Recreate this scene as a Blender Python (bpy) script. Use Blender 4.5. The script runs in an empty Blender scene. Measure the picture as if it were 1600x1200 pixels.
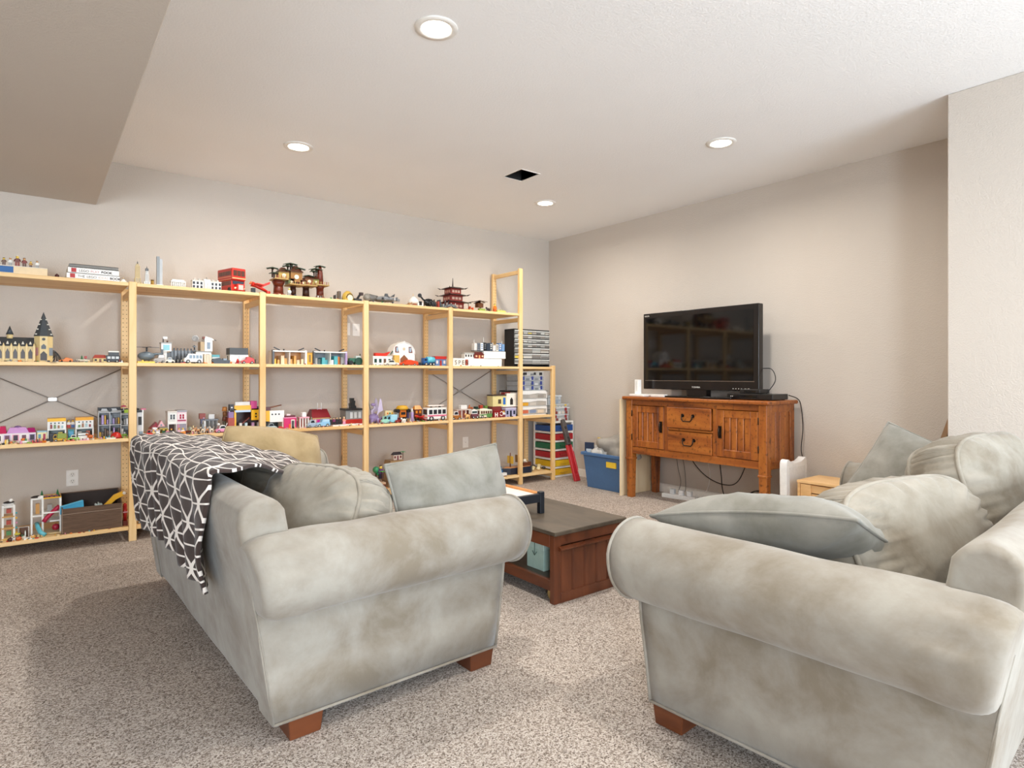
import bpy, bmesh, math, random
from mathutils import Vector, Matrix, noise
R = math.radians
random.seed(7)
SC = bpy.context.scene
COL = SC.collection

# ---------------------------------------------------------------- camera, world, lights, exposure
cam_d = bpy.data.cameras.new('camera')
cam = bpy.data.objects.new('camera', cam_d); COL.objects.link(cam)
cam.location = (0, 0, 1.15); cam.rotation_euler = (R(90), 0, R(-38.24))
cam_d.sensor_width = 36; cam_d.lens = 948 / 1600 * 36; cam_d.shift_y = -15 / 1600
cam_d.clip_start = .02
SC.camera = cam
SC.view_settings.view_transform = 'Standard'; SC.view_settings.look = 'None'
SC.view_settings.gamma = 1; SC.view_settings.use_curve_mapping = False
SC.view_settings.exposure = 0.62
SC.cycles.max_bounces = 10; SC.cycles.diffuse_bounces = 6; SC.cycles.glossy_bounces = 4
SC.cycles.transparent_max_bounces = 12; SC.cycles.transmission_bounces = 6
SC.cycles.sample_clamp_indirect = 6.0
SC.cycles.caustics_reflective = False; SC.cycles.caustics_refractive = False

W = bpy.data.worlds.new('sky'); SC.world = W; W.use_nodes = True
wn = W.node_tree.nodes; wl = W.node_tree.links; wn.clear()
wo = wn.new('ShaderNodeOutputWorld'); wb = wn.new('ShaderNodeBackground')
sk = wn.new('ShaderNodeTexSky'); sk.sky_type = 'HOSEK_WILKIE'; sk.turbidity = 4; sk.ground_albedo = .4
sk.sun_direction = (0.3, 0.75, 0.6)
wb.inputs[1].default_value = 2.4
wl.new(sk.outputs[0], wb.inputs[0]); wl.new(wb.outputs[0], wo.inputs[0])

CEIL = 2.745
CANS = [(1.455, .55), (1.455, 2.41), (3.715, 2.39), (1.455, 4.26), (3.735, 4.24), (1.455, -1.35)]
CAN_W = 13.0
def area_light(name, loc, rot, sx, sy, power, col, shape='RECTANGLE', spread=180):
    d = bpy.data.lights.new(name, 'AREA'); d.shape = shape; d.size = sx; d.size_y = sy
    d.energy = power; d.color = col; d.spread = R(spread)
    o = bpy.data.objects.new(name, d); o.location = loc; o.rotation_euler = rot; COL.objects.link(o)
    return o
for i, (x, y) in enumerate(CANS):
    area_light('can_light_lamp', (x, y, CEIL - .006), (0, 0, 0), .14, .14, CAN_W, (1, .945, .865), 'DISK', 165)
# daylight entering by the patio door and the window of the wall behind the camera
area_light('patio_daylight', (2.75, -2.72, 1.15), (R(90), 0, 0), 2.3, 2.0, 122, (.77, .885, 1.0))
area_light('window_daylight', (-1.6, -2.72, 1.55), (R(90), 0, 0), 1.5, 1.1, 150, (.77, .885, 1.0))

# ---------------------------------------------------------------- helpers
def P(px, Y=None, X=None):
    """world x (on plane Y) or world y (on plane X) seen through column px of the 1600 px frame"""
    u = (px - 800) / 948
    dx, dy = .619 + .7854 * u, .7854 - .619 * u
    return Y * dx / dy if Y is not None else X * dy / dx

def depth(x, y): return .619 * x + .7854 * y

def nt(m):
    m.use_nodes = True
    return m.node_tree, m.node_tree.nodes['Principled BSDF']

MATS = {}
def srgb(h):
    h = h.lstrip('#'); out = []
    for i in (0, 2, 4):
        c = int(h[i:i + 2], 16) / 255
        out.append(c / 12.92 if c <= .04045 else ((c + .055) / 1.055) ** 2.4)
    return (*out, 1)

def plain(hexc, rough=.35, metal=0, name=None, emit=0, spec=.5):
    k = (hexc, rough, metal, emit)
    if k in MATS: return MATS[k]
    m = bpy.data.materials.new(name or 'plastic_' + hexc.lstrip('#'))
    t, b = nt(m)
    c = srgb(hexc)
    n = t.nodes.new('ShaderNodeTexNoise'); n.inputs['Scale'].default_value = 40
    tc = t.nodes.new('ShaderNodeTexCoord'); t.links.new(tc.outputs['Object'], n.inputs['Vector'])
    mx = t.nodes.new('ShaderNodeMix'); mx.data_type = 'RGBA'
    mx.inputs[6].default_value = tuple(v * .88 for v in c[:3]) + (1,)
    mx.inputs[7].default_value = tuple(min(1, v * 1.06) for v in c[:3]) + (1,)
    t.links.new(n.outputs[0], mx.inputs[0]); t.links.new(mx.outputs[2], b.inputs['Base Color'])
    b.inputs['Roughness'].default_value = rough; b.inputs['Metallic'].default_value = metal
    b.inputs['Specular IOR Level'].default_value = spec
    if emit:
        b.inputs['Emission Color'].default_value = c; b.inputs['Emission Strength'].default_value = emit
    MATS[k] = m
    return m

def nodes_mat(name, rough=.6):
    m = bpy.data.materials.new(name); t, b = nt(m); b.inputs['Roughness'].default_value = rough
    return m, t, b
def N(t, kind, **kw):
    n = t.nodes.new(kind)
    for k, v in kw.items():
        if k in n.inputs.keys(): n.inputs[k].default_value = v
        else: setattr(n, k, v)
    return n
def ramp(t, stops):
    r = t.nodes.new('ShaderNodeValToRGB'); e = r.color_ramp.elements
    e[0].position, e[0].color = stops[0]; e[1].position, e[1].color = stops[-1]
    for p, c in stops[1:-1]:
        q = e.new(p); q.color = c
    return r
def bump(t, b, src, strength, dist):
    n = t.nodes.new('ShaderNodeBump'); n.inputs['Strength'].default_value = strength; n.inputs['Distance'].default_value = dist
    t.links.new(src, n.inputs['Height']); t.links.new(n.outputs[0], b.inputs['Normal'])
    return n
def coords(t, scale=(1, 1, 1), kind='Object'):
    tc = t.nodes.new('ShaderNodeTexCoord'); mp = t.nodes.new('ShaderNodeMapping')
    mp.inputs['Scale'].default_value = scale
    t.links.new(tc.outputs[kind], mp.inputs[0]); return mp.outputs[0]

def wall_mat(name, hexc, tex=130, strength=.25):
    m, t, b = nodes_mat(name, .85); b.inputs['Specular IOR Level'].default_value = .25
    v = coords(t)
    n = N(t, 'ShaderNodeTexNoise', Scale=tex, Detail=3.0); t.links.new(v, n.inputs['Vector'])
    rr = ramp(t, [(.42, (0, 0, 0, 1)), (.62, (1, 1, 1, 1))]); t.links.new(n.outputs[0], rr.inputs[0])
    bump(t, b, rr.outputs[0], strength, .004)
    n2 = N(t, 'ShaderNodeTexNoise', Scale=1.5, Detail=2.0); t.links.new(v, n2.inputs['Vector'])
    c = srgb(hexc)
    mx = t.nodes.new('ShaderNodeMix'); mx.data_type = 'RGBA'
    mx.inputs[6].default_value = tuple(k * .97 for k in c[:3]) + (1,); mx.inputs[7].default_value = tuple(k * 1.03 for k in c[:3]) + (1,)
    t.links.new(n2.outputs[0], mx.inputs[0]); t.links.new(mx.outputs[2], b.inputs['Base Color'])
    return m

def wood_mat(name, light, mid, dark, scale=(1, 1, 1), rough=.45, knots=True, distress=0, grain=1.0):
    """grain runs along the longest local axis chosen by scale (small number = along the grain)"""
    m, t, b = nodes_mat(name, rough)
    v = coords(t, scale)
    n = N(t, 'ShaderNodeTexNoise', Scale=9.0, Detail=6.0, Distortion=1.2); t.links.new(v, n.inputs['Vector'])
    rp = ramp(t, [(.3, dark), (.46, mid), (.62, light)] if grain >= 1 else [(.2, mid), (.7, light)])
    t.links.new(n.outputs[0], rp.inputs[0]); out = rp.outputs[0]
    if knots:
        v2 = coords(t, tuple(.35 if s < .5 else .8 for s in scale))
        vo = N(t, 'ShaderNodeTexVoronoi', Scale=7.0); t.links.new(v2, vo.inputs['Vector'])
        kr = ramp(t, [(.03, (1, 1, 1, 1)), (.09, (0, 0, 0, 1))]); t.links.new(vo.outputs['Distance'], kr.inputs[0])
        mx = t.nodes.new('ShaderNodeMix'); mx.data_type = 'RGBA'; t.links.new(kr.outputs[0], mx.inputs[0])
        t.links.new(out, mx.inputs[6]); mx.inputs[7].default_value = tuple(c * .35 for c in mid[:3]) + (1,)
        out = mx.outputs[2]
    if distress:
        n3 = N(t, 'ShaderNodeTexNoise', Scale=42.0, Detail=6.0); t.links.new(coords(t), n3.inputs['Vector'])
        dr = ramp(t, [(.55, (0, 0, 0, 1)), (.78, (1, 1, 1, 1))]); t.links.new(n3.outputs[0], dr.inputs[0])
        mu = N(t, 'ShaderNodeMath', operation='MULTIPLY'); mu.inputs[1].default_value = distress; t.links.new(dr.outputs[0], mu.inputs[0])
        mx = t.nodes.new('ShaderNodeMix'); mx.data_type = 'RGBA'; t.links.new(mu.outputs[0], mx.inputs[0])
        t.links.new(out, mx.inputs[6]); mx.inputs[7].default_value = tuple(c * .25 for c in dark[:3]) + (1,)
        out = mx.outputs[2]
    t.links.new(out, b.inputs['Base Color'])
    bump(t, b, n.outputs[0], .12, .003)
    return m

class MB:
    def __init__(s): s.v = []; s.f = []; s.sm = []; s.uv = None
    def add(s, vs, fs, smooth=False, M=None):
        k = len(s.v)
        s.v += [tuple(M @ Vector(p)) if M else tuple(p) for p in vs]
        s.f += [tuple(i + k for i in f) for f in fs]; s.sm += [smooth] * len(fs)
        return s
    def box(s, x0, y0, z0, x1, y1, z1, M=None):
        vs = [(x, y, z) for z in (z0, z1) for y in (y0, y1) for x in (x0, x1)]
        return s.add(vs, [(0, 2, 3, 1), (4, 5, 7, 6), (0, 1, 5, 4), (2, 6, 7, 3), (0, 4, 6, 2), (1, 3, 7, 5)], False, M)
    def cbox(s, cx, cy, z0, sx, sy, sz, M=None): return s.box(cx - sx / 2, cy - sy / 2, z0, cx + sx / 2, cy + sy / 2, z0 + sz, M)
    def taper(s, cx, cy, z0, sx, sy, tx, ty, h, M=None):
        vs = [(cx + a * (sx if k == 0 else tx) / 2, cy + b * (sy if k == 0 else ty) / 2, z0 + k * h) for k in (0, 1) for b in (-1, 1) for a in (-1, 1)]
        return s.add(vs, [(0, 2, 3, 1), (4, 5, 7, 6), (0, 1, 5, 4), (2, 6, 7, 3), (0, 4, 6, 2), (1, 3, 7, 5)], False, M)
    def cyl(s, p0, p1, r0, r1=None, n=12, smooth=True, M=None):
        r1 = r0 if r1 is None else r1
        a, b = Vector(p0), Vector(p1); d = (b - a).normalized()
        u = d.orthogonal().normalized(); w = d.cross(u)
        vs = [a + (u * math.cos(i * 2 * math.pi / n) + w * math.sin(i * 2 * math.pi / n)) * r0 for i in range(n)]
        if r1 > 1e-6:
            vs += [b + (u * math.cos(i * 2 * math.pi / n) + w * math.sin(i * 2 * math.pi / n)) * r1 for i in range(n)]
            fs = [(i, (i + 1) % n, n + (i + 1) % n, n + i) for i in range(n)]
            s.add(vs, fs, smooth, M); k = len(s.v) - 2 * n
            s.f += [tuple(k + n - 1 - i for i in range(n)), tuple(k + n + i for i in range(n))]; s.sm += [False, False]
        else:
            vs.append(b); s.add(vs, [(i, (i + 1) % n, n) for i in range(n)], smooth, M); k = len(s.v) - n - 1
            s.f.append(tuple(k + n - 1 - i for i in range(n))); s.sm.append(False)
        return s
    def ball(s, c, r, n=10, sc=(1, 1, 1), M=None):
        m = max(4, n // 2); vs = [(c[0], c[1], c[2] - r * sc[2])]
        for j in range(1, m):
            a = -math.pi / 2 + math.pi * j / m
            vs += [(c[0] + r * sc[0] * math.cos(a) * math.cos(2 * math.pi * i / n), c[1] + r * sc[1] * math.cos(a) * math.sin(2 * math.pi * i / n), c[2] + r * sc[2] * math.sin(a)) for i in range(n)]
        vs.append((c[0], c[1], c[2] + r * sc[2])); fs = []
        for i in range(n):
            fs.append((0, 1 + (i + 1) % n, 1 + i)); fs.append((len(vs) - 1, len(vs) - 1 - n + i, len(vs) - 1 - n + (i + 1) % n))
            for j in range(m - 2):
                a = 1 + j * n; fs.append((a + i, a + (i + 1) % n, a + n + (i + 1) % n, a + n + i))
        return s.add(vs, fs, True, M)
    def prism(s, poly, a0, a1, axis='y', M=None, smooth=False):
        """poly of 2-D points extruded from a0 to a1; axis y -> poly is (x, z); x -> (y, z); z -> (x, y)"""
        def q(p, a): return (p[0], a, p[1]) if axis == 'y' else (a, p[0], p[1]) if axis == 'x' else (p[0], p[1], a)
        n = len(poly); vs = [q(p, a0) for p in poly] + [q(p, a1) for p in poly]
        s.add(vs, [(i, (i + 1) % n, n + (i + 1) % n, n + i) for i in range(n)], smooth, M)
        k = len(s.v) - 2 * n
        s.f += [tuple(k + n - 1 - i for i in range(n)), tuple(k + n + i for i in range(n))]; s.sm += [False, False]
        return s
    def lathe(s, prof, c=(0, 0, 0), n=16, M=None):
        vs = [(c[0] + r * math.cos(2 * math.pi * i / n), c[1] + r * math.sin(2 * math.pi * i / n), c[2] + z) for r, z in prof for i in range(n)]
        fs = [(j * n + i, j * n + (i + 1) % n, (j + 1) * n + (i + 1) % n, (j + 1) * n + i) for j in range(len(prof) - 1) for i in range(n)]
        fs += [tuple(range(n - 1, -1, -1)), tuple((len(prof) - 1) * n + i for i in range(n))]
        return s.add(vs, fs, True, M)
    def tube(s, pts, r, n=8, closed=False, M=None):
        pts = [Vector(p) for p in pts]; m = len(pts); vs = []; up = None
        for i, p in enumerate(pts):
            a = pts[(i - 1) % m] if closed or i > 0 else p
            b = pts[(i + 1) % m] if closed or i < m - 1 else p
            d = (b - a).normalized()
            up = d.orthogonal().normalized() if up is None else (up - d * up.dot(d)).normalized()
            w = d.cross(up)
            vs += [p + (up * math.cos(2 * math.pi * k / n) + w * math.sin(2 * math.pi * k / n)) * r for k in range(n)]
        fs = [(i * n + k, i * n + (k + 1) % n, ((i + 1) % m) * n + (k + 1) % n, ((i + 1) % m) * n + k) for i in range(m if closed else m - 1) for k in range(n)]
        if not closed: fs += [tuple(range(n - 1, -1, -1)), tuple((m - 1) * n + k for k in range(n))]
        return s.add(vs, fs, True, M)
    def grid(s, fn, nu, nv, smooth=True, closed_u=False, uv=None):
        k = len(s.v)
        vs = [fn(i / (nu if closed_u else nu - 1), j / (nv - 1)) for j in range(nv) for i in range(nu)]
        fs = [(j * nu + i, j * nu + (i + 1) % nu, (j + 1) * nu + (i + 1) % nu, (j + 1) * nu + i) for j in range(nv - 1) for i in range(nu if closed_u else nu - 1)]
        return s.add(vs, fs, smooth)
    def build(s, name, mat, parent=None, bev=0, seg=2, sub=0, fix=False, **props):
        me = bpy.data.meshes.new(name); me.from_pydata(s.v, [], s.f); me.update()
        me.polygons.foreach_set('use_smooth', s.sm)
        if fix:
            bm = bmesh.new(); bm.from_mesh(me); bmesh.ops.remove_doubles(bm, verts=bm.verts, dist=1e-5)
            bmesh.ops.recalc_face_normals(bm, faces=bm.faces); bm.to_mesh(me); bm.free()
        me.materials.append(mat)
        o = bpy.data.objects.new(name, me); COL.objects.link(o); o.parent = parent
        if bev:
            md = o.modifiers.new('bevel', 'BEVEL'); md.width = bev; md.segments = seg; md.limit_method = 'ANGLE'; md.angle_limit = R(35); md.harden_normals = False
            if seg > 1:
                for p in me.polygons: p.use_smooth = True
                w = o.modifiers.new('wn', 'WEIGHTED_NORMAL'); w.keep_sharp = False
        if sub:
            md = o.modifiers.new('subd', 'SUBSURF'); md.levels = sub; md.render_levels = sub
        for k, v in props.items(): o[k] = v
        return o

def struct(o, **kw):
    o['kind'] = 'structure'
    for k, v in kw.items(): o[k] = v
    return o
def thing(name, label, cat, loc=(0, 0, 0), rz=0, group=None):
    o = bpy.data.objects.new(name, None); o.empty_display_size = .05; COL.objects.link(o)
    o.location = loc; o.rotation_euler = (0, 0, rz); o['label'] = label; o['category'] = cat
    if group: o['group'] = group
    return o
def tag(o, label, cat, group=None):
    o['label'] = label; o['category'] = cat
    if group: o['group'] = group
    return o
def lettering(txt, size, M, mat, parent, name='lettering', depth=.0006, align='LEFT', bold=0):
    c = bpy.data.curves.new(name, 'FONT'); c.body = txt; c.size = size; c.extrude = depth; c.align_x = align; c.offset = bold
    t = bpy.data.objects.new(name, c); COL.objects.link(t)
    dg = bpy.context.evaluated_depsgraph_get()
    me = bpy.data.meshes.new_from_object(t.evaluated_get(dg)); me.transform(M); me.materials.clear(); me.materials.append(mat)
    bpy.data.objects.remove(t); bpy.data.curves.remove(c)
    o = bpy.data.objects.new(name, me); COL.objects.link(o); o.parent = parent
    return o
FACE_FRONT = Matrix(((1, 0, 0, 0), (0, 0, -1, 0), (0, 1, 0, 0), (0, 0, 0, 1)))   # text upright, facing -Y
FACE_LEFT = Matrix(((0, 0, -1, 0), (-1, 0, 0, 0), (0, 1, 0, 0), (0, 0, 0, 1)))   # text upright, facing -X
def T3(x, y, z): return Matrix.Translation((x, y, z))

# ---------------------------------------------------------------- materials
M_WALL = wall_mat('wall_paint_greige', '#cdc4ba')
M_SOFFIT = M_WALL
M_CEIL = wall_mat('ceiling_paint', '#f6f6f6', 95, .2)
M_TRIM = plain('#f2efe9', .4, name='white_trim')
def pine(name, sc, warm=1.0):
    return wood_mat(name, (.86, .61, .31, 1), (.80, .53, .24, 1), (.70, .42, .16, 1), sc, .5)
M_PINE_Z = pine('pine_upright', (1, 1, .09)); M_PINE_X = pine('pine_board', (.09, 1, 1)); M_PINE_Y = pine('pine_rung', (1, .09, 1))
M_RUST_Z = wood_mat('rustic_wood_upright', (.42, .135, .022, 1), (.31, .085, .014, 1), (.14, .035, .008, 1), (1, 1, .12), .38, True, 1.0)
M_RUST_Y = wood_mat('rustic_wood_level', (.42, .135, .022, 1), (.31, .085, .014, 1), (.14, .035, .008, 1), (1, .12, 1), .38, True, 1.0)
M_WALNUT = wood_mat('walnut', (.15, .042, .015, 1), (.11, .029, .010, 1), (.06, .016, .006, 1), (1, 1, .15), .32, False)
M_WALNUT_Y = wood_mat('walnut_level', (.15, .042, .015, 1), (.11, .029, .010, 1), (.06, .016, .006, 1), (1, .15, 1), .32, False)
M_SLATE = wood_mat('table_top_dark', (.115, .088, .062, 1), (.09, .07, .05, 1), (.06, .045, .032, 1), (1, .3, 1), .42, False)
M_FOOT = wood_mat('cherry_foot', (.15, .042, .013, 1), (.11, .030, .010, 1), (.08, .022, .008, 1), (.2, .2, 1), .35, False)

def suede(name, a, b_, dark):
    m, t, b = nodes_mat(name, .92)
    v = coords(t)
    n = N(t, 'ShaderNodeTexNoise', Scale=4.2, Detail=6.0, Roughness=.62, Distortion=.25); t.links.new(v, n.inputs['Vector'])
    rp = ramp(t, [(.36, srgb(dark)), (.5, srgb(a)), (.64, srgb(b_))]); t.links.new(n.outputs[0], rp.inputs[0])
    t.links.new(rp.outputs[0], b.inputs['Base Color'])
    b.inputs['Sheen Weight'].default_value = .22; b.inputs['Sheen Roughness'].default_value = .45
    b.inputs['Specular IOR Level'].default_value = .2
    n2 = N(t, 'ShaderNodeTexNoise', Scale=22.0, Detail=3.0); t.links.new(v, n2.inputs['Vector'])
    bump(t, b, n2.outputs[0], .16, .01)
    return m
M_SUEDE = suede('sofa_suede', '#928b80', '#9e998f', '#827869')
M_SUEDE_B = suede('back_cushion_suede', '#918a7d', '#9f988c', '#7e7465')
M_SUEDE_T = suede('throw_pillow_suede', '#8a8880', '#97948c', '#7a776d')
M_SUEDE_W = suede('tan_pillow_suede', '#a48f6b', '#af9b77', '#94805c')

def carpet():
    m, t, b = nodes_mat('carpet', 1.0); b.inputs['Specular IOR Level'].default_value = .05
    v = coords(t)
    vo = N(t, 'ShaderNodeTexVoronoi', Scale=210.0); t.links.new(v, vo.inputs['Vector'])
    n = N(t, 'ShaderNodeTexNoise', Scale=260.0, Detail=4.0, Roughness=.7); t.links.new(v, n.inputs['Vector'])
    ad = N(t, 'ShaderNodeMath', operation='MULTIPLY_ADD'); ad.inputs[1].default_value = .45
    sp = N(t, 'ShaderNodeSeparateColor'); t.links.new(vo.outputs['Color'], sp.inputs[0])
    t.links.new(sp.outputs[0], ad.inputs[0]); t.links.new(n.outputs[0], ad.inputs[2])
    rp = ramp(t, [(.44, srgb('#4c413b')), (.56, srgb('#98897d')), (.74, srgb('#c4b6aa')), (.95, srgb('#e4dbd2'))])
    t.links.new(ad.outputs[0], rp.inputs[0])
    big = N(t, 'ShaderNodeTexNoise', Scale=2.2, Detail=3.0); t.links.new(v, big.inputs['Vector'])
    rb = ramp(t, [(.35, (.88, .88, .88, 1)), (.65, (1, 1, 1, 1))]); t.links.new(big.outputs[0], rb.inputs[0])
    mx = t.nodes.new('ShaderNodeMix'); mx.data_type = 'RGBA'; mx.blend_type = 'MULTIPLY'; mx.inputs[0].default_value = 1
    t.links.new(rp.outputs[0], mx.inputs[6]); t.links.new(rb.outputs[0], mx.inputs[7])
    t.links.new(mx.outputs[2], b.inputs['Base Color'])
    bump(t, b, ad.outputs[0], .55, .012)
    return m
M_CARPET = carpet()

# ---------------------------------------------------------------- the room
X0, X1, XB, Y0, YW, YB = -3.2, 4.85, 4.09, -2.85, 5.44, 1.18
VX0, VX1, VY0, VY1 = 2.972, 3.155, 3.655, 3.88       # open duct in the ceiling
struct(MB().box(X0 - .1, Y0 - .1, -.1, X1 + .12, YW + .12, 0).build('floor', M_CARPET))
cb = MB()
for a, b_, c, d in ((X0 - .1, Y0 - .1, VX0, YW + .1), (VX1, Y0 - .1, X1 + .1, YW + .1), (VX0, Y0 - .1, VX1, VY0), (VX0, VY1, VX1, YW + .1)):
    cb.box(a, b_, CEIL, c, d, CEIL + .1)
struct(cb.build('ceiling', M_CEIL))
struct(MB().box(X0 - .1, YW, 0, X1 + .1, YW + .1, CEIL).build('wall_left', M_WALL))
struct(MB().box(X1, YB, 0, X1 + .1, YW, CEIL).build('wall_right', M_WALL))
struct(MB().box(XB, Y0, 0, X1 + .1, YB, CEIL).build('wall_alcove', M_WALL, None, .006))
struct(MB().box(X0 - .1, Y0, 0, X0, YW, CEIL).build('wall_far_side', M_WALL))
struct(MB().box(X0, 1.2, 2.405, .363, YW, CEIL - .001).box(X0, Y0, 2.405, .363, 1.2, CEIL - .001).build('soffit_1', M_SOFFIT, None, .006))
# wall behind the camera, with a patio door and a window
bw = MB()
PD, WD = (1.6, 3.9, 0, 2.15), (-2.35, -.85, 1.0, 2.1)
bw.box(X0, Y0 - .1, 0, WD[0], Y0, CEIL).box(WD[0], Y0 - .1, 0, WD[1], Y0, WD[2]).box(WD[0], Y0 - .1, WD[3], WD[1], Y0, CEIL)
bw.box(WD[1], Y0 - .1, 0, PD[0], Y0, CEIL).box(PD[0], Y0 - .1, PD[3], PD[1], Y0, CEIL).box(PD[1], Y0 - .1, 0, XB, Y0, CEIL)
struct(bw.build('wall_back', M_WALL))
def glass():
    m = bpy.data.materials.new('clear_glass'); m.use_nodes = True; t = m.node_tree; t.nodes.clear()
    o = t.nodes.new('ShaderNodeOutputMaterial'); a = t.nodes.new('ShaderNodeBsdfTransparent'); g = t.nodes.new('ShaderNodeBsdfGlossy')
    g.inputs['Roughness'].default_value = .02; mx = t.nodes.new('ShaderNodeMixShader'); mx.inputs[0].default_value = .06
    t.links.new(a.outputs[0], mx.inputs[1]); t.links.new(g.outputs[0], mx.inputs[2]); t.links.new(mx.outputs[0], o.inputs[0]); return m
M_GLASS = glass()
def opening(name, d, panes):
    a, b_, z0, z1 = d; f = .06
    fr = MB().box(a, Y0 - .09, z0, a + f, Y0 - .02, z1).box(b_ - f, Y0 - .09, z0, b_, Y0 - .02, z1).box(a, Y0 - .09, z1 - f, b_, Y0 - .02, z1).box(a, Y0 - .09, z0, b_, Y0 - .02, z0 + f)
    for k in range(1, panes):
        x = a + (b_ - a) * k / panes; fr.box(x - f / 2, Y0 - .09, z0, x + f / 2, Y0 - .02, z1)
    o = struct(fr.build(name, M_TRIM))
    MB().box(a + .03, Y0 - .06, z0 + .03, b_ - .03, Y0 - .055, z1 - .03).build('pane', M_GLASS, o)
opening('door_1', PD, 2); opening('window_1', WD, 2)
def base(name, x0, y0, x1, y1): struct(MB().box(x0, y0, 0, x1, y1, .085).build(name, M_TRIM, None, .004))
base('baseboard_left', X0, YW - .014, X1, YW); base('baseboard_right', X1 - .014, YB, X1, YW - .014)
base('baseboard_alcove', XB - .014, Y0, XB, YB); base('baseboard_alcove_side', XB, YB, X1 - .014, YB + .014)

# open duct in the ceiling
M_DUCT = plain('#2b2a29', .55, name='dark_duct_metal')
dv = thing('ceiling_vent', 'open rectangular duct hole without grille in the white ceiling', 'vent', ((VX0 + VX1) / 2, (VY0 + VY1) / 2, CEIL))
hx, hy = (VX1 - VX0) / 2, (VY1 - VY0) / 2
q = MB()
for a, b_, c, d in ((-hx - .003, -hy - .003, -hx, hy + .003), (hx, -hy - .003, hx + .003, hy + .003), (-hx, -hy - .003, hx, -hy), (-hx, hy, hx, hy + .003)): q.box(a, b_, .0, c, d, .22)
q.box(-hx, -hy, .2, hx, hy, .22); q.build('duct_liner', M_DUCT, dv)
q = MB(); e = .008
for a, b_, c, d in ((-hx - e, -hy - e, -hx, hy + e), (hx, -hy - e, hx + e, hy + e), (-hx, -hy - e, hx, -hy), (-hx, hy, hx, hy + e)): q.box(a, b_, -.004, c, d, 0)
q.build('duct_flange', M_TRIM, dv)
MB().cyl((0, .02, .11), (0, .02, .16), .012).build('damper_screw', plain('#8a8a88', .4, 1), dv)

M_LENS = plain('#fff4e2', .5, name='lamp_lens', emit=9)
CAN_LABEL = {3: 'recessed ceiling light above the shelves between the red bus and the treehouse', 4: 'recessed ceiling light close to the corner beside the duct hole',
             1: 'recessed ceiling light nearest the camera, largest of the four in view', 2: 'recessed ceiling light over the television and wooden sideboard',
             0: 'recessed ceiling light over the open floor before the near sofas', 5: 'recessed ceiling light behind the camera toward the soffit'}
for i, (x, y) in enumerate(CANS):
    r = thing('ceiling_light', CAN_LABEL[i], 'ceiling light', (x, y, CEIL), 0, 'recessed ceiling lights')
    MB().lathe([(.066, -.002), (.072, -.008), (.098, -.005), (.1, 0)], n=32).build('trim_ring', M_TRIM, r)
    MB().cyl((0, 0, -.0045), (0, 0, -.001), .068, n=32).build('lens', M_LENS, r)

def plate(name, label, x, z, kind):
    r = thing(name, label, 'outlet' if kind == 'outlet' else 'wall plate', (x, YW, z))
    MB().box(-.036, -.006, -.058, .036, 0, .058).build('cover_plate', M_TRIM, r, .002)
    if kind == 'outlet':
        for s in (-1, 1):
            MB().cyl((0, -.009, s * .024), (0, -.005, s * .024), .017, n=16).build('socket', plain('#e9e5dc', .4), r)
            dk = MB()
            for dx in (-.006, .006): dk.box(dx - .0012, -.0098, s * .024 + .001, dx + .0012, -.0088, s * .024 + .009)
            dk.cyl((0, -.0098, s * .024 - .008), (0, -.0088, s * .024 - .008), .0025, n=8)
            dk.build('socket_slots', plain('#2a2724', .6), r)
    else:
        MB().cyl((0, -.009, 0), (0, -.005, 0), .006, n=10).build('jack', plain('#cfcac2', .4), r)
plate('wall_outlet', 'white duplex outlet low on the wall above the brown fabric bin', P(113, YW), .398, 'outlet')
plate('wall_plate', 'blank white wall plate half hidden beside the perforated post', P(541, YW), 1.575, 'jack')
plate('wall_plate', 'white wall plate nearer the front post, second of the pair', P(556, YW), 1.572, 'jack')
plate('wall_plate', 'white wall plate low on the wall above the throw pillow', P(727, YW), .42, 'jack')

# ---------------------------------------------------------------- pine shelving
YF, YR = 4.91, 5.405           # front face and rear face of the shelving
PX = [-.328, .536, 1.400, 2.264, 3.128, 3.992, 4.450]
PH = [1.79, 1.79, 1.79, 1.79, 1.79, 2.255, 1.245]
PWD, PDP = .046, .034
SHZ = dict(t=1.783, s=1.231, m=.712, b=.102)
sh = thing('shelving_unit', 'long open pine shelving unit lined with toy sets along the wall', 'shelving', (0, 0, 0))
M_HOLE = plain('#4a2f17', .8)
for i, x in enumerate(PX):
    for y0 in (YF, YR - PDP):
        p = MB().box(x - PWD / 2, y0, 0, x + PWD / 2, y0 + PDP, PH[i]).build('post', M_PINE_Z, sh, .003, 1)
        if y0 > YF:
            h = MB(); z = .16
            while z < PH[i] - .05:
                for dx in (-.011, .011): h.cyl((x + dx, y0 - .0006, z), (x + dx, y0 + .0006, z), .0032, n=6)
                z += .032
            h.build('peg_holes', M_HOLE, p, kind='stuff')
    rungs = [.035, .62, 1.15, 1.70] if PH[i] > 1.3 else [.035, .62, 1.19]
    if PH[i] > 2: rungs.append(2.2)
    for z in rungs:
        MB().box(x - .014, YF + PDP, z, x + .014, YR - PDP, z + .04).build('rung', M_PINE_Y, sh, .002, 1)
for i in range(6):
    for k in ('tsmb' if i < 5 else 'smb'):
        xa, xb = PX[i] + PWD / 2 + .001, PX[i + 1] - PWD / 2 - .001
        z = SHZ[k]
        MB().box(xa, YF + .002, z - .024, xb, YR - .002, z).build('shelf', M_PINE_X, sh, .002, 1)
M_STEEL = plain('#8b8680', .45, .3, name='galvanised_wire')
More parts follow.
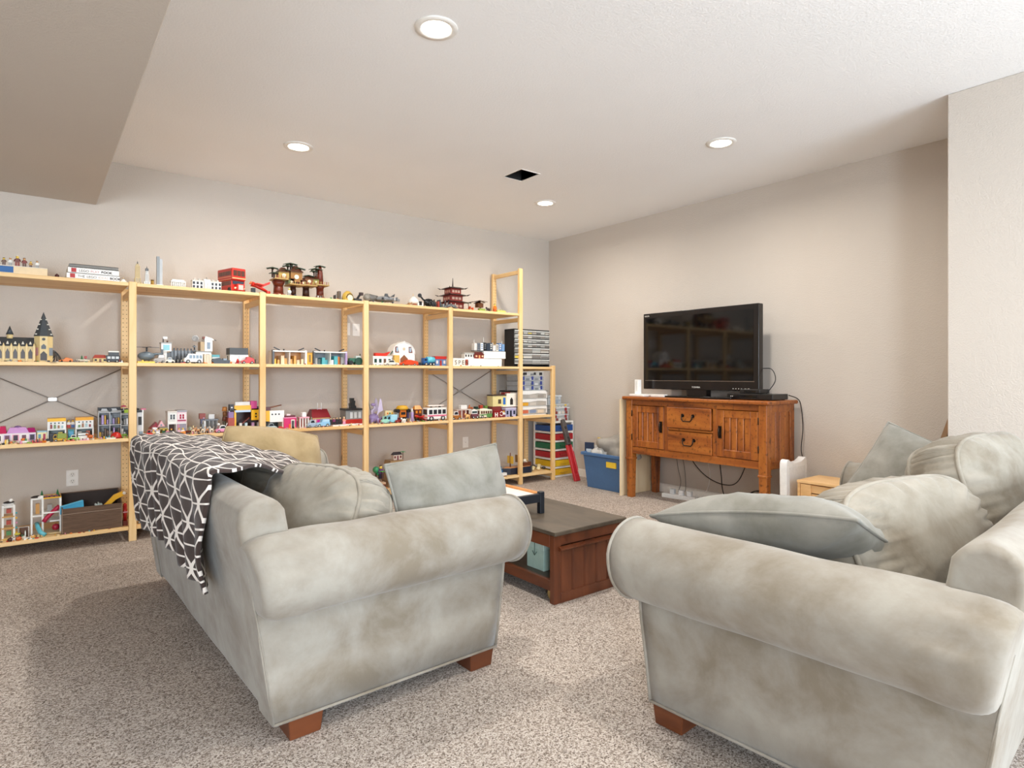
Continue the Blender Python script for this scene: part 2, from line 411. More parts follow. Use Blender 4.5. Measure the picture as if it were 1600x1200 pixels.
for i in (0, 4):
    a, b_ = PX[i] + .02, PX[i + 1] - .02; y = YR + .006; zt, zb = 1.19, .755
    br = MB().tube([(a, y, zt), ((a + b_) / 2, y, (zt + zb) / 2), (b_, y, zb)], .0035, 6).tube([(a, y + .004, zb), ((a + b_) / 2, y + .004, (zt + zb) / 2), (b_, y + .004, zt)], .0035, 6)
    br = br.build('cross_brace', M_STEEL, sh)
    MB().cbox((a + b_) / 2, y - .004, (zt + zb) / 2 - .012, .05, .008, .024).build('brace_clamp', plain('#c9c7c2', .3, .8), br)

# ---------------------------------------------------------------- sofas
SL = 1.90                      # outer width between the arm panels
def back_ly(z): return -.10 * (z - .07) / .67
def ngrid(p, s, seed): return noise.noise(Vector((p[0] * s + seed, p[1] * s - seed, p[2] * s + 2 * seed)))

def sofa_arm(side, seed):
    prof = [(0, .075), (.002, .2), (.003, .33), (.0, .405)]
    cx, cz, r = .015, .54, .128
    for k in range(41):
        a = R(-98 + k * (278 / 40)); prof.append((cx + r * math.cos(a), cz + r * math.sin(a) * 1.0))
    prof += [(-.118, .44), (-.122, .3), (-.125, .075)]
    n = len(prof)
    def fn(u, v):
        o, z = prof[min(n - 1, round(u * (n - 1)))]
        lf = .855 + .065 * min(1, (z - .07) / .5)
        rear = back_ly(min(z, .7)) - .004
        v = v ** 1.6
        ly = rear + (lf - rear) * v
        rnd_ = 1 - .24 * (1 - math.sqrt(max(0, 1 - max(0, 1 - v / .06) ** 2)))
        if z > .40 and o > -.11: o, z = cx + (o - cx) * rnd_, cz + (z - cz) * rnd_
        wob = .006 * ngrid((o * 3, ly * 2, z * 3), 2.6, seed)
        if z > .40:     # gathers near the back end
            wob += .006 * math.exp(-((v - .09) / .06) ** 2) * math.sin(u * 52)
            o2 = cx + (o - cx) * (1 + wob * 4) if o > -.11 else o + wob * .3
            z2 = z + wob * 1.2
        else: o2, z2 = o + wob * .6, z
        return (side * (SL / 2 + o2), ly, z2)
    mb = MB().grid(fn, n, 30)
    k = len(mb.v); mb.f.append(tuple(range(k - n, k))); mb.sm.append(False)
    mb.f.append(tuple(range(n - 1, -1, -1))); mb.sm.append(False)
    mb.f += [(j * n, (j + 1) * n, (j + 1) * n + n - 1, j * n + n - 1) for j in range(29)]; mb.sm += [False] * 29
    rim = [Vector(p) for p in mb.v[k - n:k]]
    return mb, rim

def pillow(w, h, t, seed=0, boxed=0.0, n=26, pinch=.05, wr=.006):
    """plump cushion lying in the xy plane, centre at the origin, returns (mesh builder, list of welt loops)"""
    def edge(x, y):     # sides bow inwards a little, corners poke out
        return (x * w / 2 * (1 - pinch * (1 - y * y)), y * h / 2 * (1 - pinch * (1 - x * x)))
    rnd = (lambda x, y: edge(x, y)) if not boxed else (lambda x, y: (x * w / 2 * (1 - .17 * y ** 4), y * h / 2 * (1 - .17 * x ** 4)))
    mb = MB()
    def face(sg):
        def fn(u, v):
            x, y = 2 * u - 1, 2 * v - 1
            # concentrate the samples toward the edge
            x, y = math.sin(x * math.pi / 2), math.sin(y * math.pi / 2)
            a, b_ = rnd(x, y)
            prof = ((1 - abs(x) ** 2.6) * (1 - abs(y) ** 2.6)) ** .55
            e = (1 - abs(x)) * (1 - abs(y))
            z = boxed / 2 + (t - boxed) / 2 * prof
            ang = math.atan2(y, x)
            z += wr * (1 - prof) * prof * 4 * math.sin(ang * (26 if boxed else 13) + 3 * noise.noise(Vector((ang * 2, seed, 0))))
            z += wr * 1.6 * prof * noise.noise(Vector((x * 1.7 + seed, y * 1.7, sg * 3)))
            return (a, b_, sg * z)
        return fn
    k = len(mb.v)
    mb.grid(face(1), n, n); mb.grid(face(-1), n, n)
    m = n * n
    mb.f = mb.f[:(n - 1) ** 2] + [tuple(reversed(f)) for f in mb.f[(n - 1) ** 2:]]
    loop = [i for i in range(n)] + [j * n + n - 1 for j in range(1, n)] + [(n - 1) * n + i for i in range(n - 2, -1, -1)] + [j * n for j in range(n - 2, 0, -1)]
    L = len(loop)
    if boxed:      # boxing strip, bulging and wrinkled
        rows = 5; base_i = len(mb.v)
        for r_ in range(1, rows):
            f = r_ / rows
            for q_, i in enumerate(loop):
                p = Vector(mb.v[i]); d = Vector((p.x, p.y, 0)).normalized()
                bul = .018 * math.sin(f * math.pi) + .014 * math.sin(f * math.pi) * math.sin(q_ * 2.0 + 5 * noise.noise(Vector((q_ * .25, seed, f))))
                mb.v.append(tuple(Vector((p.x, p.y, boxed / 2 - boxed * f)) + d * bul))
        def ring(r_, q_): return loop[q_ % L] if r_ == 0 else m + loop[q_ % L] if r_ == rows else base_i + (r_ - 1) * L + q_ % L
        for r_ in range(rows):
            for q_ in range(L):
                mb.f.append((ring(r_, q_), ring(r_ + 1, q_), ring(r_ + 1, q_ + 1), ring(r_, q_ + 1))); mb.sm.append(True)
        loops = [[mb.v[i] for i in loop], [mb.v[i + m] for i in loop]]
    else:
        loops = [[mb.v[i] for i in loop]]
    return mb, loops

def cushion(name, parent, M, w, h, t, mat, seed, boxed=0, label=None, cat=None, group=None, welt=.006, bend=0, **kw):
    mb, loops = pillow(w, h, t, seed, boxed, **kw)
    def bd(p):
        p = Vector(p)
        return Vector((p.x, p.y, p.z + bend * ((p.x / w * 2) ** 2)))
    root = None
    if label:
        root = thing(name, label, cat, tuple(M.translation), 0, group); M = M.copy(); M.translation = (0, 0, 0)
    mb.v = [tuple(M @ bd(p)) for p in mb.v]
    o = mb.build('cushion_cover' if label else name, mat, root or parent, fix=True)
    wl_ = MB()
    for lp in loops: wl_.tube([M @ bd(p) for p in lp], welt, 6, True)
    wl_.build('piping', mat, o)
    return root or o

def sofa(name, label, loc, rz, seed):
    r = thing(name, label, 'sofa', loc, rz, 'matching suede sofas')
    h = SL / 2
    MB().box(-h + .02, .03, .075, h - .02, .84, .30).build('base_frame', M_SUEDE, r, .015, 3)
    prof = [(0.0, .075), (-.03, .3), (-.075, .55), (-.102, .69), (-.098, .735), (-.075, .765), (-.03, .778), (.015, .765), (.040, .73), (.052, .66), (.085, .5), (.14, .30), (.14, .075)]
    n = len(prof); mb = MB(); M_ = 41
    for j in range(M_):
        x = -h + SL * j / (M_ - 1)
        for a, z in prof: mb.v.append((x, a + .004 * ngrid((x, a, z), 3.5, seed), z + .004 * ngrid((x, a, z), 2.5, seed + 3)))
    for j in range(M_ - 1):
        for i in range(n): mb.f.append((j * n + i, (j + 1) * n + i, (j + 1) * n + (i + 1) % n, j * n + (i + 1) % n)); mb.sm.append(True)
    mb.f += [tuple(range(n)), tuple((M_ - 1) * n + n - 1 - i for i in range(n))]; mb.sm += [False, False]
    bk = mb.build('back', M_SUEDE, r, .022, 3, fix=True)
    for s in (-1, 1):
        wl_ = MB().tube([(s * (h + .001), a + .0, z) for a, z in prof[:3]], .0035, 6)
        wl_.build('piping', M_SUEDE, bk)
        mb, rim = sofa_arm(s, seed + s)
        a = mb.build('arm', M_SUEDE, r, fix=True)
        MB().tube([p + Vector((0, .002, 0)) for p in rim], .0055, 8).tube([(s * (h + .003), ly, .078) for ly in (.0, .3, .6, .86)], .005, 6).build('piping', M_SUEDE, a)
        for ly in (.05, .745):
            MB().taper(s * (h - .075), ly + .055, 0, .12, .10, .135, .115, .08).build('foot', M_FOOT, r, .003, 1)
        cx = s * (h - .125) / 2
        mb, loops = pillow(h - .13, .72, .22, seed + 9 + s, .13)
        mm = T3(cx, .53, .395); mb.v = [tuple(mm @ Vector(p)) for p in mb.v]
        c = mb.build('seat_cushion', M_SUEDE, r, fix=True)
        wl_ = MB()
        for lp in loops: wl_.tube([mm @ Vector(p) for p in lp], .005, 6, True)
        wl_.build('piping', M_SUEDE, c)
    return r
RZ1, RZ2 = R(-90 + 1.3), R(3.4)
# left sofa: origin at the middle of its back, on the floor
c1 = Vector((.575, 1.905, 0)) + Matrix.Rotation(RZ1, 3, 'Z') @ Vector((-SL / 2, 0, 0))
SO1 = sofa('sofa', 'grey suede sofa facing the television with a patterned blanket over its back', c1, RZ1, 1.0)
c2 = Vector((1.645, .43, 0)) + Matrix.Rotation(RZ2, 3, 'Z') @ Vector((SL / 2, 0, 0))
SO2 = sofa('sofa', 'grey suede sofa at the pillar wall, its near rolled arm closest to camera', c2, RZ2, 5.0)

def rot(rx, ry, rz): return Matrix.Rotation(rz, 4, 'Z') @ Matrix.Rotation(ry, 4, 'Y') @ Matrix.Rotation(rx, 4, 'X')
def back_cush(parent, lx, ly, z, w, h, t, tilt, yaw, seed, mat=M_SUEDE_B, boxed=.15):
    M = T3(lx, ly, z) @ rot(R(90 - tilt), 0, R(yaw))
    cushion('back_cushion', parent, M, w, h, t, mat, seed, boxed, welt=.0085, wr=.008, n=44)
# left sofa local x runs from far (-) to near (+)
back_cush(SO1, .60, .28, .575, .52, .42, .30, 24, 18, 3, boxed=.17)
back_cush(SO1, -.42, .22, .57, .80, .42, .26, 20, 0, 4)
back_cush(SO2, -.36, .31, .585, .72, .40, .34, 24, -14, 6, boxed=.2)
back_cush(SO2, .56, .25, .64, .78, .48, .32, 20, -8, 8, boxed=.18)

# loose throw pillows (things of their own)
def throw(label, c, w, h, t, tilt, yaw, roll, seed, mat=M_SUEDE_T, bend=0, pitch=0, pinch=.04):
    """face normal starts along -Y; roll spins it in its plane, tilt leans it back, yaw turns it about Z"""
    M = T3(*c) @ Matrix.Rotation(R(pitch), 4, 'X') @ Matrix.Rotation(R(yaw), 4, 'Z') @ Matrix.Rotation(R(90 - tilt), 4, 'X') @ Matrix.Rotation(R(roll), 4, 'Z')
    return cushion('throw_pillow', None, M, w, h, t, mat, seed, 0, label, 'pillow', 'suede throw pillows', .006, bend, pinch=pinch, wr=.006)
throw('blue-grey throw pillow propped against the near arm of the blanket-draped sofa', (1.35, 2.09, .640), .58, .38, .18, 16, 6, 3.5, 11)
throw('tan throw pillow leaning in the far corner of the blanket-draped sofa', (1.02, 3.40, .635), .50, .42, .20, 20, 6, -10, 12, M_SUEDE_W, pinch=-.10)
throw('flat grey throw pillow lying over the near arm of the sofa by the pillar wall', (1.90, 1.03, .645), .68, .40, .20, 114, -88, 0, 13, bend=-.02, pitch=-9)
throw('grey throw pillow propped against the far arm of the sofa by the pillar wall', (3.20, 1.0, .60), .66, .48, .18, 26, -90, -22, 14)

# blanket over the back of the left sofa
def blanket_mat():
    m, t, b = nodes_mat('blanket_plush', .95); b.inputs['Sheen Weight'].default_value = .15
    uv = t.nodes.new('ShaderNodeUVMap'); sx = t.nodes.new('ShaderNodeSeparateXYZ'); t.links.new(uv.outputs[0], sx.inputs[0])
    def mth(op, a, b2=None, c=None):
        n = t.nodes.new('ShaderNodeMath'); n.operation = op
        for i, v in enumerate((a, b2, c)):
            if v is None: continue
            if isinstance(v, (int, float)): n.inputs[i].default_value = v
            else: t.links.new(v, n.inputs[i])
        return n.outputs[0]
    U, V = sx.outputs[0], sx.outputs[1]
    A, B = .125, .17
    s1 = mth('SINE', mth('MULTIPLY', V, 2 * math.pi / B))
    tri = mth('PINGPONG', mth('ADD', mth('DIVIDE', V, B / 2), .5), 1.0)
    sh_ = mth('ADD', mth('MULTIPLY', s1, .235), mth('MULTIPLY', mth('SUBTRACT', tri, .5), .02))
    ua = mth('DIVIDE', U, A)
    d = []
    for sg, off in ((1, 0), (-1, .5)):
        x = mth('ADD', mth('MULTIPLY_ADD', sh_, sg, ua), off)
        d.append(mth('ABSOLUTE', mth('SUBTRACT', mth('FRACT', x), .5)))
    mn = mth('MINIMUM', d[0], d[1])
    # short rungs between the strands
    fv = mth('ABSOLUTE', mth('SUBTRACT', mth('FRACT', mth('DIVIDE', V, B / 2)), .5))
    near = mth('LESS_THAN', mth('ABSOLUTE', mth('SUBTRACT', d[0], d[1])), .08)
    rung_ = mth('MULTIPLY', mth('LESS_THAN', fv, .04), near)
    line = mth('MAXIMUM', mth('LESS_THAN', mn, .062), rung_)
    mx = t.nodes.new('ShaderNodeMix'); mx.data_type = 'RGBA'; t.links.new(line, mx.inputs[0])
    mx.inputs[6].default_value = srgb('#3b2d29'); mx.inputs[7].default_value = srgb('#e8e1da')
    t.links.new(mx.outputs[2], b.inputs['Base Color'])
    nn = N(t, 'ShaderNodeTexNoise', Scale=350.0); bump(t, b, nn.outputs[0], .3, .003)
    return m
def blanket():
    S = []     # path in (ly, z): hem outside -> over the top -> down onto the back cushions
    def path(v, t_):
        hem = .40 - .02 * math.sin(t_ * 9) + .03 * t_
        top = .80
        L1 = top - hem; L2 = .16; L3 = .60 - .10 * max(0, (t_ - .55) / .45)
        s = v * (L1 + L2 + L3)
        if s < L1:
            z = hem + s; return (back_ly(min(z, .74)) - .016 - .012 * (1 - s / L1), z, s)
        if s < L1 + L2:
            a = (s - L1) / L2 * math.pi * .5
            return (-.116 + .10 * (1 - math.cos(a)), .80 + .028 * math.sin(a), s)
        q_ = (s - L1 - L2) / L3
        drop = .03 * q_ + .10 * q_ * q_ + .06 * max(0, t_ - .5) * q_ * 2
        return (-.016 + q_ * L3 * .92, .828 - drop, s)
    nu, nv = 110, 70
    mb = MB(); uvs = []
    for j in range(nv):
        v = j / (nv - 1)
        for i in range(nu):
            t_ = i / (nu - 1)                       # 0 far .. 1 near
            ly, z, s = path(v, t_)
            lx = -.86 + t_ * 1.50
            ins = max(0, v - .52) / .48
            lx -= .36 * ins * t_                     # inner part pulls toward the far end
            fold = .013 * math.sin(t_ * 46 + 2.2 * math.sin(v * 5) + 3 * noise.noise(Vector((t_ * 4, v * 2, 0))))
            hang = max(0, 1 - v / .42)
            ly -= (fold + .013) * (.25 + hang) * (1 if v < .45 else .0)
            z += (.010 * noise.noise(Vector((lx * 7, s * 6, 1))) + .008 * math.sin(s * 34 + lx * 9)) * (1 if v > .42 else v)
            if t_ > .93 and v < .45: ly -= .02 * (t_ - .93) / .07 * math.sin(v * 14)
            mb.v.append((lx, ly, z)); uvs.append((lx, s))
    mb.f = [(j * nu + i, j * nu + i + 1, (j + 1) * nu + i + 1, (j + 1) * nu + i) for j in range(nv - 1) for i in range(nu - 1)]; mb.sm = [True] * len(mb.f)
    o = mb.build('throw_blanket', blanket_mat())
    o.location = c1; o.rotation_euler = (0, 0, RZ1)
    l = o.data.uv_layers.new(name='UVMap')
    for lp in o.data.loops: l.data[lp.index].uv = uvs[lp.vertex_index]
    md = o.modifiers.new('thick', 'SOLIDIFY'); md.thickness = .012; md.offset = 1
    tag(o, 'brown plush blanket with white trellis lines draped over the sofa back', 'blanket')
blanket()
# ---------------------------------------------------------------- coffee table
CTX0, CTX1, CTY0, CTY1, CTZ = 2.03, 2.56, 2.23, 3.56, .365
ct = thing('coffee_table', 'low walnut coffee table with dark top and planked end panel', 'table', ((CTX0 + CTX1) / 2, (CTY0 + CTY1) / 2, 0))
hx, hy = (CTX1 - CTX0) / 2, (CTY1 - CTY0) / 2
MB().box(-hx, -hy, CTZ - .022, hx, hy, CTZ).build('tabletop', M_SLATE, ct, .003, 1)
for sy in (-1, 1):
    M = Matrix.Diagonal((1, -sy, 1, 1))
    e = MB().box(-hx + .004, -hy + .012, 0, -hx + .05, -hy + .045, CTZ - .022, M).box(hx - .05, -hy + .012, 0, hx - .004, -hy + .045, CTZ - .022, M)
    e.box(-hx + .05, -hy + .014, CTZ - .075, hx - .05, -hy + .045, CTZ - .022, M).box(-hx + .05, -hy + .010, 0, hx - .05, -hy + .045, .05, M)
    ep = e.build('end_panel', M_WALNUT, ct, .002, 1, fix=True)
    MB().prism([(-hy + .012, .285), (-hy - .006, .278), (-hy - .006, .270), (-hy + .012, .262)], -hx + .035, hx - .02, 'x', M).build('moulding', M_WALNUT_Y, ep, fix=True)
    x = -hx + .05; w = (2 * hx - .10) / 5
    for k in range(5):       # planks with bevelled joints
        a, b_ = x + k * w + .001, x + (k + 1) * w - .001
        MB().prism([(a, -hy + .04), (a, -hy + .026), (a + .008, -hy + .016), (b_ - .008, -hy + .016), (b_, -hy + .026), (b_, -hy + .04)], .05, CTZ - .082, 'z', M).build('plank', M_WALNUT, ep, fix=True)
for sx in (-1, 1):
    MB().box(sx * (hx - .012) - .010, -hy + .045, CTZ - .085, sx * (hx - .012) + .010, hy - .045, CTZ - .022).build('apron', M_WALNUT_Y, ct, .002, 1)
    MB().box(sx * (hx - .016) - .012, -hy + .045, .062, sx * (hx - .016) + .012, hy - .045, .115).build('bottom_rail', M_WALNUT_Y, ct, .002, 1)
MB().box(-hx + .03, -hy + .045, .085, hx - .03, hy - .045, .10).build('lower_shelf', M_SLATE, ct)
M_BRASS = plain('#c9b37a', .3, .9, name='brass')
for sx in (-1, 1):
    for sy in (-1, 1):
        c = MB().cyl((sx * (hx - .04), sy * (hy - .075), .028), (sx * (hx - .075), sy * (hy - .075), .028), .028, n=16).build('caster', M_BRASS, ct)
        MB().cyl((sx * (hx - .065), sy * (hy - .075), .03), (sx * (hx - .065), sy * (hy - .075), .088), .006, n=8).build('caster_stem', M_BRASS, c)
bx = thing('box', 'small mint green box on the lower shelf of the coffee table', 'box', (2.20, 2.50, .1))
MB().box(-.07, -.07, 0, .07, .07, .115).build('box_body', plain('#bcd8cb', .6), bx, .002, 1)
MB().box(-.073, -.073, .11, .073, .073, .15).build('lid', plain('#c6dfd4', .6), bx, .002, 1)
MB().tube([(-.074, .0, .148), (-.075, .0, .105), (-.075, .0, .075)], .0018, 6).tube([(-.075, -.018, .095), (-.075, 0, .073), (-.075, .018, .095)], .0018, 6).build('string', plain('#4d6a60', .7), bx)

# tabletop hockey game
gx0, gx1, gy0, gy1, gz = 1.80, 2.27, 2.585, 3.42, CTZ + .115
g = thing('tabletop_game', 'white tabletop air hockey game with wooden rails and black end frame', 'game', ((gx0 + gx1) / 2, (gy0 + gy1) / 2, CTZ))
hx, hy = (gx1 - gx0) / 2, (gy1 - gy0) / 2; gh = .115
M_GW = wood_mat('game_rail_wood', (.72, .33, .10, 1), (.62, .26, .07, 1), (.5, .2, .05, 1), (1, .2, 1), .45, False)
MB().box(-hx + .02, -hy + .02, gh - .035, hx - .02, hy - .02, gh - .012).build('playing_surface', plain('#f5f2ee', .25), g)
for sx in (-1, 1): MB().box(sx * (hx - .01) - .011, -hy + .01, gh - .055, sx * (hx - .01) + .011, hy - .01, gh).build('side_rail', M_GW, g, .002, 1)
M_BLK = plain('#1c2028', .4)
for sy in (-1, 1):
    f = MB().box(-hx, sy * (hy - .012) - .012, gh - .05, hx, sy * (hy - .012) + .012, gh - .002)
    f = f.build('end_frame', M_BLK, g, .002, 1)
    for sx in (-1, 1):
        MB().box(sx * (hx - .016) - .016, sy * (hy - .012) - .016, 0, sx * (hx - .016) + .016, sy * (hy - .012) + .016, gh + .008).build('corner_post', M_BLK, g, .003, 1)
    MB().prism([(-.10, gh - .048), (-.13, .0), (-.105, .0), (-.06, gh - .07), (.06, gh - .07), (.105, .0), (.13, .0), (.10, gh - .048)], sy * (hy - .012) - .009, sy * (hy - .012) + .009, 'y').build('brace_leg', M_BLK, g)
    MB().cyl((-.05, sy * (hy + .0), gh - .035), (.05, sy * (hy + .0), gh - .035), .012, n=10).build('goal_roller', plain('#3a3d44', .3), g)
M_RED = plain('#c8382b', .35)
for i, (x, y, lab) in enumerate(((2.09, 3.05, 'red round striker on the white game board, nearer the wooden side rail'), (1.97, 3.02, 'red round striker behind the throw pillow, farther from the wooden rail'))):
    s = thing('striker', lab, 'game piece', (x, y, CTZ + .103), 0, 'red strikers on the game board')
    MB().lathe([(.036, 0), (.038, .004), (.036, .014), (.022, .017)], n=20).build('striker_base', M_RED, s)
    MB().lathe([(.017, .016), (.015, .03), (.017, .042), (.010, .048)], n=14).build('knob', M_RED, s)

# ---------------------------------------------------------------- sideboard
SBX0, SBX1, SBY0, SBY1, SBZ = 4.385, 4.81, 2.43, 3.825, .945
sb = thing('sideboard', 'distressed orange-brown wooden sideboard with two drawers and two planked doors', 'sideboard', ((SBX0 + SBX1) / 2, (SBY0 + SBY1) / 2, 0))
hx, hy = (SBX1 - SBX0) / 2, (SBY1 - SBY0) / 2; bz0, bz1 = .415, SBZ - .03
MB().box(-hx - .03, -hy - .03, bz1, hx + .005, hy + .03, SBZ).build('top', M_RUST_Y, sb, .008, 2)
# carcass: rails and back around openings
def rail(name, *a, mat=M_RUST_Y): return MB().box(*a).build(name, mat, sb, .003, 1)
for sx in (-1, 1):
    for sy in (-1, 1):
        lg = MB().box(sx * (hx - .034) - .034, sy * (hy - .034) - .034, .36, sx * (hx - .034) + .034, sy * (hy - .034) + .034, bz1)
        lg.taper(sx * (hx - .034), sy * (hy - .034), 0, .054, .054, .066, .066, .36)
        l = lg.build('leg', M_RUST_Z, sb, .003, 1)
        MB().cbox(sx * (hx - .034), sy * (hy - .034), .355, .078, .078, .018).build('collar', M_RUST_Z, l, .003, 1)
fx = -hx                       # front plane
rail('top_rail', fx + .006, -hy + .068, bz1 - .05, fx + .03, hy - .068, bz1)
rail('bottom_rail', fx + .006, -hy + .068, bz0, fx + .03, hy - .068, bz0 + .062)
rail('cabinet_floor', fx + .03, -hy + .03, bz0 + .03, hx - .02, hy - .03, bz0 + .05)
rail('back_panel', hx - .02, -hy + .03, bz0, hx - .008, hy - .03, bz1)
dw = .385                      # door width
y_in = [-hy + .068 + dw, hy - .068 - dw]
for y in y_in: rail('stile', fx + .006, y - .020, bz0 + .06, fx + .04, y + .020, bz1 - .048, mat=M_RUST_Z)
M_IRON = plain('#3b322b', .35, .85, name='dark_iron')
dz0, dz1 = bz0 + .066, bz1 - .054
for k, (ya, yb, hinge) in enumerate(((-hy + .072, y_in[0] - .022, -1), (y_in[1] + .022, hy - .072, 1))):
    d = MB().box(fx + .002, ya, dz0, fx + .022, ya + .062, dz1).box(fx + .002, yb - .062, dz0, fx + .022, yb, dz1)
    d.box(fx + .002, ya + .062, dz1 - .06, fx + .022, yb - .062, dz1).box(fx + .002, ya + .062, dz0, fx + .022, yb - .062, dz0 + .06)
    d = d.build('door', M_RUST_Z, sb, .003, 1)
    w = (yb - ya - .124) / 4
    for j in range(4):
        a = ya + .062 + j * w
        MB().prism([(fx + .02, a + .0022), (fx + .014, a + .0025), (fx + .008, a + .009), (fx + .008, a + w - .009), (fx + .014, a + w - .0025), (fx + .02, a + w - .0022)], dz0 + .06, dz1 - .06, 'z').build('plank', M_RUST_Z, d)
    hy_ = yb - .03 if hinge < 0 else ya + .03
    zc = (dz0 + dz1) / 2 + .01
    hd = MB().box(fx - .004, hy_ - .014, zc - .05, fx + .002, hy_ + .014, zc + .05)
    hd.tube([(fx - .004, hy_, zc + .038), (fx - .02, hy_, zc + .03), (fx - .022, hy_, zc - .03), (fx - .01, hy_, zc - .038)], .006, 8)
    hd.build('handle', M_IRON, d)
    for z in (dz0 + .06, dz1 - .1):
        yy = ya - .004 if hinge < 0 else yb + .004
        MB().cyl((fx + .0, yy, z), (fx + .0, yy, z + .055), .005, n=8).build('hinge', M_IRON, d)
zm = (dz0 + dz1) / 2
rail('drawer_rail', fx + .01, y_in[0] + .02, zm - .01, fx + .03, y_in[1] - .02, zm + .012)
for z0, z1, out in ((zm + .016, dz1 + .004, .014), (dz0 - .002, zm - .014, .0)):
    d = MB().box(fx - out - .002, y_in[0] + .024, z0, fx - out + .02, y_in[1] - .024, z1).box(fx - out + .02, y_in[0] + .034, z0 + .012, fx + .30, y_in[1] - .034, z1 - .02)
    d = d.build('drawer', M_RUST_Y, sb, .003, 1)
    zc = (z0 + z1) / 2; h = MB(); xx = fx - out - .002
    for s in (-1, 1): h.cyl((xx, s * .052, zc + .022), (xx - .006, s * .052, zc + .022), .015, n=12)
    h.tube([(xx - .004, -.052, zc + .022), (xx - .02, -.052, zc + .016), (xx - .022, -.050, zc - .008), (xx - .022, -.036, zc - .026), (xx - .022, .036, zc - .026), (xx - .022, .050, zc - .008), (xx - .02, .052, zc + .016), (xx - .004, .052, zc + .022)], .0052, 8)
    h.build('handle', M_IRON, d)
for sy in (-1, 1):             # planked ends
    y = sy * (hy - .012)
    e = MB().box(-hx + .068, y - .012, bz0, hx - .068, y + .012, bz0 + .06).box(-hx + .07, y - sy * .010 - .002, bz0 + .06, hx - .07, y - sy * .010 + .002, bz1 - .06).box(-hx + .068, y - .012, bz1 - .06, hx - .068, y + .012, bz1)
    e = e.build('end_panel', M_RUST_Y, sb, .003, 1)
    w = (2 * hx - .136) / 4
    for j in range(4):
        a = -hx + .068 + j * w; o = sy * .006
        MB().prism([(a + .0025, y - o), (a + .003, y + o * .2), (a + .009, y + o), (a + w - .009, y + o), (a + w - .003, y + o * .2), (a + w - .0025, y - o)], bz0 + .06, bz1 - .06, 'z').build('plank', M_RUST_Z, e, fix=True)

# ---------------------------------------------------------------- television
M_GLOSS = plain('#070707', .06, name='gloss_black'); M_BEZ = plain('#171312', .18, name='bezel_black')
TVX, TVY0, TVY1, TVZ0, TVZ1 = 4.585, 2.60, 3.775, 1.012, 1.725
tv = thing('television', 'large flat black television standing on the wooden sideboard', 'television', (TVX, (TVY0 + TVY1) / 2, SBZ))
hy = (TVY1 - TVY0) / 2; a, b_ = TVZ0 - SBZ, TVZ1 - SBZ
MB().box(-.012, -hy, a, .055, hy, b_).build('housing', M_BEZ, tv, .006, 2)
MB().box(-.0135, -hy + .045, a + .085, -.0115, hy - .035, b_ - .045).build('screen', M_GLOSS, tv)
f = MB().box(-.016, -hy + .035, a + .078, -.0118, hy - .025, a + .082).build('trim_line', plain('#a59a90', .25, .8), tv)
MB().box(.05, -hy * .6, a + .1, .1, hy * .6, b_ - .12).build('rear_housing', M_BEZ, tv, .015, 2)
st = MB().box(-.01, -.10, .012, .06, .10, a + .02).build('neck', M_BEZ, tv)
MB().prism([(-.13, -.34), (-.10, -.37), (.11, -.37), (.13, -.34), (.13, .34), (.11, .37), (-.10, .37), (-.13, .34)], 0, .014, 'z').build('stand_base', M_GLOSS, tv, .003, 2)
ML = plain('#d9d4cc', .4, name='logo_print')
def onleft(x, y, z): return T3(x, y, z) @ FACE_LEFT
lettering('TOSHIBA', .021, onleft(-.0135, .045, a + .018), ML, tv, 'logo')
lettering('REGZA', .017, onleft(-.0135, hy - .018, b_ - .03), ML, tv, 'logo')
for k, y in enumerate((-.36, -.385, -.41, -.435, -.47, -.5)):
    MB().cbox(-.0128, y, a + .016, .002, .008 if k < 4 else .014, .006).build('indicator', ML, tv)
gd = thing('game_console', 'slim white game console in a low stand at the end of the sideboard', 'console', (4.47, 3.70, SBZ), R(-6))
MB().box(-.075, -.085, 0, .075, .10, .022).build('cradle', plain('#f2f0ec', .3), gd, .005, 2)
MB().box(-.02, .035, .02, .02, .085, .155).build('console_body', plain('#f7f6f3', .25), gd, .004, 2)
MB().box(-.0215, .052, .05, -.019, .066, .145).build('face_strip', plain('#dcdcd8', .3), gd)
sbar = thing('sensor_bar', 'small white sensor block beside the television foot', 'sensor', (4.47, 3.51, SBZ))
MB().box(-.03, -.075, 0, .03, .075, .024).build('bar', plain('#efece6', .3), sbar, .004, 2)
ds = thing('disc_player', 'flat black disc player on the right end of the sideboard top', 'disc player', (4.60, 2.585, SBZ))
MB().box(-.12, -.15, .005, .12, .24, .05).build('case', plain('#1b1817', .3), ds, .004, 2)
MB().box(-.1215, -.02, .018, -.119, .20, .038).build('front_panel', M_GLOSS, ds)
for y in (.205, .19): MB().cyl((-.1235, y, .028), (-.119, y, .028), .004, n=8).build('button', ML, ds)
for x in (-.1, .1):
    for y in (-.12, .2): MB().cyl((x, y, 0), (x, y, .006), .012, n=8).build('foot', M_BLK, ds)
bxx = thing('set_top_box', 'small black box stacked on the disc player', 'set-top box', (4.60, 2.64, SBZ + .05))
MB().box(-.075, -.075, .003, .075, .10, .036).build('case', plain('#221f1e', .35), bxx, .005, 2)
MB().box(-.0765, -.04, .012, -.074, .06, .024).build('front_panel', M_GLOSS, bxx)
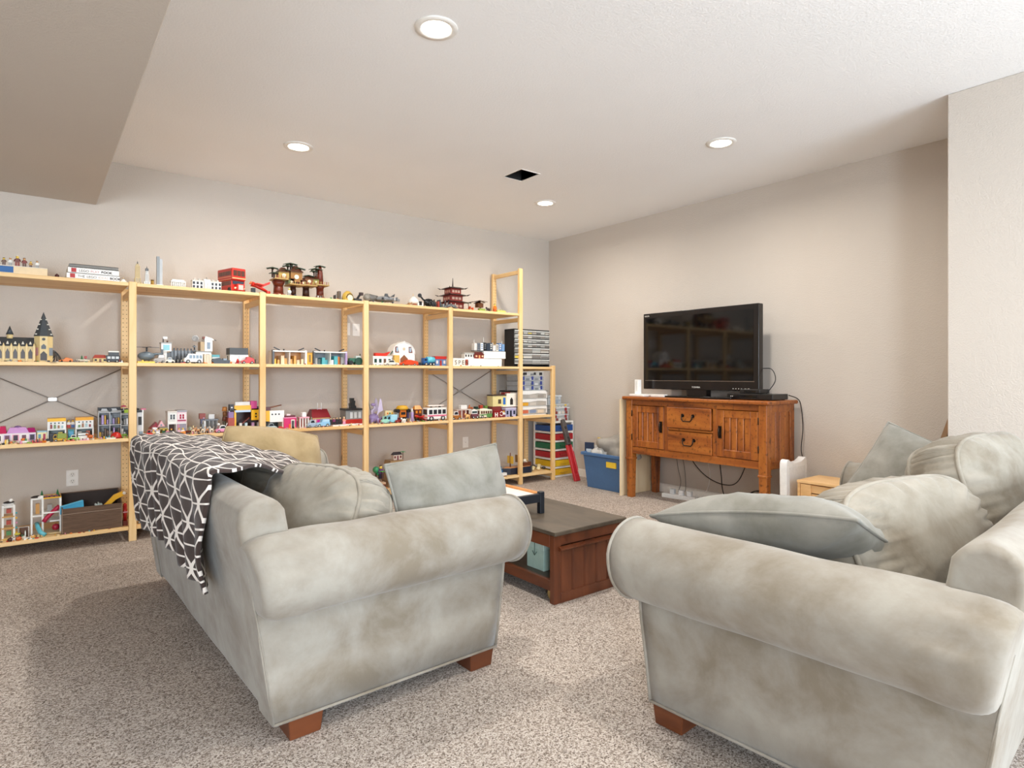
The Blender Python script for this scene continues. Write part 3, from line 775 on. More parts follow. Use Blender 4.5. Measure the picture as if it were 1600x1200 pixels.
for i, (y, rz, lab) in enumerate(((2.83, 8, 'black remote control lying before the television, nearer the disc player'), (2.96, -5, 'black remote control lying before the television foot, farther from the disc player'))):
    r = thing('remote_control', lab, 'remote control', (4.425, y, SBZ), R(rz), 'remote controls on the sideboard')
    MB().prism([(-.02, -.075), (.02, -.075), (.024, .075), (-.024, .075)], 0, .018, 'z').build('body', M_BEZ, r, .004, 2)
    k = MB()
    for j in range(6):
        for x in (-.011, 0, .011): k.cbox(x, -.05 + j * .018, .0178, .007, .009, .002)
    k.build('keys', plain('#3c3936', .5), r, kind='stuff')

# cables
M_CABLE = plain('#1d1a19', .5, name='black_cable'); M_WCABLE = plain('#e6e3de', .5, name='white_cable')
def spline(ctrl, n=10):
    c = [Vector(p) for p in ctrl]; c = [c[0] * 2 - c[1]] + c + [c[-1] * 2 - c[-2]]; out = []
    for i in range(1, len(c) - 2):
        for k in range(n):
            t = k / n; p0, p1, p2, p3 = c[i - 1:i + 3]
            out.append(.5 * ((2 * p1) + (p2 - p0) * t + (2 * p0 - 5 * p1 + 4 * p2 - p3) * t * t + (3 * p1 - p0 - 3 * p2 + p3) * t ** 3))
    out.append(c[-2]); return out
def cable(label, ctrl, r, mat):
    o = MB().tube(spline(ctrl), r, 6).build('cable', mat); return tag(o, label, 'cable')
xb = 4.835
cable('black cable hanging down the wall past the right end of the sideboard', [(4.70, 2.42, .985), (4.80, 2.40, .955), (4.826, 2.385, .90), (4.828, 2.37, .72), (4.822, 2.38, .55), (4.828, 2.36, .42), (4.82, 2.37, .30)], .004, M_CABLE)
cable('black cable arching from the television back down to the set-top box', [(4.69, 2.64, 1.20), (4.70, 2.56, 1.19), (4.68, 2.52, 1.10), (4.64, 2.575, .99)], .0035, M_CABLE)
cable('thin grey cable dangling at the left behind the sideboard', [(4.79, 3.56, .43), (4.80, 3.55, .28), (4.78, 3.50, .14), (4.70, 3.47, .06)], .003, plain('#5c5853', .5))
cable('thin grey cable dangling straight beside the power strip', [(4.79, 3.50, .43), (4.80, 3.47, .25), (4.77, 3.44, .08), (4.70, 3.42, .06)], .003, plain('#6a655f', .5))
cable('black cable swooping in a long curve under the sideboard', [(4.79, 3.42, .43), (4.80, 3.36, .32), (4.79, 3.22, .22), (4.79, 3.05, .175), (4.79, 2.92, .22), (4.80, 2.82, .43)], .0042, M_CABLE)
cable('black cable dropping from the middle of the sideboard to the carpet', [(4.79, 3.10, .43), (4.79, 3.08, .26), (4.74, 3.02, .10), (4.68, 2.86, .012), (4.62, 2.74, .012)], .0045, M_CABLE)
cable('white cable hanging among the black ones under the sideboard', [(4.80, 3.24, .43), (4.80, 3.20, .25), (4.78, 3.22, .1), (4.66, 3.24, .012), (4.6, 3.12, .012), (4.62, 2.98, .012)], .0035, M_WCABLE)
pts = [(4.79, 2.70, .43), (4.79, 2.66, .28), (4.76, 2.64, .12)]
for k in range(26): pts.append((4.70 + .03 * math.sin(k * .33), 2.68 + .085 * math.cos(k * .75), .10 + .085 * math.sin(k * .75) + .0))
pts += [(4.72, 2.45, .19), (4.72, 2.36, .22)]
cable('coiled black cable looping on the carpet beside the front leg of the sideboard', pts, .0045, M_CABLE)
ps = thing('power_strip', 'white power strip with plugs lying on the carpet under the sideboard', 'power strip', (4.68, 3.44, 0), R(8))
MB().box(-.03, -.17, 0, .03, .17, .04).build('strip', plain('#e8e8e6', .4), ps, .004, 2)
for y in (-.1, -.02, .07): MB().box(-.02, y - .022, .04, .02, y + .022, .085).build('plug', plain('#dfe1e2' if y < 0 else '#cfd3d6', .4), ps, .003, 1)
pb = thing('power_adapter', 'white power adapter block lying next to the power strip', 'adapter', (4.64, 3.16, 0), R(-20))
MB().box(-.035, -.06, 0, .035, .06, .045).build('block', plain('#ececea', .35), pb, .006, 2)
MB().tube(spline([(0, -.06, .02), (-.03, -.1, .008), (.01, -.15, .008), (-.05, -.18, .008)]), .003, 6).build('lead', M_WCABLE, pb)

# things around the sideboard
bd = MB().box(4.37, 3.875, 0, 4.81, 3.897, .915).build('pine_panel', wood_mat('pale_pine', (.80, .66, .44, 1), (.74, .58, .36, 1), (.62, .45, .25, 1), (1, 1, .08), .55), None, .002, 1)
tag(bd, 'pale knotty pine panel standing on edge at the left end of the sideboard', 'panel')
tb = thing('storage_tote', 'blue plastic storage tote filled with grey cloth on the carpet', 'storage tote', (4.625, 4.19, 0))
M_TOTE = plain('#4a6f9c', .45, name='tote_blue'); q = MB()
bw_, bl_, tw_, tl_, th = .33, .44, .40, .50, .36
q.add([(sx * (w / 2), sy * (l / 2), z) for z, w, l in ((0, bw_, bl_), (th, tw_, tl_), (th, tw_ - .012, tl_ - .012), (.01, bw_ - .012, bl_ - .012)) for sx, sy in ((-1, -1), (1, -1), (1, 1), (-1, 1))],
      [(3, 2, 1, 0)] + [(k * 4 + i, k * 4 + (i + 1) % 4, (k + 1) * 4 + (i + 1) % 4, (k + 1) * 4 + i) for k in range(3) for i in range(4)] + [(12, 13, 14, 15)])
q.build('tub', M_TOTE, tb, .004, 1, fix=True)
q = MB(); e = .018
for x0_, y0_, x1_, y1_ in ((-tw_ / 2 - e, -tl_ / 2 - e, tw_ / 2 + e, -tl_ / 2), (-tw_ / 2 - e, tl_ / 2, tw_ / 2 + e, tl_ / 2 + e), (-tw_ / 2 - e, -tl_ / 2, -tw_ / 2, tl_ / 2), (tw_ / 2, -tl_ / 2, tw_ / 2 + e, tl_ / 2)): q.box(x0_, y0_, th - .03, x1_, y1_, th)
q.build('rim', M_TOTE, tb, .004, 1)
MB().box(-tw_ / 2 - .004 - .0, -.2, .235, -tw_ / 2 + .03, -.075, .29).build('sticker', plain('#e9c53a', .5), tb)
def lump(name, label, cat, c, r, sc, seed, mat, amp=.35, n=26, fr=2.4):
    mb = MB().ball((0, 0, 0), r, n, sc)
    out = []
    for p in mb.v:
        v = Vector(p); d = noise.noise(v * fr / r * .6 + Vector((seed, 0, 0))) * amp + abs(noise.noise(v * fr / r * 1.3 + Vector((0, seed, 0)))) * amp * .6
        out.append(tuple(v * (1 + d)))
    mb.v = out; o = mb.build(name, mat); o.location = c
    if label: tag(o, label, cat)
    return o
lump('cloth_bundle', 'crumpled grey cloth bundle heaped in the blue tote', 'cloth', (4.63, 4.13, .40), .16, (1.0, 1.35, .75), 3, plain('#a7a39c', .8), .5)
lump('plastic_bag', 'crinkled clear plastic bag at the top of the blue tote', 'bag', (4.56, 4.30, .37), .085, (1, 1.2, .8), 8, plain('#c9c8c4', .25), .6)
nb = thing('packet', 'small navy packet with pale print sticking out of the blue tote', 'packet', (4.50, 4.42, .335), R(20))
MB().box(-.012, -.05, 0, .012, .05, .115).build('pouch', plain('#24324c', .4), nb, .003, 1); MB().box(-.0135, -.03, .015, -.012, .03, .05).build('print', plain('#c5d0da', .5), nb)
yb_ = thing('packet', 'yellow packet lying on the grey cloth in the blue tote', 'packet', (4.53, 4.31, .445), R(-30))
MB().box(-.01, -.035, 0, .01, .035, .06).build('pouch', plain('#e0c12f', .4), yb_, .003, 1)
# balance board
bb = thing('balance_board', 'white balance board standing on end against the sideboard', 'balance board', (4.56, 2.312, 0))
out = [(-.15, .012), (-.14, 0), (.14, 0), (.15, .012), (.155, .24), (.16, .44), (.158, .485), (.145, .508), (.125, .513), (.10, .50), (.06, .486), (0, .482), (-.06, .486), (-.10, .50), (-.125, .513), (-.145, .508), (-.158, .485), (-.16, .44), (-.155, .24)]
MB().prism(out, -.03, .026, 'y').build('deck', plain('#f4f3f0', .3), bb, .006, 2)
MB().box(-.12, -.032, .02, .12, -.0295, .225).box(-.12, -.032, .235, .12, -.0295, .45).build('standing_pads', plain('#e9e8e5', .5), bb)
MB().box(-.162, -.012, .035, -.154, .012, .13).build('label', plain('#cfc8c0', .5), bb)
MB().box(-.1625, -.006, .05, -.1615, .006, .07).build('stamp', plain('#b0502e', .5), bb)
# pine crate
cr = thing('crate', 'small light wooden crate with slotted front on the carpet beyond the sofa', 'crate', (4.58, 2.02, 0), R(0))
M_CR = wood_mat('crate_wood', (.86, .56, .27, 1), (.76, .46, .20, 1), (.60, .33, .12, 1), (.3, .3, 1), .5, False)
MB().box(-.17, -.19, .355, .17, .19, .375).build('lid', M_CR, cr, .002, 1)
for y in (-.178, .178): MB().box(-.165, y - .01, 0, .165, y + .01, .355).build('side_panel', M_CR, cr, .002, 1)
for z in (0, .075, .15, .225, .29):
    MB().box(-.155, -.168, z, -.142, .168, z + .058).build('slat', M_CR, cr, .002, 1)
    MB().box(.142, -.168, z, .155, .168, z + .058).build('slat', M_CR, cr, .002, 1)
for y in (-.12, .09): MB().box(-.166, y, 0, -.155, y + .075, .35).build('batten', M_CR, cr, .002, 1)
# dark panel leaning in the alcove corner
dp = thing('leaning_panel', 'dark brown panel with wooden edge leaning beside the pillar wall', 'panel', (4.42, 1.50, 0))
M = Matrix.Rotation(R(17), 4, 'X')
MB().box(-.1, -.012, 0, .37, .010, 1.0, M).build('board', plain('#2a1d18', .5), dp)
MB().box(-.112, -.014, 0, -.1, .012, 1.0, M).build('edge_strip', plain('#9a7a5c', .5), dp)
# coloured drawer tower
dt = thing('drawer_tower', 'white drawer tower with blue red green and yellow drawers', 'drawer tower', (4.665, 5.155, 0))
hx, hy = .165, .16; M_WH = plain('#efeeea', .35, name='white_plastic')
cols = ['#e3b21e', '#e8bf22', '#b3222a', '#1f6b47', '#b3222a', '#1f4f97']
MB().box(-hx, -hy, .605, hx, hy, .625).build('top', M_WH, dt, .004, 1)
for x in (-1, 1):
    for y in (-1, 1): MB().box(x * (hx - .012) - .012, y * (hy - .012) - .012, 0, x * (hx - .012) + .012, y * (hy - .012) + .012, .605).build('corner_post', M_WH, dt, .002, 1)
for k, c in enumerate(cols):
    z = .02 + k * .0975
    s_ = MB()
    for y in (-1, 1): s_.box(-hx + .022, y * (hy - .006) - .006, z - .016, hx - .022, y * (hy - .006) + .006, z + .004)
    for x in (-1, 1): s_.box(x * (hx - .006) - .006, -hy + .02, z - .016, x * (hx - .006) + .006, hy - .02, z + .004)
    s_.build('frame_bar', M_WH, dt)
    m = plain(c, .18)
    d = MB().box(-hx + .014, -hy - .004, z + .008, hx - .014, -hy + .008, z + .074).box(-hx + .008, -hy + .008, z + .006, hx - .008, hy - .01, z + .07).build('drawer', m, dt, .002, 1)
    MB().box(-.05, -hy - .016, z + .036, .05, -hy - .004, z + .05).build('handle', m, d, .002, 1)
# clear boxes on the tower
def clearbox(label, c, sx, sy, sz, latch, rz=0, pieces=(), grp='clear lidded boxes by the shelving', lid='#d5dade', n=5):
    r = thing('storage_box', label, 'storage box', c, R(rz), grp)
    MB().box(-sx / 2 + .006, -sy / 2 + .006, 0, sx / 2 - .006, sy / 2 - .006, sz * .78).build('tub', plain('#b9bfc2', .2), r, .004, 1)
    MB().box(-sx / 2, -sy / 2, sz * .78, sx / 2, sy / 2, sz).build('lid', plain(lid, .2), r, .004, 1)
    for x in (-.28, .28): MB().box(x * sx - .014, -sy / 2 - .006, sz * .5, x * sx + .014, -sy / 2 + .002, sz * .92).build('latch', plain(latch, .3), r)
    for k in range(n):
        cc = pieces[k % len(pieces)] if pieces else '#cfcfc9'
        x = -sx * .42 + sx * .84 * (k + .5) / n
        MB().box(x - sx * .06, -sy / 2 + .0035, sz * .08, x + sx * .05, -sy / 2 + .0062, sz * .45).build('content', plain(cc, .4), r)
    return r
clearbox('clear box with red latches, lowest of the stack on the coloured drawer tower', (4.64, 5.15, .625), .29, .27, .075, '#a5323a', 3, ('#c9b9b0', '#8f3d3a', '#ded9d2'))
clearbox('clear box with red latches, second in the stack on the coloured drawer tower', (4.645, 5.15, .70), .29, .27, .08, '#a5323a', -2, ('#d8cfc5', '#95423a', '#e5dfd8'))
clearbox('clear box with yellow latches, third in the stack on the coloured drawer tower', (4.635, 5.15, .78), .30, .27, .035, '#e5bf3c', 2, ('#d8d4cd',), lid='#dcdfe0')
clearbox('clear box with blue-grey contents, topmost on the coloured drawer tower', (4.60, 5.16, .815), .22, .2, .10, '#c5ccd2', 4, ('#8fa0b8', '#b0b8c4', '#7f90ad'))
# long red toy leaning on the tower
rt = thing('toy_launcher', 'long red toy with dark grey grip leaning against the drawer tower', 'toy', (4.60, 4.70, .0))
M = Matrix.Rotation(R(-17), 4, 'X') @ Matrix.Rotation(R(-3), 4, 'Y') @ Matrix.Diagonal((.85, .85, .95, 1))
m = plain('#c8323a', .35)
MB().box(-.04, -.02, .01, -.026, .02, .42, M).box(.026, -.02, .01, .04, .02, .42, M).box(-.026, .005, .01, .026, .02, .42, M).box(-.04, -.022, .0, .04, .022, .08, M).build('rail', m, rt, .003, 1)
MB().box(-.034, -.03, .42, .034, .022, .56, M).build('grip_housing', plain('#4a4443', .5), rt, .008, 2)
MB().prism([(-.03, .55), (.03, .55), (.036, .66), (.02, .72), (-.02, .72), (-.036, .66)], -.026, .018, 'y', M).build('muzzle', plain('#57504e', .5), rt, .006, 2)
for z in (.46, .50, .62): MB().cyl((0, -.036, z), (0, -.024, z), .016, n=12, M=M).build('dial', plain('#2e2a2a', .4), rt)
MB().box(.04, -.012, .12, .054, .012, .34, M).build('side_fin', m, rt)
# ---------------------------------------------------------------- toy builders (origin: middle of the front bottom edge, y goes to the wall)
def C(h, r=.32): return plain(h, r)
def mb(): return MB()
WHITE, BLACK, GREY, DGREY, RED_, YEL, TAN, BRN, GRN, BLU, TEAL, PINK, MAG, ORG, LAV = '#efeeea', '#1b1c1f', '#9b9a97', '#4c4e51', '#c4281f', '#f0b81d', '#e0c896', '#5a3320', '#2f7d4a', '#2d5fa5', '#4fa9b3', '#e79ab5', '#c4216c', '#e07a26', '#b39bc9'
SKIN = '#eec95a'
def toy(name, label, cat, x0, x1, hpx, shelf, d, fn, *a, group=None, rz=0, dz=0, **k):
    Y = YF + d; xa, xb = P(x0, Y), P(x1, Y); cx = (xa + xb) / 2; Wd = xb - xa
    H = hpx * depth(cx, Y) / 948
    z = SHZ[shelf] if isinstance(shelf, str) else shelf
    r = thing(name, label, cat, (cx, Y, z + dz), R(rz), group)
    fn(r, Wd, H, *a, **k)
    return r
def wheels(r, W, rad, xs, D, col=BLACK, t=.007):
    for x in xs:
        for y in (t / 2, D - t / 2):
            w = MB().cyl((x, y - t / 2, rad), (x, y + t / 2, rad), rad, n=10).build('wheel', C(col, .6), r)
            if rad > .008: MB().cyl((x, y - t / 2 - .001, rad), (x, y + t / 2 + .001, rad), rad * .5, n=8).build('hub', C('#c9c9c6'), w)
def car(r, W, H, col, kind='car', glass='#2c3138', D=None, stripe=None, roof=None, wheel=BLACK, extra=None):
    D = D or min(.075, max(.03, W * .5)); h = W / 2; rad = min(H * .2, W * .12); b0 = rad * .7
    if kind == 'car':
        body = [(-h, b0), (h, b0), (h, H * .45), (h * .75, H * .55), (-h * .7, H * .55), (-h, H * .42)]
        cab = [(-h * .55, H * .55), (h * .5, H * .55), (h * .3, H), (-h * .32, H)]
    elif kind == 'van':
        body = [(-h, b0), (h, b0), (h, H * .9), (h * .96, H), (-h * .55, H), (-h * .8, H * .6), (-h, H * .5)]; cab = None
    elif kind == 'bus':
        body = [(-h, b0), (h, b0), (h, H * .95), (h * .95, H), (-h * .95, H), (-h, H * .95)]; cab = None
    elif kind == 'truck':
        body = [(-h, b0), (h, b0), (h, H * .38), (-h, H * .38)]; cab = [(-h, H * .38), (-h * .45, H * .38), (-h * .45, H * .9), (-h * .85, H * .9), (-h, H * .6)]
    elif kind == 'jeep':
        body = [(-h, b0), (h, b0), (h, H * .6), (-h * .3, H * .6), (-h, H * .5)]; cab = [(-h * .25, H * .6), (h * .95, H * .6), (h * .95, H), (-h * .1, H)]
    else:
        body = [(-h, b0), (h, b0), (h * .95, H * .7), (h * .2, H), (-h * .1, H), (-h * .3, H * .6), (-h, H * .4)]; cab = None
    b = MB().prism(body, 0, D, 'y').build('body', C(col), r, .0015, 1)
    if cab:
        MB().prism(cab, D * .08, D * .92, 'y').build('cabin', C(roof or col), r)
        cc = Vector((sum(p[0] for p in cab) / 4 if len(cab) == 4 else -h * .7, 0, (min(p[1] for p in cab) + max(p[1] for p in cab)) / 2))
        q = [(cc.x + (p[0] - cc.x) * .8, cc.z + (p[1] - cc.z) * .7) for p in cab]
        MB().prism(q, D * .07, D * .93, 'y').build('window', C(glass, .1), r)
    elif kind in ('van', 'bus'):
        n = max(2, int(W / max(.02, H * .35)))
        x_a = -h * (.5 if kind == 'van' else .9); w = (h * .95 - x_a) / n
        for k in range(n):
            MB().box(x_a + k * w + w * .12, -.001, H * .52, x_a + (k + 1) * w - w * .12, .001, H * .85).build('window', C(glass, .1), r)
        if kind == 'van': MB().prism([(-h * .78, H * .62), (-h * .57, H * .95), (-h * .6, H * .97), (-h * .82, H * .62)], D * .1, D * .9, 'y').build('windscreen', C(glass, .1), r)
        else: MB().box(-h - .001, D * .12, H * .5, -h + .001, D * .88, H * .88).build('windscreen', C(glass, .1), r)
    if stripe: MB().box(-h * .97, -.0012, H * .34, h * .97, .001, H * .46).build('stripe', C(stripe), r)
    for y in (D * .2, D * .8): MB().ball((-h, y, H * .36), H * .06, 6).build('headlight', C('#f2e9b8'), r)
    if kind == 'truck' and extra: MB().box(-h * .4, 0, H * .38, h, D, H).build('load', C(extra), r, .001, 1)
    wheels(r, W, rad, (-h * .6, h * .6), D, wheel)
def house(r, W, H, wall=WHITE, roof=RED_, style='flat', rows=1, cols=3, D=.09, win='#3a3f4a', door='#6b3f26', trim=None, roofh=.25, base=None):
    h = W / 2; wh = H * (1 - roofh) if style != 'none' else H
    MB().box(-h, 0, 0, h, D, wh).build('wall', C(wall), r)
    if style == 'flat': MB().box(-h * 1.04, -.004, wh, h * 1.04, D + .004, H).build('roof', C(roof), r)
    elif style == 'gable': MB().prism([(-h * 1.08, wh), (h * 1.08, wh), (0, H)], -.005, D + .005, 'y').build('roof', C(roof), r)
    elif style == 'hip': MB().taper(0, D / 2, wh, W * 1.1, D * 1.15, W * .75, D * .2, H - wh).build('roof', C(roof), r)
    elif style == 'mansard': MB().taper(0, D / 2, wh, W * 1.02, D * 1.1, W * .8, D * .6, H - wh).build('roof', C(roof), r)
    for i in range(rows):
        for j in range(cols):
            z0 = wh * (i + .3) / rows; z1 = wh * (i + .82) / rows; cw = W / cols; xc = -h + cw * (j + .5)
            if i == 0 and j == cols // 2 and door:
                MB().box(xc - cw * .26, -.002, 0, xc + cw * .26, .002, z1).build('door', C(door), r); continue
            f = MB().box(xc - cw * .34, -.0016, z0, xc + cw * .34, .002, z1).build('window_frame', C(trim or wall), r)
            MB().box(xc - cw * .27, -.0024, z0 + .0015, xc + cw * .27, .002, z1 - .0015).build('pane', C(win, .1), f)
    if base: MB().box(-h * 1.05, -.012, -.0, h * 1.05, D + .004, .004).build('base_plate', C(base), r)
def openhouse(r, W, H, wall=WHITE, roof=YEL, floors=2, bays=2, D=.07, inner='#b7b4b0', items=(PINK, TEAL, BRN, YEL), roofh=.08, seed=0):
    rnd = random.Random(seed); h = W / 2; t = .004; wh = H * (1 - roofh)
    MB().box(-h, D - t, 0, h, D, wh).build('back_wall', C(inner), r)
    for b in range(bays + 1): x = -h + W * b / bays; MB().box(x - t / 2, 0, 0, x + t / 2, D - t, wh).build('pillar', C(wall), r)
    for f in range(floors + 1): z = wh * f / floors; MB().box(-h, -.002, max(0, z - t), h, D - t, max(z, t * .6)).build('floor_slab', C(wall), r)
    if roofh: MB().box(-h * 1.04, -.005, wh, h * 1.04, D, H).build('roof', C(roof), r)
    for f in range(floors):
        for b in range(bays):
            for k in range(4):
                bw = W / bays; x = -h + bw * (b + .16 + .225 * k); z = wh * f / floors + t * .6; hh = wh / floors * rnd.uniform(.3, .75)
                w = bw * rnd.uniform(.06, .11)
                MB().box(x - w, D * rnd.uniform(.1, .4), z, x + w, D * .8, z + hh).build('furnishing', C(rnd.choice(items)), r)
def figure(r, W, H, torso=RED_, legs=BLU, hair=BRN, skin=SKIN):
    w = min(W, H * .45); d = w * .55
    MB().box(-w * .36, 0, 0, -w * .03, d, H * .36).box(w * .03, 0, 0, w * .36, d, H * .36).build('legs', C(legs), r)
    t = MB().taper(0, d / 2, H * .36, w * .74, d, w * .5, d, H * .32)
    for s in (-1, 1): t.cyl((s * w * .32, d * .5, H * .64), (s * w * .48, d * .1, H * .42), w * .10, n=6)
    t.build('torso', C(torso), r)
    MB().cyl((0, d / 2, H * .69), (0, d / 2, H * .9), w * .24, n=10).build('head', C(skin), r)
    if hair: MB().ball((0, d * .55, H * .9), w * .29, 8, (1, 1, .5)).build('hair', C(hair), r)
def animal(r, W, H, col=BRN, ear=None):
    h = W / 2; D = W * .35
    MB().ball((0, D / 2, H * .5), W * .28, 10, (1.25, .7, .8)).build('body', C(col), r)
    for sx in (-.55, .45):
        for y in (D * .25, D * .75): MB().cyl((sx * h, y, 0), (sx * h, y, H * .45), W * .06, n=6).build('leg', C(col), r)
    MB().ball((-h * .75, D / 2, H * .78), W * .16, 8).build('head', C(col), r)
    for y in (D * .35, D * .65): MB().cyl((-h * .72, y, H * .85), (-h * .68, y, H), W * .05, 0, 6).build('ear', C(ear or col), r)
    MB().tube([(h * .5, D / 2, H * .5), (h * .8, D / 2, H * .65), (h * .95, D / 2, H * .9)], W * .03, 5).build('tail', C(col), r)
def bits(r, W, H, cols, n=9, D=.05, seed=0, kind='mix'):
    """a small assembled model: bricks, plates, rods and a knob stacked on a plate"""
    rnd = random.Random(seed); h = W / 2
    MB().box(-h, 0, 0, h, D, .004).build('base_plate', C(cols[0]), r)
    for k in range(n):
        c = cols[(k + 1) % len(cols)]; x = -h * .85 + 1.7 * h * (k + .5) / n; w = W / n * rnd.uniform(.5, .9); hh = H * rnd.uniform(.3, .95) * (1 - .45 * abs(x / h))
        m = rnd.random()
        q = MB()
        if kind == 'rod' or m < .2: q.cyl((x, D * .5, .003), (x + w * rnd.uniform(-.3, .3), D * .4, min(H, hh * 1.1)), w * .25, n=6)
        elif m < .4: q.cyl((x, D * .4, .003), (x, D * .4, hh), w * .5, w * .35, 8)
        elif m < .55: q.ball((x, D * .45, hh * .5), min(w, hh) * .5, 8)
        else: q.box(x - w / 2, D * rnd.uniform(.05, .3), .003, x + w / 2, D * .85, hh)
        q.build('brick', C(c), r)
def copter(r, W, H, col='#6f7c85'):
    D = .06; h = W / 2
    MB().ball((-h * .35, D / 2, H * .42), H * .34, 14, (1.35, .9, .8)).build('fuselage', C(col), r)
    MB().ball((-h * .6, D / 2, H * .46), H * .24, 12, (1, .85, .8)).build('cockpit', C('#a9d3da', .1), r)
    MB().cyl((-h * .1, D / 2, H * .5), (h * .9, D / 2, H * .58), H * .1, H * .05, 8).build('tail_boom', C(col), r)
    MB().box(h * .82, D * .45, H * .5, h, D * .55, H * .85).build('tail_fin', C(DGREY), r)
    MB().cyl((-h * .3, D / 2, H * .7), (-h * .3, D / 2, H * .95), .006, n=8).build('mast', C(DGREY), r)
    for a in (8, 98, 188, 278):
        M = T3(-h * .3, D / 2, H * .95) @ Matrix.Rotation(R(a), 4, 'Z'); MB().box(0, -.007, -.0015, h * 1.0, .007, .0015, M).build('rotor_blade', C(BLACK), r)
    for y in (0, D): MB().tube([(-h * .75, y, .006), (-h * .6, y, .002), (0, y, .002)], .003, 6).cyl((-h * .5, y, .002), (-h * .45, D / 2, H * .2), .0025, n=5).cyl((-h * .1, y, .002), (-h * .15, D / 2, H * .2), .0025, n=5).build('skid', C(DGREY), r)
def tree(r, W, H, col=GRN, kind='cone'):
    if kind == 'cone':
        MB().cyl((0, .01, 0), (0, .01, H * .3), W * .08, n=6).build('trunk', C(BRN), r)
        for k in range(3): MB().cyl((0, .01, H * (.2 + .22 * k)), (0, .01, H * (.55 + .22 * k)), W * .5 * (1 - .25 * k), 0, 8).build('foliage_tier', C(col), r)
    else:
        MB().tube([(0, .01, 0), (W * .06, .01, H * .4), (0, .01, H * .85)], W * .06, 6).build('trunk', C(BRN), r)
        for k in range(6):
            a = R(60 * k + 15); dx, dy = math.cos(a) * W * .5, math.sin(a) * W * .4
            MB().prism([(0, -.08 * W), (.5 * W, -.09 * W), (.55 * W, 0), (.5 * W, .09 * W), (0, .08 * W)], -.0015, .0015, 'z', T3(0, .01, H * .88) @ Matrix.Rotation(a, 4, 'Z') @ Matrix.Rotation(R(12), 4, 'Y')).build('frond', C(col), r)
def boat(r, W, H, hull=BLACK, deck=TAN, mast=BRN, sails=True, D=.07):
    h = W / 2
    MB().prism([(-h, D * .5), (-h * .6, D * .05), (h * .8, 0), (h, D * .2), (h, D * .8), (h * .8, D), (-h * .6, D * .95)], 0, H * .3, 'z').build('hull', C(hull), r, .002, 1)
    MB().prism([(-h * .85, D * .5), (-h * .55, D * .12), (h * .78, D * .08), (h * .9, D * .5), (h * .78, D * .92), (-h * .55, D * .88)], H * .3, H * .33, 'z').build('deck', C(deck), r)
    MB().box(h * .35, D * .15, H * .32, h * .9, D * .85, H * .5).build('cabin', C(mast), r)
    for x in (-h * .4, h * .15):
        MB().cyl((x, D / 2, H * .3), (x, D / 2, H), W * .018, n=6).build('mast', C(mast), r)
        if sails: MB().box(x - W * .01, D * .1, H * .5, x + W * .01, D * .9, H * .85).build('sail', C('#d9b23c' if x < 0 else '#8b6a3a'), r)
def tower(r, W, H, cols, tiers, D=None, spire=True):
    """stepped tower; tiers = list of (width share, top height share)"""
    z = 0
    for k, (w, t) in enumerate(tiers):
        a = W * w; b = MB().cbox(0, W / 2, H * z, a, a, H * (t - z)).build('tier', C(cols[k % len(cols)]), r, .001, 1)
        s = MB()
        for j in (-1, 0, 1): s.box(j * a * .27 - a * .05, W / 2 - a / 2 - .0012, H * z + H * .01, j * a * .27 + a * .05, W / 2 - a / 2, H * t - H * .012)
        s.build('window_strips', C('#8a7c5e' if cols[k % len(cols)] == TAN else '#8d9296', .3), b, kind='stuff')
        z = t
    if spire: MB().cyl((0, W / 2, H * z), (0, W / 2, H), W * .09, W * .02, 8).build('spire', C(DGREY), r)
def roundcar(*a, **k): pass

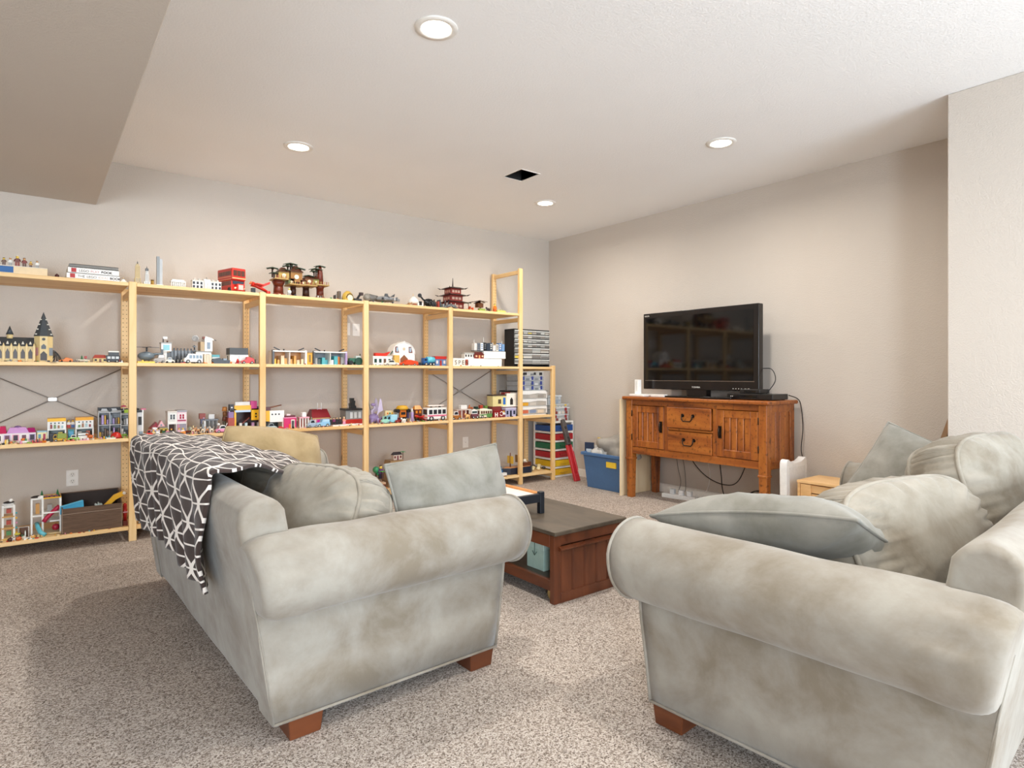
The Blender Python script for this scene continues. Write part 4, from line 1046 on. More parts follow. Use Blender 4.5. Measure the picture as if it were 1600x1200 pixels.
# ---- particular models
def castle(r, W, H):
    D = .13; h = W / 2; tw = W * .27; hx1 = h - tw       # tower at the right end
    wallc, roofc = C('#dfc68e', .45), C('#3f4448', .5)
    hh = H * .30
    MB().box(-h, .01, 0, hx1, D, hh).build('hall_wall', wallc, r)
    MB().prism([(.0, hh), (D + .01, hh), (D / 2 + .005, hh + H * .18)], -h, hx1, 'x').build('hall_roof', roofc, r)
    n = 7; cw = (hx1 + h) / n
    for k in range(n + 1):
        x = -h + k * cw
        MB().box(x - .006, 0, 0, x + .006, .012, hh).taper(x, .006, hh, .012, .012, .001, .001, .02).build('buttress', wallc, r)
    for k in range(n):
        x = -h + (k + .5) * cw; w = cw * .26
        MB().prism([(x - w, .02), (x + w, .02), (x + w, hh * .6), (x, hh * .85), (x - w, hh * .6)], .007, .011, 'y').build('arched_window', C('#3a2a22'), r)
        MB().taper(x, .018, hh + .012, .014, .014, .004, .004, .018).build('dormer', C('#d9d3c2'), r)
    MB().cyl(((-h + hx1) * .4, D / 2, hh + H * .15), ((-h + hx1) * .4, D / 2, hh + H * .23), .016, n=8).build('turret', wallc, r)
    MB().cyl(((-h + hx1) * .4, D / 2, hh + H * .23), ((-h + hx1) * .4, D / 2, hh + H * .40), .020, 0, 8).build('turret_roof', roofc, r)
    cx = hx1 + tw / 2; th = H * .51
    def octa(rr): return [(cx + rr * math.cos(R(22.5 + 45 * i)), D / 2 + rr * math.sin(R(22.5 + 45 * i))) for i in range(8)]
    MB().prism(octa(tw * .53), 0, th, 'z').build('tower_wall', wallc, r)
    a = octa(tw * .57); vs = [(x, y, th) for x, y in a] + [(cx, D / 2, H)]
    MB().add(vs, [(i, (i + 1) % 8, 8) for i in range(8)] + [tuple(range(7, -1, -1))]).build('tower_roof', roofc, r)
    for k in range(4):
        for sx in (-1, 1):
            z = th + (H - th) * (.06 + .2 * k); q = tw * .5 * (1 - (.06 + .2 * k)); MB().cbox(cx + sx * q * .86, D / 2 - tw * .3 * (1 - .22 * k), z, .010, .010, .007).build('roof_stud', C('#c9c4b4'), r)
    yf = D / 2 - tw * .49
    MB().prism([(cx - .017, .01), (cx + .017, .01), (cx + .017, th * .3), (cx, th * .42), (cx - .017, th * .3)], yf - .004, yf, 'y').build('gate', C('#2e1f1a'), r)
    MB().prism([(cx - .012, th * .5), (cx + .012, th * .5), (cx + .012, th * .62), (cx, th * .7), (cx - .012, th * .62)], yf - .003, yf, 'y').build('arched_window', C('#4b5056'), r)
    MB().cyl((cx, yf - .003, th * .88), (cx, yf, th * .88), .009, n=10).build('round_window', C('#2f2a26'), r)
    for sx in (-1, 1): MB().box(cx + sx * tw * .36 - .012, yf + .008, th * .25, cx + sx * tw * .36 + .012, yf + .02, th * .55).build('side_bay', C('#8a4436' if sx < 0 else '#6d7277'), r)
def bus(r, W, H):
    # double decker, long axis toward the wall, front at y = 0
    D = W * 1.75; w = W * .86; h = w / 2; m = C('#c83226', .3)
    MB().box(-h, .02, H * .07, h, D, H * .50).build('lower_deck', m, r, .004, 2); MB().box(-h, .006, H * .50, h, D, H).build('upper_deck', m, r, .008, 2)
    MB().box(-h * .5, -.02, H * .07, h * .5, .02, H * .34).build('bonnet', m, r, .003, 1)
    MB().box(-h * .34, -.022, H * .1, h * .34, -.018, H * .3).build('grille', C('#b9b6b0'), r)
    for s in (-1, 1): MB().ball((s * h * .6, -.0, H * .17), H * .045, 8).build('headlight', C('#f4eec8'), r)
    MB().box(-h * .8, .017, H * .34, h * .8, .021, H * .47).build('windscreen', C('#3f4a57', .1), r)
    for k in (-1, 0, 1): MB().box(k * h * .56 - h * .24, .003, H * .68, k * h * .56 + h * .24, .007, H * .9).build('window', C('#5a4038', .1), r)
    MB().box(-h * .98, .004, H * .56, h * .98, .0085, H * .6).build('cream_band', C('#e8c08a'), r)
    for j in range(6):
        y = .02 + (D - .04) * (j + .5) / 6; q = (D - .04) / 13
        for z in (.3, .7): MB().box(-h - .001, y - q, H * z, -h + .002, y + q, H * (z + .17)).build('window', C('#6a3c32', .1), r)
    for z in (.53, .63): MB().box(-h - .0015, .02, H * z, -h + .002, D - .01, H * (z + .02)).build('side_band', C('#e8b48a'), r)
    for y in (.04, D - .05):
        for s in (-1, 1): MB().cyl((s * h - .008, y, H * .1), (s * h + .004, y, H * .1), H * .1, n=12).build('wheel', C(BLACK, .6), r)
def redplane(r, W, H):
    h = W / 2; m = C('#cf2f22')
    MB().box(-h, .01, 0, h * .95, .09, .008).build('display_plate', C('#44474a'), r)
    MB().box(-h * .8, .035, .008, -h * .45, .065, H * .42).build('stand', C(BLACK), r)
    MB().cyl((-h * .75, .05, H * .75), (h * .8, .05, H * .22), H * .17, H * .08, 10).build('fuselage', m, r)
    MB().box(-.008, -.045, -.002, .05, .14, .004, T3(-h * .5, 0, H * .66) @ Matrix.Rotation(R(10), 4, 'Y')).build('wing', m, r)
    MB().prism([(-h * .2, H * .6), (h * 1.0, H * .98), (h * .95, H * .8), (h * .1, H * .5)], .046, .054, 'y').build('upper_wing', m, r)
    for y in (.03, .07): MB().cyl((h * .55, y, H * .16), (h * .9, y, H * .16), H * .13, n=10).build('engine', m, r)
    MB().cyl((-h * .80, .05, H * .76), (-h * .92, .05, H * .82), H * .12, n=10).build('nose', C('#e3683a'), r)
def treehouse(r, W, H):
    h = W / 2; D = .22; br = C('#6b2b1a', .4); dk = C('#3a1e17', .45); deck = C('#a98a52', .5); gl = C('#23402c', .5)
    trunks = [(-.70, .24, .62, .21, br), (-.18, .30, .45, .13, dk), (.27, .30, .42, .15, dk), (.76, .24, .97, .165, br)]
    for k, (fx_, fy, top, rr, m) in enumerate(trunks):
        q = MB(); n = 10
        for z0, z1, a, b_ in ((0, .10, 1.1, .8), (.10, .30, .8, .75), (.30, .42, .75, 1.05)):
            q.lathe([(rr * h * a * 1.0, H * z0), (rr * h * b_, H * z1)], (fx_ * h, D * fy + .03, 0), 9)
        if top > .5: q.lathe([(rr * h * .75, H * .42), (rr * h * .6, H * top * .8), (rr * h * .25, H * top)], (fx_ * h, D * fy + .03, 0), 9)
        q.build('trunk', m, r)
        for a in range(4):
            aa = R(a * 90 + 40); MB().cyl((fx_ * h, D * fy + .03, H * .09), (fx_ * h + math.cos(aa) * rr * h * 1.6, D * fy + .03 + math.sin(aa) * rr * h * 1.3, .004), rr * h * .3, rr * h * .12, 6).build('root', m, r)
    for x0, x1, z, y0 in ((-.92, -.45, .45, .02), (-.42, .12, .33, .0), (.08, .55, .34, .03), (.5, .98, .38, .02)):
        MB().prism([(x0 * h, y0 * D), ((x0 + .1) * h, 0), ((x1 - .1) * h, 0), (x1 * h, y0 * D), (x1 * h, D * .7), (x0 * h, D * .7)], H * z, H * (z + .03), 'z').build('platform', deck, r)
        k = 7
        for j in range(k): x = (x0 + (x1 - x0) * (j + .5) / k) * h; MB().box(x - .003, .004, H * (z + .03), x + .003, .008, H * (z + .11)).build('railing_post', C('#8a4a2a') if j % 2 else deck, r)
    for cx_, z, w, hh, wc in ((-.55, .48, .36, .34, '#b08f45'), (-.12, .44, .40, .46, '#96682f'), (.33, .40, .30, .28, '#8a5426'), (.58, .41, .2, .26, '#8f8a3f'), (-.3, .36, .2, .24, '#5d6a3a'), (.12, .37, .2, .2, '#7a3a24')):
        MB().box((cx_ - w / 2) * h, D * .25, H * z, (cx_ + w / 2) * h, D * .65, H * (z + hh * .6)).build('hut_wall', C(wc), r)
        MB().taper(cx_ * h, D * .45, H * (z + hh * .6), w * h * 1.15, D * .5, w * h * .3, D * .15, H * hh * .4).build('hut_roof', C('#4a2a1c'), r)
        MB().cyl((cx_ * h, D * .25 - .003, H * (z + hh * .3)), (cx_ * h, D * .25, H * (z + hh * .3)), w * h * .2, n=10).build('round_window', C('#e9dcc0'), r)
    for cx_, z, n, w in ((-.90, .80, 6, .22), (-.84, .66, 5, .18), (-.46, .78, 7, .22), (-.28, .97, 7, .26), (-.38, .90, 6, .2), (.02, .86, 7, .24), (.36, .68, 7, .22), (.62, .90, 7, .26), (.76, .99, 7, .22), (.55, .82, 5, .16)):
        MB().cyl((cx_ * h, D * .4, H * (z - .28)), (cx_ * h, D * .4, H * z), .006, n=6).build('branch', dk, r)
        for j in range(n):
            a = R(360 * j / n + 10); MB().prism([(0, -.008), (w * h * .5, -.014), (w * h, -.004), (w * h, .004), (w * h * .5, .014), (0, .008)], -.002, .002, 'z', T3(cx_ * h, D * .4, H * z) @ Matrix.Rotation(a, 4, 'Z') @ Matrix.Rotation(R(14), 4, 'Y')).build('frond', gl, r)
def pagoda(r, W, H):
    h = W / 2; D = W * .9; m = C('#8c2a22', .4); rf = C('#2a1a1a', .45)
    MB().box(-h * .9, 0, 0, h * .9, D, H * .04).build('base', C('#7a726a'), r)
    z = H * .04
    for k, (w, hh) in enumerate(((.62, .20), (.55, .18), (.47, .17))):
        a = h * w; MB().box(-a, D / 2 - a, z, a, D / 2 + a, z + H * hh).build('storey', m, r)
        for j in (-1, 0, 1):
            f = MB().box(j * a * .55 - a * .2, D / 2 - a - .002, z + H * .05, j * a * .55 + a * .2, D / 2 - a, z + H * .125).build('window', C('#e2b9a4'), r)
            MB().box(-a - .002, D / 2 + j * a * .55 - a * .2, z + H * .05, -a, D / 2 + j * a * .55 + a * .2, z + H * .125).build('window', C('#c98f78'), r)
        z += H * hh; b_ = a * 1.62
        MB().taper(0, D / 2, z, 2 * b_, 2 * b_, 2 * a * .8, 2 * a * .8, H * .055).build('roof', rf, r)
        for sx in (-1, 1):
            for sy in (-1, 1): MB().cyl((sx * b_ * .92, D / 2 + sy * b_ * .92, z), (sx * b_ * 1.12, D / 2 + sy * b_ * 1.12, z + H * .035), .006, .002, 6).build('eave_tip', rf, r)
        z += H * .035
    MB().cyl((0, D / 2, z), (0, D / 2, H), .008, .002, 8).build('spire', rf, r)
def spaceship(r, W, H):
    h = W / 2; D = .16; g = C('#8b8c8e', .4)
    MB().lathe([(D * .5, H * .3), (D * .62, H * .45), (D * .5, H * .62), (D * .2, H * .72)], (h * .25, D * .55, 0), 18).build('disc_hull', g, r)
    MB().cyl((-h * .75, D * .5, H * .5), (-h * .2, D * .5, H * .5), H * .34, H * .22, 12).build('engine_pod', C('#6d6a66'), r)
    MB().ball((-h * .82, D * .5, H * .5), H * .36, 12).build('nose_globe', C('#8a857c'), r)
    for y in (.15, .85): MB().prism([(h * .3, H * .35), (h, H * .3), (h, H * .5), (h * .3, H * .62)], D * y - .008, D * y + .008, 'y').build('mandible', g, r)
    MB().cyl((h * .3, D * .4, H * .7), (h * .3, D * .4, H * .95), H * .2, H * .14, 10).build('turret', C('#5a5c60'), r)
    for k in range(6): MB().cbox(-h * .1 + k * h * .18, D * .02 + .012 * (k % 2), H * .32, .014, .018, H * (.2 + .06 * (k % 3))).build('hull_block', C(('#3b3d40', '#b9b9b8', '#6f7174')[k % 3]), r)
    for x in (-.5, .1, .7): MB().cyl((h * x, D * .4, 0), (h * x, D * .4, H * .35), .006, n=6).build('landing_leg', C(DGREY), r)
    MB().prism([(h * .55, H * .72), (h * .85, H * 1.0), (h * .8, H * .72)], D * .4, D * .44, 'y').build('dish_fin', C(DGREY), r)
def barn(r, W, H):
    h = W / 2; D = .12; m = C('#f1efea', .35); wh = H * .42
    MB().box(-h, 0, 0, h, D, wh).build('wall', m, r)
    arc = [(-h, wh)] + [(-h * math.cos(R(a)) * (1 if abs(math.cos(R(a))) < 1 else 1), wh + (H * .86 - wh) * math.sin(R(a)) ** .85) for a in range(10, 171, 10)] + [(h, wh)]
    arc[len(arc) // 2] = (0, H * .9)
    MB().prism(arc, 0, D, 'y').build('curved_gable', m, r)
    MB().tube([(x, -.002, z) for x, z in arc], .004, 5).build('eave_trim', C(WHITE), r)
    for s in (-1, 1):
        MB().prism([(s * h * .62 - h * .18, wh + H * .06), (s * h * .62 + h * .16, wh + H * .06), (s * h * .62 + h * .04, wh + H * .28), (s * h * .62 - h * .18, wh + H * .28)], -.003, 0, 'y').build('window_frame', C('#7a4130'), r)
        MB().box(s * h * .6 - h * .12, -.0045, wh + H * .09, s * h * .6 + h * .06, -.002, wh + H * .25).build('pane', C('#a9bccb', .1), r)
    MB().prism([(-h * .34, 0), (h * .34, 0), (h * .34, wh * .6), (0, wh * .95), (-h * .34, wh * .6)], -.004, 0, 'y').build('doorway', C('#8a5a3a'), r)
    MB().cyl((0, -.003, wh + H * .2), (0, 0, wh + H * .2), h * .12, n=8).build('emblem', C('#d9c8a8'), r)
    MB().cyl((0, D / 2, H * .86), (0, D / 2, H), .003, n=6).build('weather_vane', C(GREY), r)
    MB().box(-h, -.03, 0, -h * .55, 0, wh * .9).build('side_stall', C('#d8b15a'), r)
def dragon(r, W, H):
    h = W / 2; m = C('#9a86b4', .4); l = C('#c8bcd6', .4)
    MB().ball((0, .05, H * .22), W * .32, 12, (1.1, .8, .9)).build('body', m, r)
    MB().tube([(-h * .2, .05, H * .3), (-h * .3, .04, H * .5), (h * .1, .04, H * .6), (-h * .15, .03, H * .72)], W * .09, 8).build('neck', l, r)
    MB().ball((-h * .25, .02, H * .74), W * .13, 8, (1.4, .8, .8)).build('head', m, r)
    for s, y in ((-1, .0), (1, .09)):
        MB().prism([(h * .1, H * .3), (h * .55, H * 1.0), (h * .75, H * .9), (h * .95, H * .5), (h * .5, H * .45)], y, y + .004, 'y').build('wing', l, r)
    for x in (-.5, .45):
        for y in (.02, .08): MB().cyl((h * x, y, 0), (h * x * .8, y, H * .2), W * .08, W * .1, 7).build('leg', m, r)
    MB().tube([(h * .4, .05, H * .2), (h * .8, .05, H * .1), (h * .95, .03, H * .25)], W * .05, 6).build('tail', m, r)
def dishmast(r, W, H):
    MB().cyl((0, .03, 0), (0, .03, H * .62), W * .12, W * .08, 8).build('mast', C(DGREY), r)
    for z in (.2, .4, .55): MB().cbox(0, .03, H * z, W * .4, .02, .01).build('bracket', C('#6a6c70'), r)
    M = T3(0, .02, H * .80) @ Matrix.Rotation(R(68), 4, 'X')
    MB().lathe([(W * .06, 0), (W * .32, .008), (W * .5, .024), (W * .48, .027), (W * .3, .014)], n=16, M=M).build('dish', C('#8f8d8b'), r)
def playtower(r, W, H):
    h = W / 2; D = .15; wht = C(WHITE)
    for x in (-.95, -.25, .9):
        for y in (.1, .9): MB().box(x * h - .005, D * y - .005, 0, x * h + .005, D * y + .005, H * .84).build('pillar', wht, r)
    for x0, x1, z, c in ((-1, -.2, .45, WHITE), (-1, -.2, .84, WHITE), (-.2, .95, .84, YEL), (-.2, .95, .5, WHITE), (-.25, .95, .02, TAN), (-1, -.25, .02, '#d8c9a8'), (.2, .95, .3, WHITE)):
        MB().box(x0 * h, D * .05, H * z - .004, x1 * h, D * .95, H * z + .004).build('deck', C(c), r)
    for k in range(7): MB().cbox(-.15 * h + k * h * .16, D * .1, H * .845, .012, .012, H * (.04 + .015 * (k % 2))).build('roof_rail', C(('#3a2a2c', '#7a3a48')[k % 2]), r)
    MB().ball((-.62 * h, D * .4, H * .86), W * .17, 10, (1.2, 1, .35)).build('cap', C('#2a2426'), r)
    MB().ball((-.35 * h, D * .15, H * .86), W * .12, 10, (1, 1, .7)).build('dome', wht, r)
    for x in (-.3, .72): tree_part(r, x * h, D * .5, H * .86, W * .14, H * .15)
    MB().tube([(.85 * h, D * .2, H * .62), (.4 * h, D * .15, H * .5), (-.0 * h, D * .1, H * .38), (-.2 * h, D * .05, H * .3)], .014, 8).build('tube_slide', C('#b02245'), r)
    MB().tube([(-.62 * h, D * .3, H * .26), (-.55 * h, 0, H * .2), (-.4 * h, -.03, H * .1), (-.1 * h, -.05, .012)], .013, 8).build('curved_slide', C('#5fb6c6'), r)
    MB().ball((.6 * h, D * .3, H * .13), W * .14, 8).build('ball_pit', C('#b3243f'), r)
    MB().box(.05 * h, D * .3, H * .52, .35 * h, D * .6, H * .66).build('cabin', C(GREY), r)
    MB().box(-.7 * h, D * .4, H * .47, -.45 * h, D * .6, H * .7).build('booth', C('#d8a15a'), r)
def tree_part(r, x, y, z, w, h_):
    q = MB()
    for k in range(3): q.cyl((x, y, z + h_ * .25 * k), (x, y, z + h_ * (.45 + .25 * k)), w * .5 * (1 - .25 * k), 0, 7)
    q.build('plant', C(GRN), r)
def slimtower(r, W, H):
    h = W / 2; D = .10
    for x in (-.92, .45):
        for y in (.1, .9): MB().box(x * h - .005, D * y - .005, 0, x * h + .005, D * y + .005, H * .84).build('pillar', C(WHITE), r)
    for z, c in ((.02, '#d8b15a'), (.28, '#c99a52'), (.56, '#c99a52'), (.80, WHITE)): MB().box(-h, D * .02, H * z - .004, h * .5, D * .98, H * z + .004).build('deck', C(c), r)
    MB().box(-h * .8, D * .2, H * .80, h * .4, D * .8, H * .88).build('sign_block', C('#c9c7c3'), r)
    MB().ball((-h * .2, D * .4, H * .89), W * .33, 10, (1.1, 1, .3)).build('cap', C('#222022'), r)
    MB().ball((h * .05, D * .2, H * .95), W * .14, 10).build('dome', C(WHITE), r)
    for z in (.1, .36, .64): MB().cbox(-h * .2, D * .3, H * z, W * .3, .03, H * .1).build('furnishing', C(('#5a8f5c', '#b04a3a', '#9ab0bd')[int(z * 3)]), r)
    for k in range(5): MB().cbox(h * .72, D * .3, H * (.12 + k * .12), W * .12, .012, .01).build('climbing_hold', C((YEL, TEAL, PINK)[k % 3]), r)
def umbrella_stand(r, W, H, col=PINK):
    MB().cyl((0, .02, 0), (0, .02, H * .8), W * .05, n=6).build('pole', C(WHITE), r)
    MB().lathe([(W * .5, H * .72), (W * .3, H * .92), (W * .03, H)], (0, .02, 0), 10).build('canopy', C(col), r)
    MB().cbox(0, .02, 0, W * .6, .03, .006).build('foot', C(GREY), r)
def stall(r, W, H, roof=PINK, post=WHITE, stripes=True):
    h = W / 2; D = .06
    MB().box(-h, 0, 0, h, D, .005).build('floor', C('#cfcac2'), r)
    for k in range(4): x = -h * .85 + k * h * 1.7 / 3; MB().box(x - .004, .002, .005, x + .004, .01, H * .62).build('post', C(post), r)
    MB().box(-h * .9, D * .8, .005, h * .9, D * .9, H * .62).build('back_wall', C('#b56a5a' if stripes else GREY), r)
    MB().box(-h * 1.05, -.004, H * .62, h * 1.05, D, H * .70).build('roof', C(roof), r)
    MB().box(-h * .4, D * .1, H * .7, h * .5, D * .8, H).build('roof_sign', C(WHITE), r, .003, 1)
def rocket(r, W, H, a=WHITE, b_=LAV):
    MB().cyl((0, .02, 0), (0, .02, H * .7), W * .35, W * .3, 10).build('body', C(b_), r)
    MB().cyl((0, .02, H * .7), (0, .02, H), W * .3, W * .05, 10).build('nose', C(a), r)
    for s in (-1, 1): MB().prism([(s * W * .3, 0), (s * W * .55, 0), (s * W * .32, H * .3)], .017, .023, 'y').build('fin', C(a), r)
def robot(r, W, H, col=ORG):
    h = W / 2; D = .07
    MB().box(-h * .45, D * .2, H * .3, h * .45, D * .8, H * .72).build('torso', C(col), r, .002, 1)
    MB().lathe([(W * .32, H * .74), (W * .42, H * .80), (W * .3, H * .98), (W * .1, H)], (0, D / 2, 0), 12).build('domed_top', C('#d9a52c'), r)
    MB().box(-h * .3, D * .15, H * .45, h * .3, D * .2, H * .6).build('chest_panel', C(BLACK), r)
    for s in (-1, 1):
        MB().cyl((s * h * .75, 0, H * .68), (s * h * .75, D, H * .68), H * .11, n=10).build('shoulder', C(BLACK), r)
        MB().box(s * h * .75 - h * .14, D * .2, H * .2, s * h * .75 + h * .14, D * .7, H * .6).build('arm', C(GREY if s < 0 else '#4a4066'), r)
        MB().box(s * h * .35 - h * .18, D * .1, 0, s * h * .35 + h * .18, D * .9, H * .3).build('leg', C(BLACK if s > 0 else '#6a3a2a'), r)
def scorpion(r, W, H):
    h = W / 2; m = C(BLACK)
    MB().ball((h * .2, .05, H * .4), W * .24, 10, (1.2, .9, .9)).build('body', m, r)
    for k, x in enumerate((-.1, .2, .5)):
        for s in (-1, 1): MB().tube([(h * x, .05, H * .45), (h * (x + .1), .05 + s * .045, H * .6), (h * (x + .15), .05 + s * .06, .003)], .005, 6).build('leg', m, r)
    MB().tube([(-h * .1, .05, H * .5), (-h * .45, .05, H * .6), (-h * .7, .05, H * .8), (-h * .9, .05, H * .9)], .009, 8).build('tail', m, r)
    MB().cyl((-h * .85, .045, H * .9), (-h * .85, .055, H * .9), H * .16, n=12).build('tail_wheel', C('#33363a'), r)
    for y in (0, .1): MB().cyl((h * .5, y - .004, H * .25), (h * .5, y + .004, H * .25), H * .24, n=12).build('side_wheel', C('#2a2c30'), r)
def lander(r, W, H):
    h = W / 2
    MB().lathe([(W * .16, H * .2), (W * .24, H * .35), (W * .18, H * .55), (W * .09, H * .72), (W * .03, H * .8)], (0, .05, 0), 10).build('capsule', C(WHITE), r)
    MB().cyl((-.004, .05, H * .78), (-.004, .05, H), .003, n=6).build('antenna', C('#d9b98a'), r)
    for k in range(4):
        a = R(45 + 90 * k); MB().cyl((math.cos(a) * W * .15, .05 + math.sin(a) * W * .15, H * .3), (math.cos(a) * h * .95, .05 + math.sin(a) * .05, H * .02), .005, n=6).build('leg', C('#b98552'), r)
        MB().cyl((math.cos(a) * h * .95, .05 + math.sin(a) * .05, 0), (math.cos(a) * h * .95, .05 + math.sin(a) * .05, .006), .011, n=8).build('foot_pad', C(WHITE), r)
    MB().cbox(h * .45, .03, 0, W * .25, .04, H * .3).build('rover_body', C(WHITE), r); MB().cbox(h * .45, .028, H * .1, W * .12, .042, H * .3).build('rover_seat', C(BLACK), r)
    MB().cbox(0, .028, H * .12, W * .14, .02, H * .12).build('hatch', C('#a9542c'), r)
def helipad_house(r, W, H):
    h = W / 2; D = .11
    MB().box(-h, 0, 0, h * .35, D, H * .42).build('lower_block', C(WHITE), r)
    for x in (-.75, -.35, .05):
        f = MB().box(h * x - .012, -.002, H * .08, h * x + .012, .002, H * .36).build('window_frame', C('#b9a58a'), r); MB().box(h * x - .008, -.003, H * .1, h * x + .008, .002, H * .34).build('pane', C('#274560', .1), f)
    MB().prism([(h * .35, 0), (h * 1.0, 0), (h * .35, H * .40)], D * .1, D * .9, 'y').build('ramp_wing', C(WHITE), r)
    MB().box(-h * .98, -.004, H * .42, h * .4, D, H * .46).build('terrace', C('#8a8378'), r)
    MB().box(-h * .2, .01, H * .46, h * .5, D, H * .88).build('upper_block', C(WHITE), r)
    MB().box(-h * .55, .015, H * .46, -h * .2, D, H * .8).build('stair_block', C('#b99a6a'), r)
    MB().box(h * .02, .007, H * .54, h * .3, .012, H * .78).build('window', C('#24384a', .1), r)
    MB().prism([(-h * .25, H * .86), (h * .65, H * .86), (h * .45, H * .93), (-h * .15, H)], 0, D, 'y').build('roof', C(WHITE), r)
    MB().cyl((h * .3, D * .4, H * .93), (h * .95, D * .4, H * .86), .003, n=6).build('antenna', C(DGREY), r)
    MB().box(-h * .3, .02, H * .9, -h * .05, .06, H * .99).build('roof_unit', C('#8a4438'), r)
def watchtower(r, W, H):
    h = W / 2; D = .06
    MB().box(-h * .55, .01, 0, h * .1, D, H * .45).build('shaft', C(WHITE), r); MB().box(h * .1, .01, 0, h * .8, D, H * .4).build('stair_block', C(DGREY), r)
    MB().box(-h, 0, H * .45, h, D + .01, H * .74).build('cabin', C(WHITE), r)
    MB().box(-h * .6, -.002, H * .49, h * .6, .002, H * .69).build('window', C('#3f9aa0', .1), r)
    MB().box(-h * 1.08, -.004, H * .74, h * 1.08, D + .014, H * .78).build('roof', C(GREY), r)
    MB().cyl((-h * .5, D / 2, H * .78), (-h * .5, D / 2, H * .95), .004, n=6).build('mast', C(DGREY), r)
    MB().box(-h * .55, D * .4, H * .91, h * .3, D * .5, H).build('light_panel', C(WHITE), r)
    MB().cyl((h * .3, D / 2, H * .78), (h * .3, D / 2, H * .85), .006, n=8).build('beacon', C(BRN), r)
def fence(r, W, H, n=7):
    h = W / 2
    MB().box(-h, .01, 0, h, .03, H * .12).build('base_rail', C(DGREY), r)
    for k in range(n + 1): x = -h + W * k / n; MB().box(x - .004, .012, 0, x + .004, .028, H).build('post', C(BLACK), r)
    for k in range(n): MB().box(-h + W * (k + .12) / n, .016, H * .2, -h + W * (k + .88) / n, .022, H * .85).build('panel', C(('#6e7277', '#7d8186')[k % 2]), r)
def museum(r, W, H):
    h = W / 2; D = W * .6
    MB().box(-h, 0, 0, h, D, H * .14).build('plinth', C('#e9e7e2'), r)
    MB().box(-h * .72, .018, H * .14, h * .72, D * .9, H * .8).build('inner_wall', C(WHITE), r)
    for k in range(8): x = -h * .88 + k * h * 1.76 / 7; MB().cyl((x, .012, H * .14), (x, .012, H * .66), .0045, n=8).build('column', C(WHITE), r)
    MB().box(-h * .96, .004, H * .66, h * .96, D * .96, H * .8).build('entablature', C(WHITE), r)
    MB().box(-h * .8, .02, H * .8, h * .8, D * .85, H).build('attic', C('#e9e8e4'), r)
def mansion(r, W, H):
    h = W / 2; D = .08
    MB().box(-h, .008, 0, h, D, H * .62).build('wall', C(WHITE), r); MB().box(-h * .22, 0, 0, h * .22, .02, H * .78).build('portico', C('#f4f2ee'), r)
    for k in range(8):
        if 3 <= k <= 4: continue
        x = -h * .9 + k * h * 1.8 / 7
        for z in (.08, .36): MB().box(x - .007, .006, H * z, x + .007, .0085, H * (z + .2)).build('window', C('#31353c', .1), r)
    for k in range(4): x = -h * .17 + k * h * .34 / 3; MB().cyl((x, -.004, 0), (x, -.004, H * .68), .0032, n=6).build('column', C(WHITE), r)
    MB().box(-h * 1.02, .004, H * .62, h * 1.02, D, H * .68).build('cornice', C('#d9d4ca'), r)
    for k in range(6): MB().cbox(-h * .8 + k * h * .32, D * .5, H * .68, .014, .02, H * .16).build('chimney', C('#b9b5ac'), r)
    MB().cyl((0, .02, H * .78), (0, .02, H), .0025, n=6).build('flagpole', C(GREY), r)
def spiderfan(r, W, H):
    for k in range(6):
        a = R(20 + k * 22); pts = [(-W / 2 + W * t * math.cos(a * (.3 + .7 * t)) * 1.0, .03 + .01 * k, H * math.sin(math.pi * (.5 - .45 * t)) * (1 - .1 * k) * (1 if t < 1 else 0)) for t in (0, .25, .5, .75, 1)]
        MB().tube(pts, .003, 5).build('curved_bar', C(BLACK), r)
    MB().box(-W / 2, .02, 0, W / 2, .09, .006).build('base_plate', C(DGREY), r)
def letterbox(r, W, H, D, txt=None, col='#f4f1ea'):
    MB().box(-W / 2, 0, 0, W / 2, D, H).build('carton', C(col, .6), r, .002, 1)
    if txt:
        lc = ('#7a3b33', '#b9a98a', '#8a7a6a', '#3a2020')
        for k, ch in enumerate(txt):
            x = -W / 2 + .03 + k * .042
            MB().box(x - .016, -.0015, H * .10, x + .016, .001, H * .85).build('tile', C(('#f2e6d6', '#efe9dd', '#eadfd0', '#a8503f')[k]), r)
            lettering(ch, H * .75, T3(x, -.0018, H * .2) @ FACE_FRONT, C('#3a2a24'), r, 'letter', .0004, 'CENTER')
def skyline(r, W, H, seed=5):
    rnd = random.Random(seed); h = W / 2; n = 10
    MB().box(-h, 0, 0, h, .06, .006).build('base_plate', C(DGREY), r)
    pal = ('#d9d6d0', '#7a7d82', '#efeeea', '#23262b', '#39424e', '#4f5a66', '#efe6e2', '#e9e0d2', '#5f86b5', '#7fa3cc')
    for k in range(n):
        x = -h + W * (k + .5) / n; w = W / n * .86; hh = H * rnd.uniform(.42, .62)
        b = MB().box(x - w / 2, .004, .006, x + w / 2, .05, hh).build('block', C(pal[k]), r)
        q = MB()
        for z in (.3, .55, .75): q.box(x - w * .3, .002, hh * z, x + w * .3, .005, hh * (z + .1))
        q.build('window_band', C(pal[(k * 3 + 2) % 10]), b, kind='stuff')
        if k % 3 == 0: MB().cyl((x, .03, hh), (x, .03, H if k == 3 else hh + H * .25), .004, .0015, 6).build('mast', C(WHITE), r)
